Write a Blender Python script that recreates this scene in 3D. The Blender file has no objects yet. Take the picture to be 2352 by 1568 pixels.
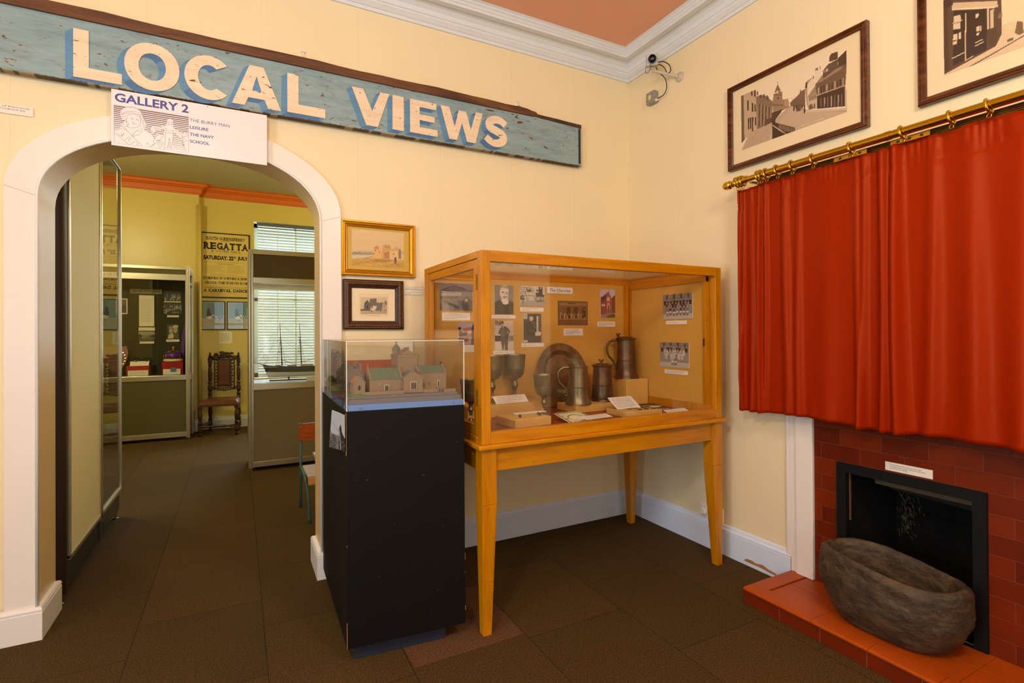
import bpy, math, random
import numpy as np
from mathutils import Vector, Matrix
from mathutils.geometry import tessellate_polygon

sc = bpy.context.scene
COL = sc.collection
random.seed(7)
RNG = np.random.RandomState(11)

# ---------------------------------------------------------------- camera
def make_camera():
    yaw, pitch, roll = 0.4847, 0.0048, 0.0055
    s, c = math.sin(yaw), math.cos(yaw)
    R = Vector((c, -s, 0)); F0 = Vector((s, c, 0)); Z0 = Vector((0, 0, 1))
    F = F0 * math.cos(pitch) + Z0 * math.sin(pitch)
    U = Z0 * math.cos(pitch) - F0 * math.sin(pitch)
    X = R * math.cos(roll) - U * math.sin(roll)
    Y = R * math.sin(roll) + U * math.cos(roll)
    Z = -F
    m = Matrix(((X.x, Y.x, Z.x, -2.7169), (X.y, Y.y, Z.y, -3.1761), (X.z, Y.z, Z.z, 1.40), (0, 0, 0, 1)))
    cd = bpy.data.cameras.new('camera'); co = bpy.data.objects.new('camera', cd)
    COL.objects.link(co); co.matrix_world = m
    cd.sensor_width = 36; cd.lens = 1194.993 / 2352 * 36
    cd.shift_y = -(784 - 758.164) / 2352
    cd.clip_start = 0.05; cd.clip_end = 200
    sc.camera = co
make_camera()

# ---------------------------------------------------------------- world, exposure, daylight
w = bpy.data.worlds.new('world'); sc.world = w; w.use_nodes = True
bg = w.node_tree.nodes['Background']; bg.inputs[0].default_value = (0.80, 0.93, 1.0, 1); bg.inputs[1].default_value = 0.9
sc.view_settings.view_transform = 'Standard'; sc.view_settings.look = 'None'
sc.view_settings.gamma = 1; sc.view_settings.use_curve_mapping = False
sc.view_settings.exposure = 0.12

def area(name, loc, target, sx, sy, power, color, spread=180):
    l = bpy.data.lights.new(name, 'AREA'); l.shape = 'RECTANGLE'; l.size = sx; l.size_y = sy
    l.energy = power; l.color = color; l.spread = math.radians(spread)
    o = bpy.data.objects.new(name, l); COL.objects.link(o); o.location = loc
    d = Vector(target) - Vector(loc); o.rotation_euler = d.to_track_quat('-Z', 'Y').to_euler()
    return o
def bulb(name, loc, r, power, color):
    l = bpy.data.lights.new(name, 'POINT'); l.shadow_soft_size = r; l.energy = power; l.color = color
    o = bpy.data.objects.new(name, l); COL.objects.link(o); o.location = loc; return o
# daylight through a window in the left wall and one in the wall behind the camera
area('window_daylight', (-5.38, -2.9, 1.55), (0, -2.9, 1.55), 1.2, 1.9, 74, (0.72, 0.86, 1.0))
area('window_daylight', (-2.9, -5.98, 1.75), (-2.9, 0, 1.75), 1.1, 2.0, 20, (0.80, 0.90, 1.0))
# daylight outside the far gallery window
area('window_daylight', (-1.9, 6.35, 2.3), (-1.9, 0, 1.6), 1.5, 2.6, 120, (0.82, 0.96, 1.0))

# ---------------------------------------------------------------- colour and materials
def lin(c):
    c = c / 255.0 if c > 1.0 or isinstance(c, int) else c
    return c / 12.92 if c <= 0.04045 else ((c + 0.055) / 1.055) ** 2.4
def rgb(r, g, b): return (lin(int(r)), lin(int(g)), lin(int(b)), 1.0)

class NT:
    def __init__(s, m):
        m.use_nodes = True; s.t = m.node_tree; s.n = s.t.nodes; s.l = s.t.links
        s.b = s.n['Principled BSDF']; s.out = s.n['Material Output']
    def new(s, typ, **kw):
        n = s.n.new(typ)
        for k, v in kw.items():
            if k.startswith('i_'):
                key = k[2:]; n.inputs[int(key) if key.isdigit() else key].default_value = v
            else: setattr(n, k, v)
        return n
    def link(s, a, b): s.l.new(a, b)
    def coords(s, scale=(1, 1, 1), kind='Object', rot=(0, 0, 0)):
        tc = s.new('ShaderNodeTexCoord'); mp = s.new('ShaderNodeMapping')
        mp.inputs['Scale'].default_value = scale; mp.inputs['Rotation'].default_value = rot
        s.link(tc.outputs[kind], mp.inputs['Vector']); return mp.outputs[0]
    def noise(s, vec, scale=5, detail=4, rough=0.5, dist=0):
        n = s.new('ShaderNodeTexNoise'); n.inputs['Scale'].default_value = scale
        n.inputs['Detail'].default_value = detail; n.inputs['Roughness'].default_value = rough
        n.inputs['Distortion'].default_value = dist
        s.link(vec, n.inputs['Vector']); return n.outputs['Fac']
    def ramp(s, fac, stops, interp='LINEAR'):
        r = s.new('ShaderNodeValToRGB'); r.color_ramp.interpolation = interp
        e = r.color_ramp.elements
        while len(e) < len(stops): e.new(0.5)
        for el, (p, c) in zip(e, stops): el.position = p; el.color = c
        s.link(fac, r.inputs['Fac']); return r.outputs['Color']
    def mix(s, fac, a, b, blend='MIX'):
        m = s.new('ShaderNodeMix'); m.data_type = 'RGBA'; m.blend_type = blend
        for sock, v in ((m.inputs['Factor'], fac), (m.inputs['A'], a), (m.inputs['B'], b)):
            pass
        def put(sock, v):
            if hasattr(v, 'is_output'): s.link(v, sock)
            else: sock.default_value = v
        put(m.inputs[0], fac); put(m.inputs[6], a); put(m.inputs[7], b)
        return m.outputs[2]
    def math(s, op, a, b=0.0, c=None):
        m = s.new('ShaderNodeMath'); m.operation = op
        for i, v in enumerate((a, b) if c is None else (a, b, c)):
            if hasattr(v, 'is_output'): s.link(v, m.inputs[i])
            else: m.inputs[i].default_value = v
        return m.outputs[0]
    def bump(s, h, strength=0.2, dist=0.01):
        b = s.new('ShaderNodeBump'); b.inputs['Strength'].default_value = strength
        b.inputs['Distance'].default_value = dist
        s.link(h, b.inputs['Height']); s.link(b.outputs[0], s.b.inputs['Normal'])

MATS = {}
def mat(name, col, rough=0.6, metal=0.0, var=0.0, vscale=6.0, stretch=(1, 1, 1), bump=0.0, bscale=None, spec=0.5, sheen=0.0):
    if name in MATS: return MATS[name]
    m = bpy.data.materials.new(name); t = NT(m)
    base = rgb(*col); t.b.inputs['Roughness'].default_value = rough; t.b.inputs['Metallic'].default_value = metal
    t.b.inputs['Specular IOR Level'].default_value = spec
    t.b.inputs['Base Color'].default_value = base
    if sheen: t.b.inputs['Sheen Weight'].default_value = sheen
    if var or bump:
        v = t.coords(stretch); n = t.noise(v, vscale, 5, 0.6)
        if var:
            a = tuple(x * (1 - var) for x in base[:3]) + (1,); b = tuple(min(1, x * (1 + var)) for x in base[:3]) + (1,)
            t.link(t.ramp(n, [(0.3, a), (0.7, b)]), t.b.inputs['Base Color'])
        if bump:
            n2 = t.noise(v, bscale or vscale * 4, 4, 0.6); t.bump(n2, bump, 0.004)
    MATS[name] = m; return m

def wood(name, cols, axis='x', scale=1.0, rough=0.4, worn=None, bump=0.15):
    """grain stretched along axis; cols = dark, mid, light"""
    m = bpy.data.materials.new(name); t = NT(m)
    st = {'x': (1.2, 14, 14), 'y': (14, 1.2, 14), 'z': (14, 14, 1.2)}[axis]
    v = t.coords(tuple(k * scale for k in st)); n = t.noise(v, 2.2, 6, 0.65, 0.6)
    c = t.ramp(n, [(0.28, rgb(*cols[0])), (0.5, rgb(*cols[1])), (0.75, rgb(*cols[2]))])
    v2 = t.coords((1, 1, 1)); n2 = t.noise(v2, 3.0, 3)
    c = t.mix(t.math('MULTIPLY', n2, 0.35), c, rgb(*cols[0]))
    sp = t.noise(t.coords((60, 60, 60)), 1.2, 2)
    spots = t.ramp(sp, [(0.22, (1, 1, 1, 1)), (0.27, (0, 0, 0, 1))])
    c = t.mix(t.math('MULTIPLY', spots, 0.8), c, rgb(70, 35, 12))
    t.link(c, t.b.inputs['Base Color']); t.b.inputs['Roughness'].default_value = rough
    if bump: t.bump(n, bump, 0.002)
    MATS[name] = m; return m

def glass_mat(name, tint=(1, 1, 1), refl=1.0):
    m = bpy.data.materials.new(name); t = NT(m); t.n.remove(t.b)
    tr = t.new('ShaderNodeBsdfTransparent'); tr.inputs[0].default_value = tint + (1,)
    gl = t.new('ShaderNodeBsdfGlossy'); gl.inputs['Roughness'].default_value = 0.0
    lw = t.new('ShaderNodeLayerWeight'); lw.inputs['Blend'].default_value = 0.5     # facing = 1 - |cos|, same on both sides of the thin pane
    f = t.math('MULTIPLY', t.math('ADD', t.math('MULTIPLY', t.math('POWER', lw.outputs['Facing'], 5.0), 0.96), 0.04), refl)
    ms = t.new('ShaderNodeMixShader'); t.link(f, ms.inputs[0]); t.link(tr.outputs[0], ms.inputs[1]); t.link(gl.outputs[0], ms.inputs[2])
    t.link(ms.outputs[0], t.out.inputs[0]); MATS[name] = m; return m

def emis(name, col, strength):
    m = bpy.data.materials.new(name); t = NT(m)
    t.b.inputs['Base Color'].default_value = (1, 1, 1, 1)
    t.b.inputs['Emission Color'].default_value = col + (1,); t.b.inputs['Emission Strength'].default_value = strength
    MATS[name] = m; return m

# print: the colours of a flat printed picture held in a mesh attribute
def print_mat():
    m = bpy.data.materials.new('printed_paper'); t = NT(m)
    a = t.new('ShaderNodeAttribute'); a.attribute_name = 'ink'
    t.link(a.outputs['Color'], t.b.inputs['Base Color']); t.b.inputs['Roughness'].default_value = 0.45
    MATS['print'] = m; return m
print_mat()

# walls: plaster with faint vertical paper seams
def wall_mat(name, col, rough=0.55, seam_axis='x', bump=0.15, seam=0.52):
    m = bpy.data.materials.new(name); t = NT(m)
    base = rgb(*col)
    v = t.coords((1, 1, 1)); n = t.noise(v, 1.6, 5)
    c = t.ramp(n, [(0.3, tuple(x * .965 for x in base[:3]) + (1,)), (0.7, base)])
    sx = t.new('ShaderNodeSeparateXYZ'); t.link(v, sx.inputs[0])
    q = t.math('FRACT', t.math('DIVIDE', sx.outputs[0 if seam_axis == 'x' else 1], seam))
    line = t.math('LESS_THAN', q, 0.005)
    c = t.mix(t.math('MULTIPLY', line, 0.10), c, rgb(140, 105, 70))
    # small chips and scuffs of the paint
    sp = t.noise(t.coords((9, 9, 9)), 3, 3); k = t.ramp(sp, [(0.19, (1, 1, 1, 1)), (0.2, (0, 0, 0, 1))])
    c = t.mix(t.math('MULTIPLY', k, 0.5), c, rgb(190, 140, 95))
    t.link(c, t.b.inputs['Base Color']); t.b.inputs['Roughness'].default_value = rough
    n2 = t.noise(t.coords((60, 60, 12)), 2, 4); t.bump(n2, bump, 0.002)
    MATS[name] = m; return m

wall_mat('wall_cream', (246, 228, 186), seam_axis='x')
wall_mat('wall_cream_side', (244, 225, 184), seam_axis='y')
wall_mat('wall_yellow', (212, 188, 92), seam_axis='x', rough=0.35)
mat('terracotta_ceiling', (238, 174, 142), 0.7, var=0.03, vscale=2)
mat('white_gloss', (240, 236, 232), 0.3, var=0.02, vscale=3, bump=0.08, bscale=30)
mat('white_casing', (242, 234, 224), 0.32, var=0.02, vscale=3, bump=0.06, bscale=25)
mat('cornice_white', (226, 228, 232), 0.5, var=0.02, vscale=4)
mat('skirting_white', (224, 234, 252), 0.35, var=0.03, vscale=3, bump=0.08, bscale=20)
mat('orange_cornice', (206, 100, 4), 0.5, var=0.05, vscale=3)
mat('ceiling_olive', (176, 165, 120), 0.7)

def carpet():
    m = bpy.data.materials.new('carpet'); t = NT(m)
    tc = t.new('ShaderNodeTexCoord'); mp = t.new('ShaderNodeMapping')
    # rows of tiles run along y: swap axes, first seam at x=-3.145
    mp.inputs['Rotation'].default_value = (0, 0, math.radians(90)); mp.inputs['Location'].default_value = (0.27, 3.145 + 0.535 * 4, 0)
    t.link(tc.outputs['Object'], mp.inputs['Vector'])
    br = t.new('ShaderNodeTexBrick'); t.link(mp.outputs[0], br.inputs['Vector'])
    br.inputs['Color1'].default_value = (0.0, 0, 0, 1); br.inputs['Color2'].default_value = (1, 1, 1, 1)
    br.inputs['Mortar'].default_value = (0.5, 0.5, 0.5, 1); br.inputs['Scale'].default_value = 1
    br.inputs['Mortar Size'].default_value = 0.0022; br.inputs['Mortar Smooth'].default_value = 0.4
    br.inputs['Brick Width'].default_value = 0.68; br.inputs['Row Height'].default_value = 0.535
    br.offset = 0.42; br.offset_frequency = 2
    tile = t.ramp(br.outputs['Color'], [(0.0, rgb(80, 60, 24)), (1.0, rgb(90, 66, 28))])
    v = t.coords((1, 1, 1)); big = t.noise(v, 0.9, 4, 0.6)
    c = t.mix(t.math('MULTIPLY', big, 0.55), tile, rgb(54, 44, 22))
    fine = t.noise(v, 160, 3, 0.7); c2 = t.ramp(fine, [(0.38, (0.45, 0.45, 0.42, 1)), (0.66, (1.6, 1.55, 1.4, 1))])
    c = t.mix(1.0, c, c2, 'MULTIPLY')
    # one paler, pinker replacement tile beside the table leg
    s = t.new('ShaderNodeSeparateXYZ'); t.link(tc.outputs['Object'], s.inputs[0])
    X, Y = s.outputs[0], s.outputs[1]
    inside = t.math('MULTIPLY', t.math('MULTIPLY', t.math('GREATER_THAN', X, -2.066), t.math('LESS_THAN', X, -1.541)),
                    t.math('MULTIPLY', t.math('GREATER_THAN', Y, -1.05), t.math('LESS_THAN', Y, -0.52)))
    c = t.mix(t.math('MULTIPLY', inside, 0.6), c, t.mix(1.0, rgb(112, 76, 54), c2, 'MULTIPLY'))
    c = t.mix(t.math('MULTIPLY', br.outputs['Fac'], 0.75), c, rgb(26, 20, 12))
    t.link(c, t.b.inputs['Base Color']); t.b.inputs['Roughness'].default_value = 0.95
    t.b.inputs['Specular IOR Level'].default_value = 0.2
    h = t.math('SUBTRACT', fine, t.math('MULTIPLY', br.outputs['Fac'], 1.0)); t.bump(h, 0.6, 0.004)
    MATS['carpet'] = m
carpet()

# ---------------------------------------------------------------- mesh builder
ORG = {}
def origin(o): return ORG.get(o.name, Vector((0, 0, 0))) if o is not None else Vector((0, 0, 0))

class MB:
    def __init__(s, M=None): s.v = []; s.f = []; s.m = []; s.M = M
    def add(s, vs, fs, mi=0, M=None):
        o = len(s.v)
        for p in vs:
            p = Vector(p)
            if M is not None: p = M @ p
            if s.M is not None: p = s.M @ p
            s.v.append(p)
        for f in fs: s.f.append(tuple(i + o for i in f)); s.m.append(mi)
        return s
    def box(s, x0, x1, y0, y1, z0, z1, mi=0, M=None):
        v = [(x0, y0, z0), (x1, y0, z0), (x1, y1, z0), (x0, y1, z0), (x0, y0, z1), (x1, y0, z1), (x1, y1, z1), (x0, y1, z1)]
        f = [(0, 3, 2, 1), (4, 5, 6, 7), (0, 1, 5, 4), (1, 2, 6, 5), (2, 3, 7, 6), (3, 0, 4, 7)]
        return s.add(v, f, mi, M)
    def frustum(s, b, t, z0, z1, mi=0, M=None):
        v = [(x, y, z0) for x, y in b] + [(x, y, z1) for x, y in t]; n = len(b)
        f = [tuple(reversed(range(n))), tuple(range(n, 2 * n))] + [(i, (i + 1) % n, n + (i + 1) % n, n + i) for i in range(n)]
        return s.add(v, f, mi, M)
    def prism(s, outer, d0, d1, plane='xz', holes=(), mi=0, M=None):
        """2D outline extruded from d0 to d1 along the missing axis"""
        def P(p, d):
            return {'xz': (p[0], d, p[1]), 'yz': (d, p[0], p[1]), 'xy': (p[0], p[1], d)}[plane]
        loops = [list(outer)] + [list(h) for h in holes]
        tris = tessellate_polygon([[Vector((p[0], p[1], 0)) for p in l] for l in loops])
        pts = [p for l in loops for p in l]; n = len(pts)
        v = [P(p, d0) for p in pts] + [P(p, d1) for p in pts]
        f = [tuple(t) for t in tris] + [tuple(n + i for i in reversed(t)) for t in tris]
        k = 0
        for l in loops:
            m = len(l)
            for i in range(m):
                a, b = k + i, k + (i + 1) % m; f.append((a, b, n + b, n + a))
            k += m
        return s.add(v, f, mi, M)
    def flat(s, outer, d, plane='xz', holes=(), mi=0, M=None):
        def P(p): return {'xz': (p[0], d, p[1]), 'yz': (d, p[0], p[1]), 'xy': (p[0], p[1], d)}[plane]
        loops = [list(outer)] + [list(h) for h in holes]
        tris = tessellate_polygon([[Vector((p[0], p[1], 0)) for p in l] for l in loops])
        return s.add([P(p) for l in loops for p in l], [tuple(t) for t in tris], mi, M)
    def quad(s, a, b, c, d, mi=0): return s.add([a, b, c, d], [(0, 1, 2, 3)], mi)
    def lathe(s, prof, c=(0, 0, 0), seg=24, mi=0, M=None, cap=True):
        v = []; f = []; n = len(prof)
        for i in range(seg):
            a = 2 * math.pi * i / seg
            for r, z in prof: v.append((c[0] + r * math.cos(a), c[1] + r * math.sin(a), c[2] + z))
        for i in range(seg):
            j = (i + 1) % seg
            for k in range(n - 1): f.append((i * n + k, j * n + k, j * n + k + 1, i * n + k + 1))
        if cap:
            if prof[0][0] > 1e-6: f.append(tuple(i * n for i in reversed(range(seg))))
            if prof[-1][0] > 1e-6: f.append(tuple(i * n + n - 1 for i in range(seg)))
        return s.add(v, f, mi, M)
    def tube(s, pts, r, seg=8, mi=0, closed=False, flatten=None):
        pts = [Vector(p) for p in pts]; n = len(pts); rr = r if isinstance(r, (list, tuple)) else [r] * n
        v = []; f = []; up = None
        for i, p in enumerate(pts):
            a = pts[(i - 1) % n] if (closed or i > 0) else p; b = pts[(i + 1) % n] if (closed or i < n - 1) else p
            t = (b - a).normalized()
            if up is None:
                up = Vector((0, 0, 1)) if abs(t.z) < 0.9 else Vector((1, 0, 0))
            x = t.cross(up).normalized(); y = x.cross(t).normalized(); up = y
            for k in range(seg):
                an = 2 * math.pi * k / seg
                v.append(p + (x * math.cos(an) + y * math.sin(an) * (flatten or 1)) * rr[i])
        m = n if closed else n - 1
        for i in range(m):
            j = (i + 1) % n
            for k in range(seg): f.append((i * seg + k, i * seg + (k + 1) % seg, j * seg + (k + 1) % seg, j * seg + k))
        if not closed:
            f.append(tuple(reversed(range(seg)))); f.append(tuple((n - 1) * seg + k for k in range(seg)))
        return s.add(v, f, mi)
    def sphere(s, c, r, seg=16, rings=10, mi=0, sc3=(1, 1, 1)):
        v = [(c[0], c[1], c[2] - r * sc3[2])]
        for j in range(1, rings):
            t = math.pi * j / rings
            for i in range(seg):
                a = 2 * math.pi * i / seg
                v.append((c[0] + r * sc3[0] * math.sin(t) * math.cos(a), c[1] + r * sc3[1] * math.sin(t) * math.sin(a), c[2] - r * sc3[2] * math.cos(t)))
        v.append((c[0], c[1], c[2] + r * sc3[2])); L = len(v) - 1; f = []
        for i in range(seg): f.append((0, 1 + (i + 1) % seg, 1 + i))
        for j in range(rings - 2):
            for i in range(seg):
                a = 1 + j * seg + i; b = 1 + j * seg + (i + 1) % seg; f.append((a, b, b + seg, a + seg))
        o = 1 + (rings - 2) * seg
        for i in range(seg): f.append((o + i, o + (i + 1) % seg, L))
        return s.add(v, f, mi)
    def split(s, name, mats, parent, **kw):
        """one object for every separate piece"""
        par = list(range(len(s.v)))
        def fd(i):
            while par[i] != i: par[i] = par[par[i]]; i = par[i]
            return i
        for f in s.f:
            for i in f[1:]: par[fd(i)] = fd(f[0])
        groups = {}
        for f, mi in zip(s.f, s.m): groups.setdefault(fd(f[0]), []).append((f, mi))
        for fs in groups.values():
            ids = sorted({i for f, _ in fs for i in f}); mp = {i: k for k, i in enumerate(ids)}
            q = MB(); q.v = [s.v[i] for i in ids]; q.f = [tuple(mp[i] for i in f) for f, _ in fs]; q.m = [mi for _, mi in fs]; q.build(name, mats, parent, **kw)
    def build(s, name, mats, parent=None, smooth=False, bevel=0.0, seg=2, loc=None, angle=35):
        if not isinstance(mats, (list, tuple)): mats = [mats]
        o0 = origin(parent)
        if parent is None:
            if loc is None:
                xs = [p.x for p in s.v]; ys = [p.y for p in s.v]; zs = [p.z for p in s.v]
                loc = ((min(xs) + max(xs)) / 2, (min(ys) + max(ys)) / 2, min(zs))
            o0 = Vector(loc)
        me = bpy.data.meshes.new(name); me.from_pydata([tuple(p - o0) for p in s.v], [], s.f)
        for mm in mats: me.materials.append(MATS[mm] if isinstance(mm, str) else mm)
        me.polygons.foreach_set('material_index', s.m)
        me.update(); me.validate()
        ob = bpy.data.objects.new(name, me); COL.objects.link(ob)
        if parent is None: ob.location = o0
        else: ob.parent = parent
        ORG[ob.name] = o0
        if smooth:
            me.polygons.foreach_set('use_smooth', [True] * len(me.polygons))
            if smooth != 'all':
                try: me.set_sharp_from_angle(angle=math.radians(angle))
                except Exception: pass
        if bevel:
            md = ob.modifiers.new('bevel', 'BEVEL'); md.width = bevel; md.segments = seg; md.limit_method = 'ANGLE'
            md.angle_limit = math.radians(40)
        return ob

def fixn(ob):
    import bmesh
    bm = bmesh.new(); bm.from_mesh(ob.data); bmesh.ops.recalc_face_normals(bm, faces=bm.faces); bm.to_mesh(ob.data); bm.free(); return ob

def thing(name, label, cat, loc, group=None):
    o = bpy.data.objects.new(name, None); COL.objects.link(o); o.location = loc; o.empty_display_size = 0.05
    ORG[o.name] = Vector(loc); o['label'] = label; o['category'] = cat
    if group: o['group'] = group
    return o
def tag(o, label, cat, group=None, kind=None):
    o['label'] = label; o['category'] = cat
    if group: o['group'] = group
    if kind: o['kind'] = kind
    return o
def struct(o): o['kind'] = 'structure'; return o
def lab(o, text): o['label'] = text; return o

# ---------------------------------------------------------------- lettering
_TXT = {}
def glyphs(text, bold=0.0, spacing=1.0):
    """filled 2D outline of text as (verts, faces), scaled so that cap height = 1"""
    if any(ch in text for ch in 'MW'): bold = 0.0
    key = (text, bold, spacing)
    if key in _TXT: return _TXT[key]
    cu = bpy.data.curves.new('t', 'FONT'); cu.body = text; cu.size = 1.0; cu.offset = bold; cu.space_character = spacing; cu.resolution_u = 4
    ob = bpy.data.objects.new('t', cu); COL.objects.link(ob)
    dg = bpy.context.evaluated_depsgraph_get(); dg.update()
    me = bpy.data.meshes.new_from_object(ob.evaluated_get(dg))
    v = [(p.co.x, p.co.y) for p in me.vertices]; f = [tuple(p.vertices) for p in me.polygons]
    bpy.data.objects.remove(ob); bpy.data.curves.remove(cu); bpy.data.meshes.remove(me)
    _TXT[key] = (v, f); return v, f
def put_text(mb, text, o, xd, yd, width=None, height=None, bold=0.0, spacing=1.0, mi=0, align='l'):
    """o = lower left corner; xd, yd unit vectors of the surface; fits text to width and height"""
    v, f = glyphs(text, bold, spacing)
    if not v: return 0
    x0 = min(p[0] for p in v); x1 = max(p[0] for p in v); y0 = min(p[1] for p in v); y1 = max(p[1] for p in v)
    if height is None: height = width / (x1 - x0) * (y1 - y0)
    sy = height / (y1 - y0); sx = sy if width is None else width / (x1 - x0)
    W = (x1 - x0) * sx; o = Vector(o); xd = Vector(xd); yd = Vector(yd)
    if align == 'c': o = o - xd * W / 2
    mb.add([o + xd * ((p[0] - x0) * sx) + yd * ((p[1] - y0) * sy) for p in v], f, mi)
    return W
def scribble(mb, o, xd, yd, wd, ht, lines, mi=0, ragged=0.25, thick=0.35, seed=1, gap=0.16):
    """rows of tiny word-length dashes: print too small to read"""
    r = random.Random(seed); o = Vector(o); xd = Vector(xd); yd = Vector(yd); step = ht / lines
    for i in range(lines):
        y = ht - (i + 0.5) * step; x = 0; end = wd * (1 - r.random() * ragged) if i < lines - 1 else wd * (0.35 + 0.5 * r.random())
        while x < end:
            L = min(min(step, .011) * r.uniform(0.8, 3.2), end - x); t = min(step * thick, .0019) * r.uniform(0.7, 1.0)
            p = o + xd * x + yd * (y - t / 2)
            mb.quad(p, p + xd * L, p + xd * L + yd * t, p + yd * t, mi); x += L + min(step, .011) * gap * 2

def ribbon(pts, w):
    """outline of a stroked polyline; w number or list"""
    pts = [Vector((p[0], p[1], 0)) for p in pts]; n = len(pts); ws = w if isinstance(w, (list, tuple)) else [w] * n
    L = []; R = []
    for i in range(n):
        a = pts[max(0, i - 1)]; b = pts[min(n - 1, i + 1)]; t = (b - a).normalized(); nn = Vector((-t.y, t.x, 0))
        L.append(pts[i] + nn * ws[i] / 2); R.append(pts[i] - nn * ws[i] / 2)
    return L, R
def stroke(mb, pts, w, to3, mi=0):
    L, R = ribbon(pts, w)
    for i in range(len(L) - 1):
        mb.add([to3(p.x, p.y) for p in (L[i], R[i], R[i + 1], L[i + 1])], [(0, 1, 2, 3)], mi)
def smooth_pts(pts, k=4):
    out = []; n = len(pts)
    for i in range(n - 1):
        p0 = pts[max(0, i - 1)]; p1 = pts[i]; p2 = pts[i + 1]; p3 = pts[min(n - 1, i + 2)]
        for j in range(k):
            t = j / k
            out.append(tuple(0.5 * ((2 * p1[d]) + (-p0[d] + p2[d]) * t + (2 * p0[d] - 5 * p1[d] + 4 * p2[d] - p3[d]) * t * t + (-p0[d] + 3 * p1[d] - 3 * p2[d] + p3[d]) * t ** 3) for d in range(len(p1))))
    out.append(tuple(pts[-1])); return out

# ---------------------------------------------------------------- painted pictures (a small raster painter)
def homog(src, dst):
    A = []; b = []
    for (x, y), (u, v) in zip(src, dst):
        A.append([x, y, 1, 0, 0, 0, -u * x, -u * y]); b.append(u)
        A.append([0, 0, 0, x, y, 1, -v * x, -v * y]); b.append(v)
    h = np.linalg.solve(np.array(A, float), np.array(b, float)); return np.append(h, 1).reshape(3, 3)
class Cv:
    """canvas w x h of rgb 0..255; corners = quad of sketch coordinates (tl, tr, br, bl) mapped onto it"""
    def __init__(s, w, h, col=(128, 128, 128), corners=None, seed=3):
        s.w, s.h = w, h; s.a = np.ones((h, w, 3)) * np.array(col if hasattr(col, '__len__') else (col,) * 3, float)
        s.X, s.Y = np.meshgrid(np.arange(w) + .5, np.arange(h) + .5)
        s.H = homog(corners, [(0, 0), (w, 0), (w, h), (0, h)]) if corners else None
        if corners is None: s.H = np.diag([w, h, 1.0])
        s.r = np.random.RandomState(seed)
    def p(s, q):
        v = s.H @ np.array([q[0], q[1], 1.0]); return v[0] / v[2], v[1] / v[2]
    def mask(s, pts, raw=False):
        q = [p if raw else s.p(p) for p in pts]; m = np.zeros((s.h, s.w), bool); n = len(q)
        for i in range(n):
            x0, y0 = q[i]; x1, y1 = q[(i + 1) % n]
            if y0 == y1: continue
            c = ((s.Y < y0) != (s.Y < y1)) & (s.X < (x1 - x0) * (s.Y - y0) / (y1 - y0) + x0); m ^= c
        return m
    def put(s, m, c, al=1.0):
        c = np.array(c if hasattr(c, '__len__') else (c,) * 3, float); s.a[m] = s.a[m] * (1 - al) + c * al
    def poly(s, pts, c, al=1.0): s.put(s.mask(pts), c, al)
    def rect(s, x0, y0, x1, y1, c, al=1.0): s.poly([(x0, y0), (x1, y0), (x1, y1), (x0, y1)], c, al)
    def ell(s, x, y, rx, ry, c, al=1.0, n=20):
        s.poly([(x + rx * math.cos(2 * math.pi * i / n), y + ry * math.sin(2 * math.pi * i / n)) for i in range(n)], c, al)
    def line(s, pts, wd, c, al=1.0):
        for a, b in zip(pts[:-1], pts[1:]):
            x0, y0 = s.p(a); x1, y1 = s.p(b); dx, dy = x1 - x0, y1 - y0; L2 = dx * dx + dy * dy + 1e-9
            t = np.clip(((s.X - x0) * dx + (s.Y - y0) * dy) / L2, 0, 1)
            d = np.hypot(s.X - x0 - t * dx, s.Y - y0 - t * dy); s.put(d < wd / 2, c, al)
    def noise(s, amp, scale=1, m=None):
        h2, w2 = s.h // scale + 2, s.w // scale + 2; n = s.r.randn(h2, w2)
        n = np.kron(n, np.ones((scale, scale)))[:s.h, :s.w] if scale > 1 else n[:s.h, :s.w]
        n = n[..., None] * amp
        if m is None: s.a += n
        else: s.a[m] += (n * np.ones(3))[m]
    def blur(s, k=1):
        for _ in range(k):
            a = np.pad(s.a, ((1, 1), (1, 1), (0, 0)), 'edge')
            s.a = (a[:-2, 1:-1] + a[2:, 1:-1] + a[1:-1, :-2] + a[1:-1, 2:] + 2 * a[1:-1, 1:-1]) / 6
    def tone(s, dark, light):
        g = np.clip(s.a.mean(axis=2, keepdims=True) / 255.0, 0, 1); s.a = np.array(dark, float) * (1 - g) + np.array(light, float) * g
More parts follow.
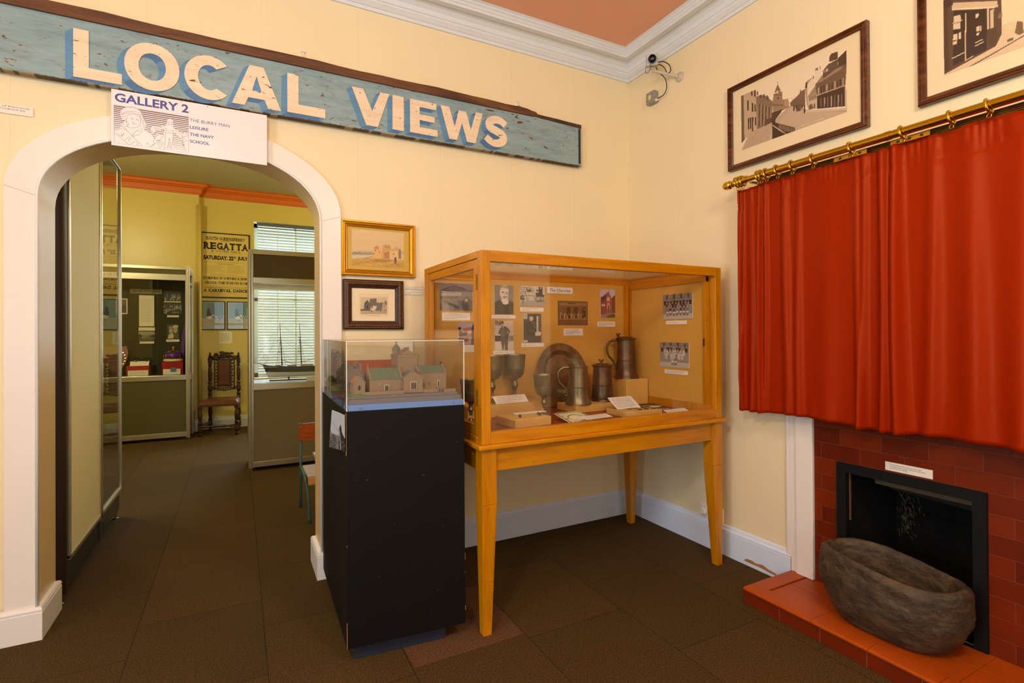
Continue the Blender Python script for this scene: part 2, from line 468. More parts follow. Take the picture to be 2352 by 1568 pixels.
def print_on(name, cv, o, xd, yd, wd, ht, parent=None, thick=0.0, M=None):
    """flat print: o = lower-left corner in 3D; xd right, yd up"""
    o = Vector(o); xd = Vector(xd); yd = Vector(yd); W, Hh = cv.w, cv.h
    us = np.linspace(0, wd, W); vs = np.linspace(0, ht, Hh)
    P = np.array(o)[None, None] + us[None, :, None] * np.array(xd) + vs[::-1][:, None, None] * np.array(yd)
    if parent is None:
        loc = o + xd * wd / 2
    else: loc = origin(parent)
    P = (P - np.array(loc)).reshape(-1, 3)
    idx = np.arange(W * Hh).reshape(Hh, W)
    f = np.stack([idx[1:, :-1], idx[1:, 1:], idx[:-1, 1:], idx[:-1, :-1]], -1).reshape(-1, 4)
    me = bpy.data.meshes.new(name); me.vertices.add(len(P)); me.vertices.foreach_set('co', P.astype(np.float32).ravel())
    me.loops.add(f.size); me.loops.foreach_set('vertex_index', f.ravel().astype(np.int32))
    me.polygons.add(len(f)); me.polygons.foreach_set('loop_start', np.arange(0, f.size, 4, dtype=np.int32))
    me.update(calc_edges=True)
    c = np.clip(cv.a / 255.0, 0, 1); c = np.where(c <= .04045, c / 12.92, ((c + .055) / 1.055) ** 2.4)
    rgba = np.ones((W * Hh, 4), np.float32); rgba[:, :3] = c.reshape(-1, 3)
    at = me.color_attributes.new('ink', 'FLOAT_COLOR', 'POINT'); at.data.foreach_set('color', rgba.ravel())
    me.materials.append(MATS['print'])
    ob = bpy.data.objects.new(name, me); COL.objects.link(ob)
    if parent is None: ob.location = loc
    else: ob.parent = parent
    ORG[ob.name] = Vector(loc); return ob
# ================================================================ THE SETTING
def band(path, prof):
    """sweep profile (p outwards, z) along corner points given as fn(p)->(x,y)"""
    m = MB(); n = len(prof); v = []
    for fn in path:
        for p, z in prof: x, y = fn(p); v.append((x, y, z))
    f = []
    for i in range(len(path) - 1):
        for k in range(n - 1): f.append((i * n + k, (i + 1) * n + k, (i + 1) * n + k + 1, i * n + k + 1))
    m.add(v, f); return m

struct(MB().box(-5.4, 1.2, -6.3, 6.2, -0.1, 0.0).build('floor', 'carpet', loc=(0, 0, 0)))
struct(MB().box(-5.4, 0.3, -6.2, 0.02, 3.5, 3.6).build('ceiling', 'terracotta_ceiling', loc=(0, 0, 3.5)))
struct(MB().box(-5.4, 1.2, 0.25, 6.1, 3.57, 3.65).build('ceiling', 'ceiling_olive', loc=(0, 0, 3.57)))

AC, AH = -2.918, 0.622      # arch centre, half width
def arch(hw, rise, spring, n=28, p=1.0):
    out = []
    for i in range(n + 1):
        a = math.pi * i / n
        out.append((AC - hw * math.copysign(abs(math.cos(a)) ** p, math.cos(a)), spring + rise * math.sin(a) ** p))
    return out
INNER = arch(0.622, 0.358, 2.045, 32, 0.95); OUTER = arch(0.736, 0.44, 2.08, 32, 1.0)
poly = [(-5.4, 0.0)] + [(AC - AH, 0.0)] + INNER + [(AC + AH, 0.0)] + [(0.0, 0.0), (0.0, 3.6), (-5.4, 3.6)]
m = MB()
m.flat(poly, 0.0); m.flat(poly, 0.25, mi=1)
ring = [(AC - AH, 0.0)] + INNER + [(AC + AH, 0.0)]
struct(m.build('wall_back', ['wall_cream', 'wall_yellow', mat('reveal_cream_lamp_tint', (230, 202, 150), .36, var=.04, vscale=4, bump=.08, bscale=25)], loc=(0, 0, 0)))  # yellow light of the far gallery is put into the reveal's cream

rv = MB(); K = len(ring); rv.add([(x, y, z) for x, z in ring for y in (0, .25)], [(2 * i, 2 * i + 2, 2 * i + 3, 2 * i + 1) for i in range(K - 1)])
struct(rv.build('trim_10', 'reveal_cream_lamp_tint', smooth=True, angle=40))
# white casing round the arch with a bead on its inner edge
cas = [(OUTER[0][0], 0.0)] + OUTER + [(OUTER[-1][0], 0.0)] + [(AC + AH, 0.0)] + INNER[::-1] + [(AC - AH, 0.0)]
m = MB(); m.prism(cas, -0.024, 0.0)
struct(m.build('trim_1', 'white_casing', loc=(AC, 0, 0), bevel=0.004))
bead = [(AC - AH, -0.024, 0.15)] + [(x, -0.024, z) for x, z in INNER] + [(AC + AH, -0.024, 0.15)]
struct(MB().tube(bead, 0.007, 6).build('trim_2', 'white_gloss', loc=(AC, 0, 0), smooth='all'))
jn = MB()
for sx in (-1, 1): jn.add([(AC + sx * 0.622, -0.0246, 2.045), (AC + sx * 0.736, -0.0246, 2.082), (AC + sx * 0.736, -0.0246, 2.084), (AC + sx * 0.622, -0.0246, 2.047)], [(0, 1, 2, 3)])
mat('joint_line', (196, 168, 142), 0.8)
struct(jn.build('trim_3', 'joint_line'))

# right-hand wall with the fireplace opening
m = MB()
outer = [(-6.2, 0), (0.0, 0), (0.0, 3.6), (-6.2, 3.6)]; hole = [(-2.165, 0.085), (-1.632, 0.085), (-1.632, 0.70), (-2.165, 0.70)]
m.flat(outer, 0.0, 'yz', [hole])
struct(m.build('wall_right', 'wall_cream_side', loc=(0, 0, 0)))
m = MB(); m.flat([(-6.2, 0), (6.2, 0), (6.2, 3.6), (-6.2, 3.6)], -5.4, 'yz', [[(-3.5, .6), (-2.3, .6), (-2.3, 2.5), (-3.5, 2.5)]]); struct(m.build('wall_left', 'wall_cream_side', loc=(-5.4, 0, 0)))
m = MB()
for a, b, c, d in ((-.6, -.53, .6, 2.5), (.53, .6, .6, 2.5), (-.6, .6, .6, .67), (-.6, .6, 2.43, 2.5), (-.6, .6, 1.52, 1.58)): m.box(-5.40, -5.34, -2.9 + a, -2.9 + b, c, d)
struct(m.build('window_3', 'white_gloss'))
m = MB(); m.flat([(-5.4, 0), (0, 0), (0, 3.6), (-5.4, 3.6)], -6.0, holes=[[(-3.5, .7), (-2.3, .7), (-2.3, 2.8), (-3.5, 2.8)]])
struct(m.build('wall_front', 'wall_cream', loc=(0, -6, 0)))
for k, x in enumerate((-2.9,)):
    m = MB()
    for a, b, c, d in ((-.6, -.53, .7, 2.8), (.53, .6, .7, 2.8), (-.6, .6, .7, .77), (-.6, .6, 2.73, 2.8), (-.6, .6, 1.72, 1.78)): m.box(x + a, x + b, -6.0, -5.94, c, d)
    struct(m.build('window_%d' % (k + 2), 'white_gloss'))

# cornice and skirting of the front room
prof = [(0, 3.35), (.012, 3.35), (.016, 3.368), (.022, 3.370), (.040, 3.392), (.042, 3.402), (.048, 3.404), (.055, 3.43), (.075, 3.448), (.108, 3.456), (.112, 3.447), (.150, 3.447), (.150, 3.462), (.158, 3.468), (.160, 3.476), (.172, 3.486), (.174, 3.492), (.190, 3.5)]
cm = band([lambda p: (-5.4, -p), lambda p: (-p, -p), lambda p: (-p, -6.0)], prof).build('trim_4', 'cornice_white', loc=(0, 0, 3.35)); struct(fixn(cm))
sk = [(.024, 0), (.024, .145), (.019, .150), (.024, .153), (.024, .158), (.012, .168), (.010, .180), (.0, .186)]
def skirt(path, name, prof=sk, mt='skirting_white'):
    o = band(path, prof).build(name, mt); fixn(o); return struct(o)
XL, XR = AC - AH, AC + AH
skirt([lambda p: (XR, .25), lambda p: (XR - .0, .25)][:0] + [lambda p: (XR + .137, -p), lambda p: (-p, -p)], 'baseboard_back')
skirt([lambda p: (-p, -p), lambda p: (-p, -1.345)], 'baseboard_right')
blk = [(.030, 0), (.030, .125), (.025, .129), (.030, .133), (.030, .139), (.022, .150), (0, .153)]
skirt([lambda p: (-5.4, -p - .012), lambda p: (XL + p * .75, -p - .012), lambda p: (XL + p * .75, .25 + p * .4)], 'baseboard_left', blk, 'white_gloss')
skirt([lambda p: (XR - p * .9, .25 + p * .4), lambda p: (XR - p * .9, -p - .012), lambda p: (OUTER[-1][0] + .01, -p - .012)], 'baseboard_back', blk, 'white_gloss')
mat('bare_wood', (176, 118, 66), 0.8, var=.2, vscale=30)
m = MB(); pts = [(-1.045, .022), (-1.06, .038), (-1.10, .042), (-1.13, .036), (-1.17, .044), (-1.21, .032), (-1.25, .028), (-1.29, .014), (-1.22, .016), (-1.15, .022), (-1.08, .020)]
m.flat(pts, -.0246, 'yz'); struct(m.build('trim_5', 'bare_wood'))

# far gallery: far wall with a projecting pier on the left, window, skirting, orange cornice
FY, PY, PX = 5.76, 5.62, -3.215
WX0, WX1, WZ0, WZ1 = -2.497, -1.25, .72, 3.139
m = MB(); m.flat([(PX, 0), (1.2, 0), (1.2, 3.6), (PX, 3.6)], FY, holes=[[(WX0, WZ0), (WX1, WZ0), (WX1, WZ1), (WX0, WZ1)]])
m.quad((-5.4, PY, 0), (PX, PY, 0), (PX, PY, 3.6), (-5.4, PY, 3.6)); m.quad((PX, PY, 0), (PX, FY, 0), (PX, FY, 3.6), (PX, PY, 3.6))
for a, b in (((WX0, WZ0), (WX1, WZ0)), ((WX1, WZ0), (WX1, WZ1)), ((WX1, WZ1), (WX0, WZ1)), ((WX0, WZ1), (WX0, WZ0))):
    m.quad((a[0], FY, a[1]), (b[0], FY, b[1]), (b[0], FY + .3, b[1]), (a[0], FY + .3, a[1]), 1)
struct(m.build('wall_far', ['wall_yellow', 'white_gloss'], loc=(0, FY, 0)))
struct(MB().box(.9, 1.0, .25, 6.1, 0, 3.6).build('wall_far_right', 'wall_yellow', loc=(1, 3, 0)))
m = MB().tube([(PX + .005, PY - .004, .2), (PX + .005, PY - .004, 3.28)], .028, 10); struct(m.build('trim_6', 'wall_yellow', smooth='all'))
oc = [(0, 3.425), (.014, 3.427), (.016, 3.44), (.026, 3.445), (.03, 3.46), (.045, 3.50), (.07, 3.515), (.075, 3.525), (.10, 3.53), (.11, 3.555), (.15, 3.57)]
o = band([lambda p: (-5.4, PY - p), lambda p: (PX + p, PY - p), lambda p: (PX + p, FY - p), lambda p: (.9, FY - p)], oc).build('trim_7', 'orange_cornice', loc=(PX, PY, 3.425)); struct(fixn(o))
mat('skirting_far', (205, 205, 190), 0.4)
skirt([lambda p: (-5.4, PY - p), lambda p: (PX + p, PY - p), lambda p: (PX + p, FY - p), lambda p: (.9, FY - p)], 'baseboard_far', [(.03, 0), (.03, .12), (.026, .125), (.02, .15), (.01, .172), (0, .174)], 'skirting_far')

# window of the far gallery: sash frame, glass, and the blind hung in it
mat('window_paint', (214, 222, 216), 0.5)
m = MB(); y0, y1 = FY + .2, FY + .24
for a, b, c, d in ((WX0, WX0 + .06, WZ0, WZ1), (WX1 - .06, WX1, WZ0, WZ1), (WX0, WX1, WZ0, WZ0 + .07), (WX0, WX1, WZ1 - .06, WZ1), (WX0, WX1, 1.92, 1.97), (-1.9, -1.87, WZ0, WZ1)): m.box(a, b, y0, y1, c, d)
struct(m.build('window_1', 'window_paint'))
glass_mat('glass'); glass_mat('acrylic', (.985, .985, .975), 1.0)
struct(MB().box(WX0 + .05, WX1 - .05, FY + .215, FY + .219, WZ0 + .05, WZ1 - .05).build('window_1', 'glass'))
mat('blind_slat', (150, 150, 104), 0.45); mat('blind_cord', (230, 235, 225), 0.6)
bl = thing('venetian_blind', 'pale venetian blind with level slats hanging in the far gallery window', 'blind', (-1.87, FY + .09, WZ0))
m = MB(); z = WZ1 - .075; bx0, bx1 = WX0 + .055, WX1 - .02
while z > WZ0 + .05:
    t = .0245; c, s_ = math.cos(math.radians(36)), math.sin(math.radians(36)); yc = FY + .09
    m.add([(bx0, yc - t * c, z - t * s_), (bx1, yc - t * c, z - t * s_), (bx1, yc, z + .003), (bx0, yc, z + .003), (bx0, yc + t * c, z + t * s_), (bx1, yc + t * c, z + t * s_)], [(0, 1, 2, 3), (3, 2, 5, 4)])
    z -= .044
m.build('slats', 'blind_slat', bl)
MB().box(bx0 - .01, bx1 + .01, FY + .065, FY + .115, WZ1 - .05, WZ1 - .002).build('headrail', mat('headrail', (90, 95, 85), 0.5), bl)
for x in (-2.16, -1.62): MB().box(x - .004, x + .004, FY + .072, FY + .074, WZ0 + .05, WZ1 - .05).build('ladder_tape', 'blind_cord', bl)
MB().tube([(-2.36, FY + .06, WZ1 - .05), (-2.36, FY + .06, 1.0)], .0025, 5).build('pull_cord', 'blind_cord', bl)

# ceiling lights of both rooms (behind or above the view)
def ceiling_lamp(x, y, z, power, col, label, size=.5):
    t = thing('ceiling_lamp', label, 'lamp', (x, y, z))
    MB().lathe([(.03, 0), (.05, -.015), (.012, -.03), (.012, -.22)], (x, y, z), 12).build('stem', 'white_gloss', t, smooth=True)
    MB().lathe([(.0, -.36), (.12, -.35), (.19, -.30), (.20, -.25), (.10, -.22), (.012, -.22)], (x, y, z), 24).build('shade', emis('lamp_%s' % label[:6], col, 1.5), t, smooth='all')
    bulb('ceiling_lamp_light', (x, y, z - .66), .17, power, col); return t
ceiling_lamp(-3.3, -2.9, 3.5, 74, (1.0, .955, .80), 'round opal glass ceiling lamp over the front room, further from the fireplace')
ceiling_lamp(-1.55, -3.3, 3.5, 54, (1.0, .955, .80), 'globe opal glass ceiling lamp over the front room, nearer the fireplace')
ceiling_lamp(-4.35, 2.9, 3.57, 82, (1.0, .90, .52), 'left opal glass ceiling lamp in the far gallery')
ceiling_lamp(-.5, 3.6, 3.57, 82, (1.0, .90, .52), 'right opal glass ceiling lamp in the far gallery')

# ================================================================ LOCAL VIEWS SIGN
def sign_paint(name, col, col2, chip=0.28, streak=0.25):
    m = bpy.data.materials.new(name); t = NT(m)
    v = t.coords((1.5, 10, 9)); n = t.noise(v, 3, 6, .7, .4)
    c = t.ramp(n, [(.3, rgb(*col2)), (.6, rgb(*col))])
    f = t.noise(t.coords((3, 9, 9)), 2.2, 7, .75, .5); grime = t.ramp(f, [(.36, (1, 1, 1, 1)), (.48, (0, 0, 0, 1))])
    c = t.mix(t.math('MULTIPLY', grime, streak), c, rgb(96, 92, 66))
    g = t.noise(t.coords((5, 14, 14)), 3.3, 6, .6, .3); bits = t.ramp(g, [(chip + .05, (1, 1, 1, 1)), (chip + .06, (0, 0, 0, 1))])
    br = t.ramp(t.noise(t.coords((20, 20, 20)), 2), [(.4, rgb(84, 44, 20)), (.6, rgb(150, 74, 30))])
    c = t.mix(bits, c, br)
    h = t.noise(t.coords((26, 60, 60)), 4, 3); dots = t.ramp(h, [(.29, (1, 1, 1, 1)), (.30, (0, 0, 0, 1))]); c = t.mix(dots, c, rgb(60, 34, 18))
    t.link(c, t.b.inputs['Base Color']); t.b.inputs['Roughness'].default_value = .5
    t.bump(t.math('SUBTRACT', n, t.math('MULTIPLY', bits, .8)), .35, .003); MATS[name] = m
sign_paint('sign_blue', (146, 172, 176), (122, 148, 154), .30)
sign_paint('sign_cream', (243, 222, 192), (232, 206, 172), .295, .1)
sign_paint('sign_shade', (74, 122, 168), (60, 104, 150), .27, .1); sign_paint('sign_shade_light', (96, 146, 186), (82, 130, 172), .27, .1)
wood('old_batten', [(50, 28, 14), (112, 68, 34), (150, 98, 56)], 'x', .8, .55)
mat('sign_edge', (88, 66, 40), .8, var=.4, vscale=12)
sg = thing('painted_sign', 'long weathered pale blue board lettered LOCAL VIEWS, hung high above the archway', 'sign', (-2.4, -.035, 2.59))
SX0, SX1 = -4.35, -.49
m = MB(); r = random.Random(4); n = 90; top = []; bot = []
for i in range(n + 1):
    x = SX0 + (SX1 - SX0) * i / n; jag = r.uniform(-.002, .002)
    bot.append((x, 2.597 + (x + 3.65) * .006 + jag)); top.append((x, 2.915 + (r.uniform(-.002, .002) if x > -.9 else 0)))
m.prism(bot + top[::-1], -.052, -.016); m.build('board', 'sign_blue', sg)
m = MB(); pts = [(SX0, 2.888), (-.9, 2.900), (-.872, 2.905), (-.868, 2.921), (-.885, 2.932), (-.91, 2.934), (-.95, 2.942)] + [(x, 2.944 + .003 * math.sin(x * 7) + (.003 if abs((x * 3) % 1) < .3 else 0)) for x in [-1.0 - .12 * k for k in range(28)]] + [(SX0, 2.943)]
m.prism(pts, -.066, -.016); m.build('top_batten', 'old_batten', sg, bevel=.003)
m = MB(); pts = [(-.87, 2.902), (-.49, 2.888), (-.49, 2.916), (-.6, 2.918), (-.7, 2.922), (-.8, 2.923), (-.87, 2.925)]; m.prism(pts, -.054, -.016); m.build('top_batten', mat('rotten_edge', (74, 52, 34), .85, var=.4, vscale=20), sg)
m = MB()
N_ = 420; k = 0
for i in range(N_):
    x0 = SX0 + (SX1 - SX0) * i / N_; x1 = SX0 + (SX1 - SX0) * (i + 1) / N_; z0 = 2.597 + (x0 + 3.65) * .006
    if r.random() < .25: k = r.random()
    m.box(x0, x1, -.0535, -.018, z0 - .0035, z0 + r.uniform(.0005, .004), 0 if k < .75 else 1)
m.build('lower_edge', ['sign_edge', mat('edge_white', (152, 132, 98), .7)], sg)
m = MB(); m.box(-.515, -.499, -.0545, -.0525, 2.63, 2.885); m.build('end_strip', mat('end_black', (44, 38, 30), .7, var=.5, vscale=30), sg)

def ell_pts(cx, cz, rx, rz, a0=0, a1=360, n=40, e=1.0):
    out = []
    for i in range(n):
        a = math.radians(a0 + (a1 - a0) * i / (n - (0 if a1 - a0 == 360 else 1))); ca, sa = math.cos(a), math.sin(a)
        out.append((cx + rx * math.copysign(abs(ca) ** e, ca), cz + rz * math.copysign(abs(sa) ** e, sa)))
    return out
def arcstroke(pts, w):
    L, R = ribbon(pts, w); return [(p.x, p.y) for p in L] + [(p.x, p.y) for p in reversed(R)]
ZT = 2.846
def zb(x): return 2.617 + (x + 3.4) * .0135
def letter(mb, outer, holes, dy=-.0565):
    mb.flat(outer, dy, holes=holes, mi=0)
    sh = (-.030, -.022); k = 0
    for loop in [outer] + list(holes):
        nn = len(loop)
        for i in range(nn):
            a, b = loop[i], loop[(i + 1) % nn]; yy = -.0532 - .00002 * (k % 40); k += 1
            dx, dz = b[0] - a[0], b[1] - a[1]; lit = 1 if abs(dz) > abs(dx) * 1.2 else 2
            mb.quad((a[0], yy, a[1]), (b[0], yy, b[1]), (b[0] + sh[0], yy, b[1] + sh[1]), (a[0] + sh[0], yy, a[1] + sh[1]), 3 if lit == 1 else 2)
def mkletter(ch, x0, x1):
    zt, z0 = ZT, zb(x0); h = zt - z0; st = .058; mb = MB(); holes = []
    if ch == 'L': o = [(x0, z0), (x1, z0), (x1, z0 + .052), (x0 + st, z0 + .052), (x0 + st, zt), (x0, zt)]
    elif ch == 'I': o = [(x0, z0), (x1, z0), (x1, zt), (x0, zt)]
    elif ch == 'O':
        c, cz = (x0 + x1) / 2, (zt + z0) / 2; o = ell_pts(c, cz, (x1 - x0) / 2, h / 2 + .004, n=44, e=.96); holes = [ell_pts(c, cz, (x1 - x0) / 2 - .058, h / 2 - .046, n=36, e=.96)]
    elif ch == 'C':
        c, cz = (x0 + x1) / 2 + .012, (zt + z0) / 2; rx, rz = (x1 - x0) / 2, h / 2 + .003
        a = ell_pts(c, cz, rx, rz, 42, 318, 40); b = ell_pts(c, cz, rx - .06, rz - .05, 50, 310, 34); o = a + b[::-1]
    elif ch == 'A':
        c = (x0 + x1) / 2; o = [(x0, z0), (x0 + .06, z0), (x0 + .078, z0 + .045), (x1 - .083, z0 + .045), (x1 - .065, z0), (x1, z0), (c + .032, zt), (c - .036, zt)]
        holes = [[(x0 + .096, z0 + .085), (x1 - .098, z0 + .085), (c - .002, z0 + .165)]]
    elif ch == 'V': c = (x0 + x1) / 2; o = [(x0, zt), (x0 + .066, zt), (c + .008, z0 + .09), (x1 - .055, zt), (x1, zt), (c + .04, z0), (c - .028, z0)]
    elif ch == 'E':
        zm = (z0 + zt) / 2; q = .036; o = [(x0, z0), (x1, z0), (x1, z0 + q + .006), (x0 + .062, z0 + q + .006), (x0 + .062, zm - q / 2), (x1 - .02, zm - q / 2), (x1 - .02, zm + q / 2), (x0 + .062, zm + q / 2), (x0 + .062, zt - q - .004), (x1 - .008, zt - q - .004), (x1 - .008, zt), (x0, zt)]
    elif ch == 'W':
        w = x1 - x0; X = lambda f: x0 + w * f
        o = [(X(0), zt), (X(.2), zt), (X(.33), z0 + .085), (X(.42), zt - .01), (X(.6), zt - .01), (X(.71), z0 + .085), (X(.83), zt), (X(1), zt), (X(.82), z0), (X(.62), z0), (X(.50), z0 + .115), (X(.38), z0), (X(.2), z0)]
    elif ch == 'S':
        w = x1 - x0; X = lambda f: x0 + w * f; Zz = lambda f: z0 + h * f
        c = smooth_pts([(X(.90), Zz(.76)), (X(.72), Zz(.87)), (X(.46), Zz(.89)), (X(.22), Zz(.78)), (X(.24), Zz(.61)), (X(.50), Zz(.52)), (X(.76), Zz(.42)), (X(.80), Zz(.24)), (X(.58), Zz(.115)), (X(.30), Zz(.13)), (X(.06), Zz(.27))], 4)
        o = arcstroke(c, [.046 + .010 * math.sin(math.pi * i / (len(c) - 1)) for i in range(len(c))])
    letter(mb, o, holes); return mb
for ch, a, b in (('L', -3.40, -3.214), ('O', -3.205, -2.977), ('C', -2.968, -2.748), ('A', -2.742, -2.503), ('L', -2.472, -2.272), ('V', -2.125, -1.903), ('I', -1.885, -1.815), ('E', -1.776, -1.597), ('W', -1.578, -1.284), ('S', -1.272, -1.098)):
    lab(mkletter(ch, a, b).build('lettering', ['sign_cream', 'sign_shade_light', 'sign_shade', 'sign_shade_light'], sg), 'cream painted letter %s with a blue drop shade' % ch)
mat('bright_steel', (190, 188, 180), .25, 1.0)
for x in (-2.385, -1.0):
    MB().tube([(x + .017 * math.cos(a), -.035, 2.947 + .017 * math.sin(a)) for a in [math.pi * 2 * i / 16 for i in range(16)]], .0018, 5, closed=True).build('hanging_ring', 'bright_steel', sg, smooth='all')
    m = MB(); m.box(x - .003, x + .003, -.014, -.003, 2.958, 3.0); 
    for sx in (-.009, .009): m.sphere((x + sx, -.008, 3.008), .0055, 8, 6)
    m.build('wall_hook', 'white_gloss', sg, smooth=True)

# ================================================================ GALLERY 2 BOARD
mat('board_white', (250, 232, 234), .35); mat('ink_blue', (72, 74, 150), .5); mat('ink_brown', (92, 66, 62), .6)
GX0, GX1, GZ0, GZ1 = -3.256, -2.575, 2.318, 2.590
gb = thing('gallery_board', 'white GALLERY 2 notice with a line drawing, fixed over the crown of the arch', 'sign', (-2.915, -.045, GZ0))
MB().box(GX0, GX1, -.0565, -.0525, GZ0, GZ1).build('panel', 'board_white', gb)
m = MB()
for x, z in ((GX0 + .13, GZ1 - .04), (GX1 - .13, GZ1 - .04)): m.box(x - .02, x + .02, -.0525, -.024, z - .15, z + .03)
m.split('spacer', 'board_white', gb)
HG = homog([(157, 40), (2245, 378), (2258, 1062), (163, 808)], [(GX0, GZ1), (GX1, GZ1), (GX1, GZ0), (GX0, GZ0)])
def g2(p): v = HG @ np.array([p[0], p[1], 1.0]); return float(v[0] / v[2]), float(v[1] / v[2])
def gtext(t, ll, lr, ul, bold):
    a, b, c = g2(ll), g2(lr), g2(ul); m = MB(); put_text(m, t, (a[0], -.0569, a[1]), (1, 0, 0), (0, 0, 1), b[0] - a[0], c[1] - a[1], bold); m.build('lettering', 'ink_blue', gb)
gtext('GALLERY 2', (205, 212), (1197, 355), (205, 92), .028)
gtext('THE BURRY MAN', (1213, 474), (1747, 548), (1213, 432), .006); gtext('LEISURE', (1215, 572), (1465, 604), (1215, 530), .02)
gtext('THE NAVY', (1215, 668), (1540, 705), (1215, 626), .02); gtext('SCHOOL', (1217, 764), (1480, 796), (1217, 722), .02)
m = MB(); TL, TR, BR_, BL_ = g2((193, 258)), g2((1195, 410)), g2((1200, 905)), g2((203, 778)); N = 19
for i in range(N):
    t = (i + .3) / N; th = .0042 * (1 - t) ** .8 + .0006; zz = TL[1] + (BL_[1] - TL[1]) * t * .97
    m.box(TL[0], TR[0], -.0568, -.0567, zz - th, zz)
for a, b in ((TL, TR), (TR, BR_), (BR_, BL_), (BL_, TL)): stroke(m, [a, b], .0007, lambda x, z: (x, -.0569, z))
m.build('drawing', 'ink_brown', gb)
m = MB()
girl = [(285, 330), (340, 295), (400, 288), (460, 290), (540, 330), (580, 400), (600, 480), (628, 505), (620, 560), (600, 600), (690, 640), (740, 710), (800, 790), (822, 853), (203, 778), (203, 640), (225, 590), (300, 565), (285, 520), (345, 480), (300, 440), (278, 380)]
man = [(905, 450), (950, 435), (995, 470), (985, 520), (1010, 570), (1120, 640), (1192, 620), (1194, 885), (1150, 880), (1120, 720), (1000, 622), (992, 690), (985, 800), (992, 868), (950, 850), (938, 760), (915, 850), (870, 855), (880, 760), (740, 720), (760, 660), (860, 655), (888, 580), (770, 612), (705, 650), (680, 570), (730, 530), (780, 560), (895, 525), (912, 490)]
for q in (girl, man): m.flat([g2(p) for p in q], -.05685)
m.build('drawing', 'board_white', gb)
LN = [[(285, 330), (340, 295), (400, 288), (460, 290), (540, 330), (575, 395), (585, 440)], [(290, 345), (300, 395), (340, 360), (420, 345), (500, 355), (570, 400)], [(305, 395), (360, 375), (450, 370), (560, 410)],
      [(300, 430), (350, 415), (430, 385), (500, 395), (560, 440), (590, 500), (600, 580)], [(350, 440), (330, 480), (290, 510), (330, 520), (300, 555), (350, 560), (385, 540), (380, 500), (345, 480)], [(380, 420), (362, 470), (372, 540), (400, 570), (460, 575), (520, 555), (552, 510), (556, 460), (545, 400)],
      [(420, 440), (440, 436), (458, 442)], [(420, 450), (440, 455), (460, 448)], [(490, 452), (510, 456), (530, 462)], [(490, 462), (512, 468), (528, 470)], [(438, 490), (455, 500), (475, 497)], [(435, 512), (465, 510), (500, 522)], [(455, 525), (475, 528)],
      [(225, 590), (340, 590), (450, 690), (580, 820)], [(203, 640), (400, 805)], [(340, 575), (450, 685), (460, 650), (520, 600)], [(450, 690), (548, 660)], [(520, 600), (560, 640), (575, 600), (545, 570)], [(600, 600), (690, 640), (740, 710), (720, 760), (745, 780), (690, 835)], [(630, 800), (650, 770), (670, 820), (760, 780)], [(735, 720), (790, 665), (860, 655), (850, 690), (770, 770)], [(780, 775), (822, 853)],
      [(905, 470), (915, 445), (950, 435), (990, 455), (995, 485), (975, 490), (930, 480)], [(925, 490), (935, 520), (958, 525), (975, 495)], [(895, 530), (840, 555), (770, 580)], [(890, 570), (830, 590), (760, 610)], [(895, 530), (930, 525)], [(970, 525), (1010, 570), (1120, 640)], [(1000, 590), (1110, 665)], [(893, 560), (900, 600), (890, 640), (882, 760), (885, 830), (870, 852), (900, 855)], [(905, 605), (985, 605)], [(900, 635), (990, 640)], [(992, 600), (990, 700), (978, 790), (965, 850), (992, 866)], [(938, 700), (935, 760), (915, 845)], [(940, 710), (955, 800), (950, 850)],
      [(680, 570), (710, 545), (740, 530), (735, 570), (770, 570), (750, 600), (770, 620), (720, 640), (700, 600), (680, 570)], [(760, 640), (740, 660), (770, 665)], [(1120, 630), (1150, 610), (1190, 625), (1160, 650), (1190, 670), (1130, 690), (1110, 660), (1140, 720), (1180, 740), (1130, 760), (1150, 800), (1120, 790), (1155, 850), (1160, 890)], [(1110, 680), (1125, 730), (1115, 770), (1150, 820)],
      [(240, 650), (300, 690), (290, 640)], [(225, 600), (245, 610)], [(255, 595), (262, 618)], [(290, 690), (335, 655)], [(330, 640), (310, 690)], [(350, 740), (395, 700), (425, 715), (395, 735), (410, 760)], [(420, 800), (480, 760), (520, 790), (500, 815)]]
m = MB()
for L in LN: stroke(m, [g2(p) for p in smooth_pts(L, 3)], .0011, lambda x, z: (x, -.0571, z))
m.build('drawing', 'ink_brown', gb)
m = MB()
for x, z in ((g2((1095, 208))), (g2((1450, 272)))): m.lathe([(.0, 0), (.0026, .0), (.0022, .0012)], (0, 0, 0), 8, M=Matrix.Translation((x, -.0565, z)) @ Matrix.Rotation(math.radians(90), 4, 'X'))
m.split('screw', mat('brass_dull', (150, 110, 60), .35, 1.0), gb)

# ================================================================ small labels
mat('label_white', (240, 232, 220), .5); mat('ink_black', (36, 32, 30), .6)
def wall_label(x, z, w_, h_, label, lines=None, text=None, y=-.004, name='caption_card', th=.0025, seed=1, group=None, mt='label_white', body=None):
    """card on a wall facing -y; x left, z bottom"""
    t = thing(name, label, 'label', (x + w_ / 2, y, z), group)
    MB().box(x, x + w_, y - th, y, z, z + h_).build('card', mt, t)
    m = MB()
    if text:
        k = len(text); st = h_ / (k + .6)
        for i, (s, frac, ind) in enumerate(text): put_text(m, s, (x + w_ * ind, y - th - .0004, z + h_ - st * (i + 1.12)), (1, 0, 0), (0, 0, 1), w_ * frac, st * .62, .0)
    else: scribble(m, (x + w_ * .07, y - th - .0004, z + h_ * .12), (1, 0, 0), (0, 0, 1), w_ * .86, h_ * .76, lines or 2, seed=seed)
    m.build('print', 'ink_black', t); return t
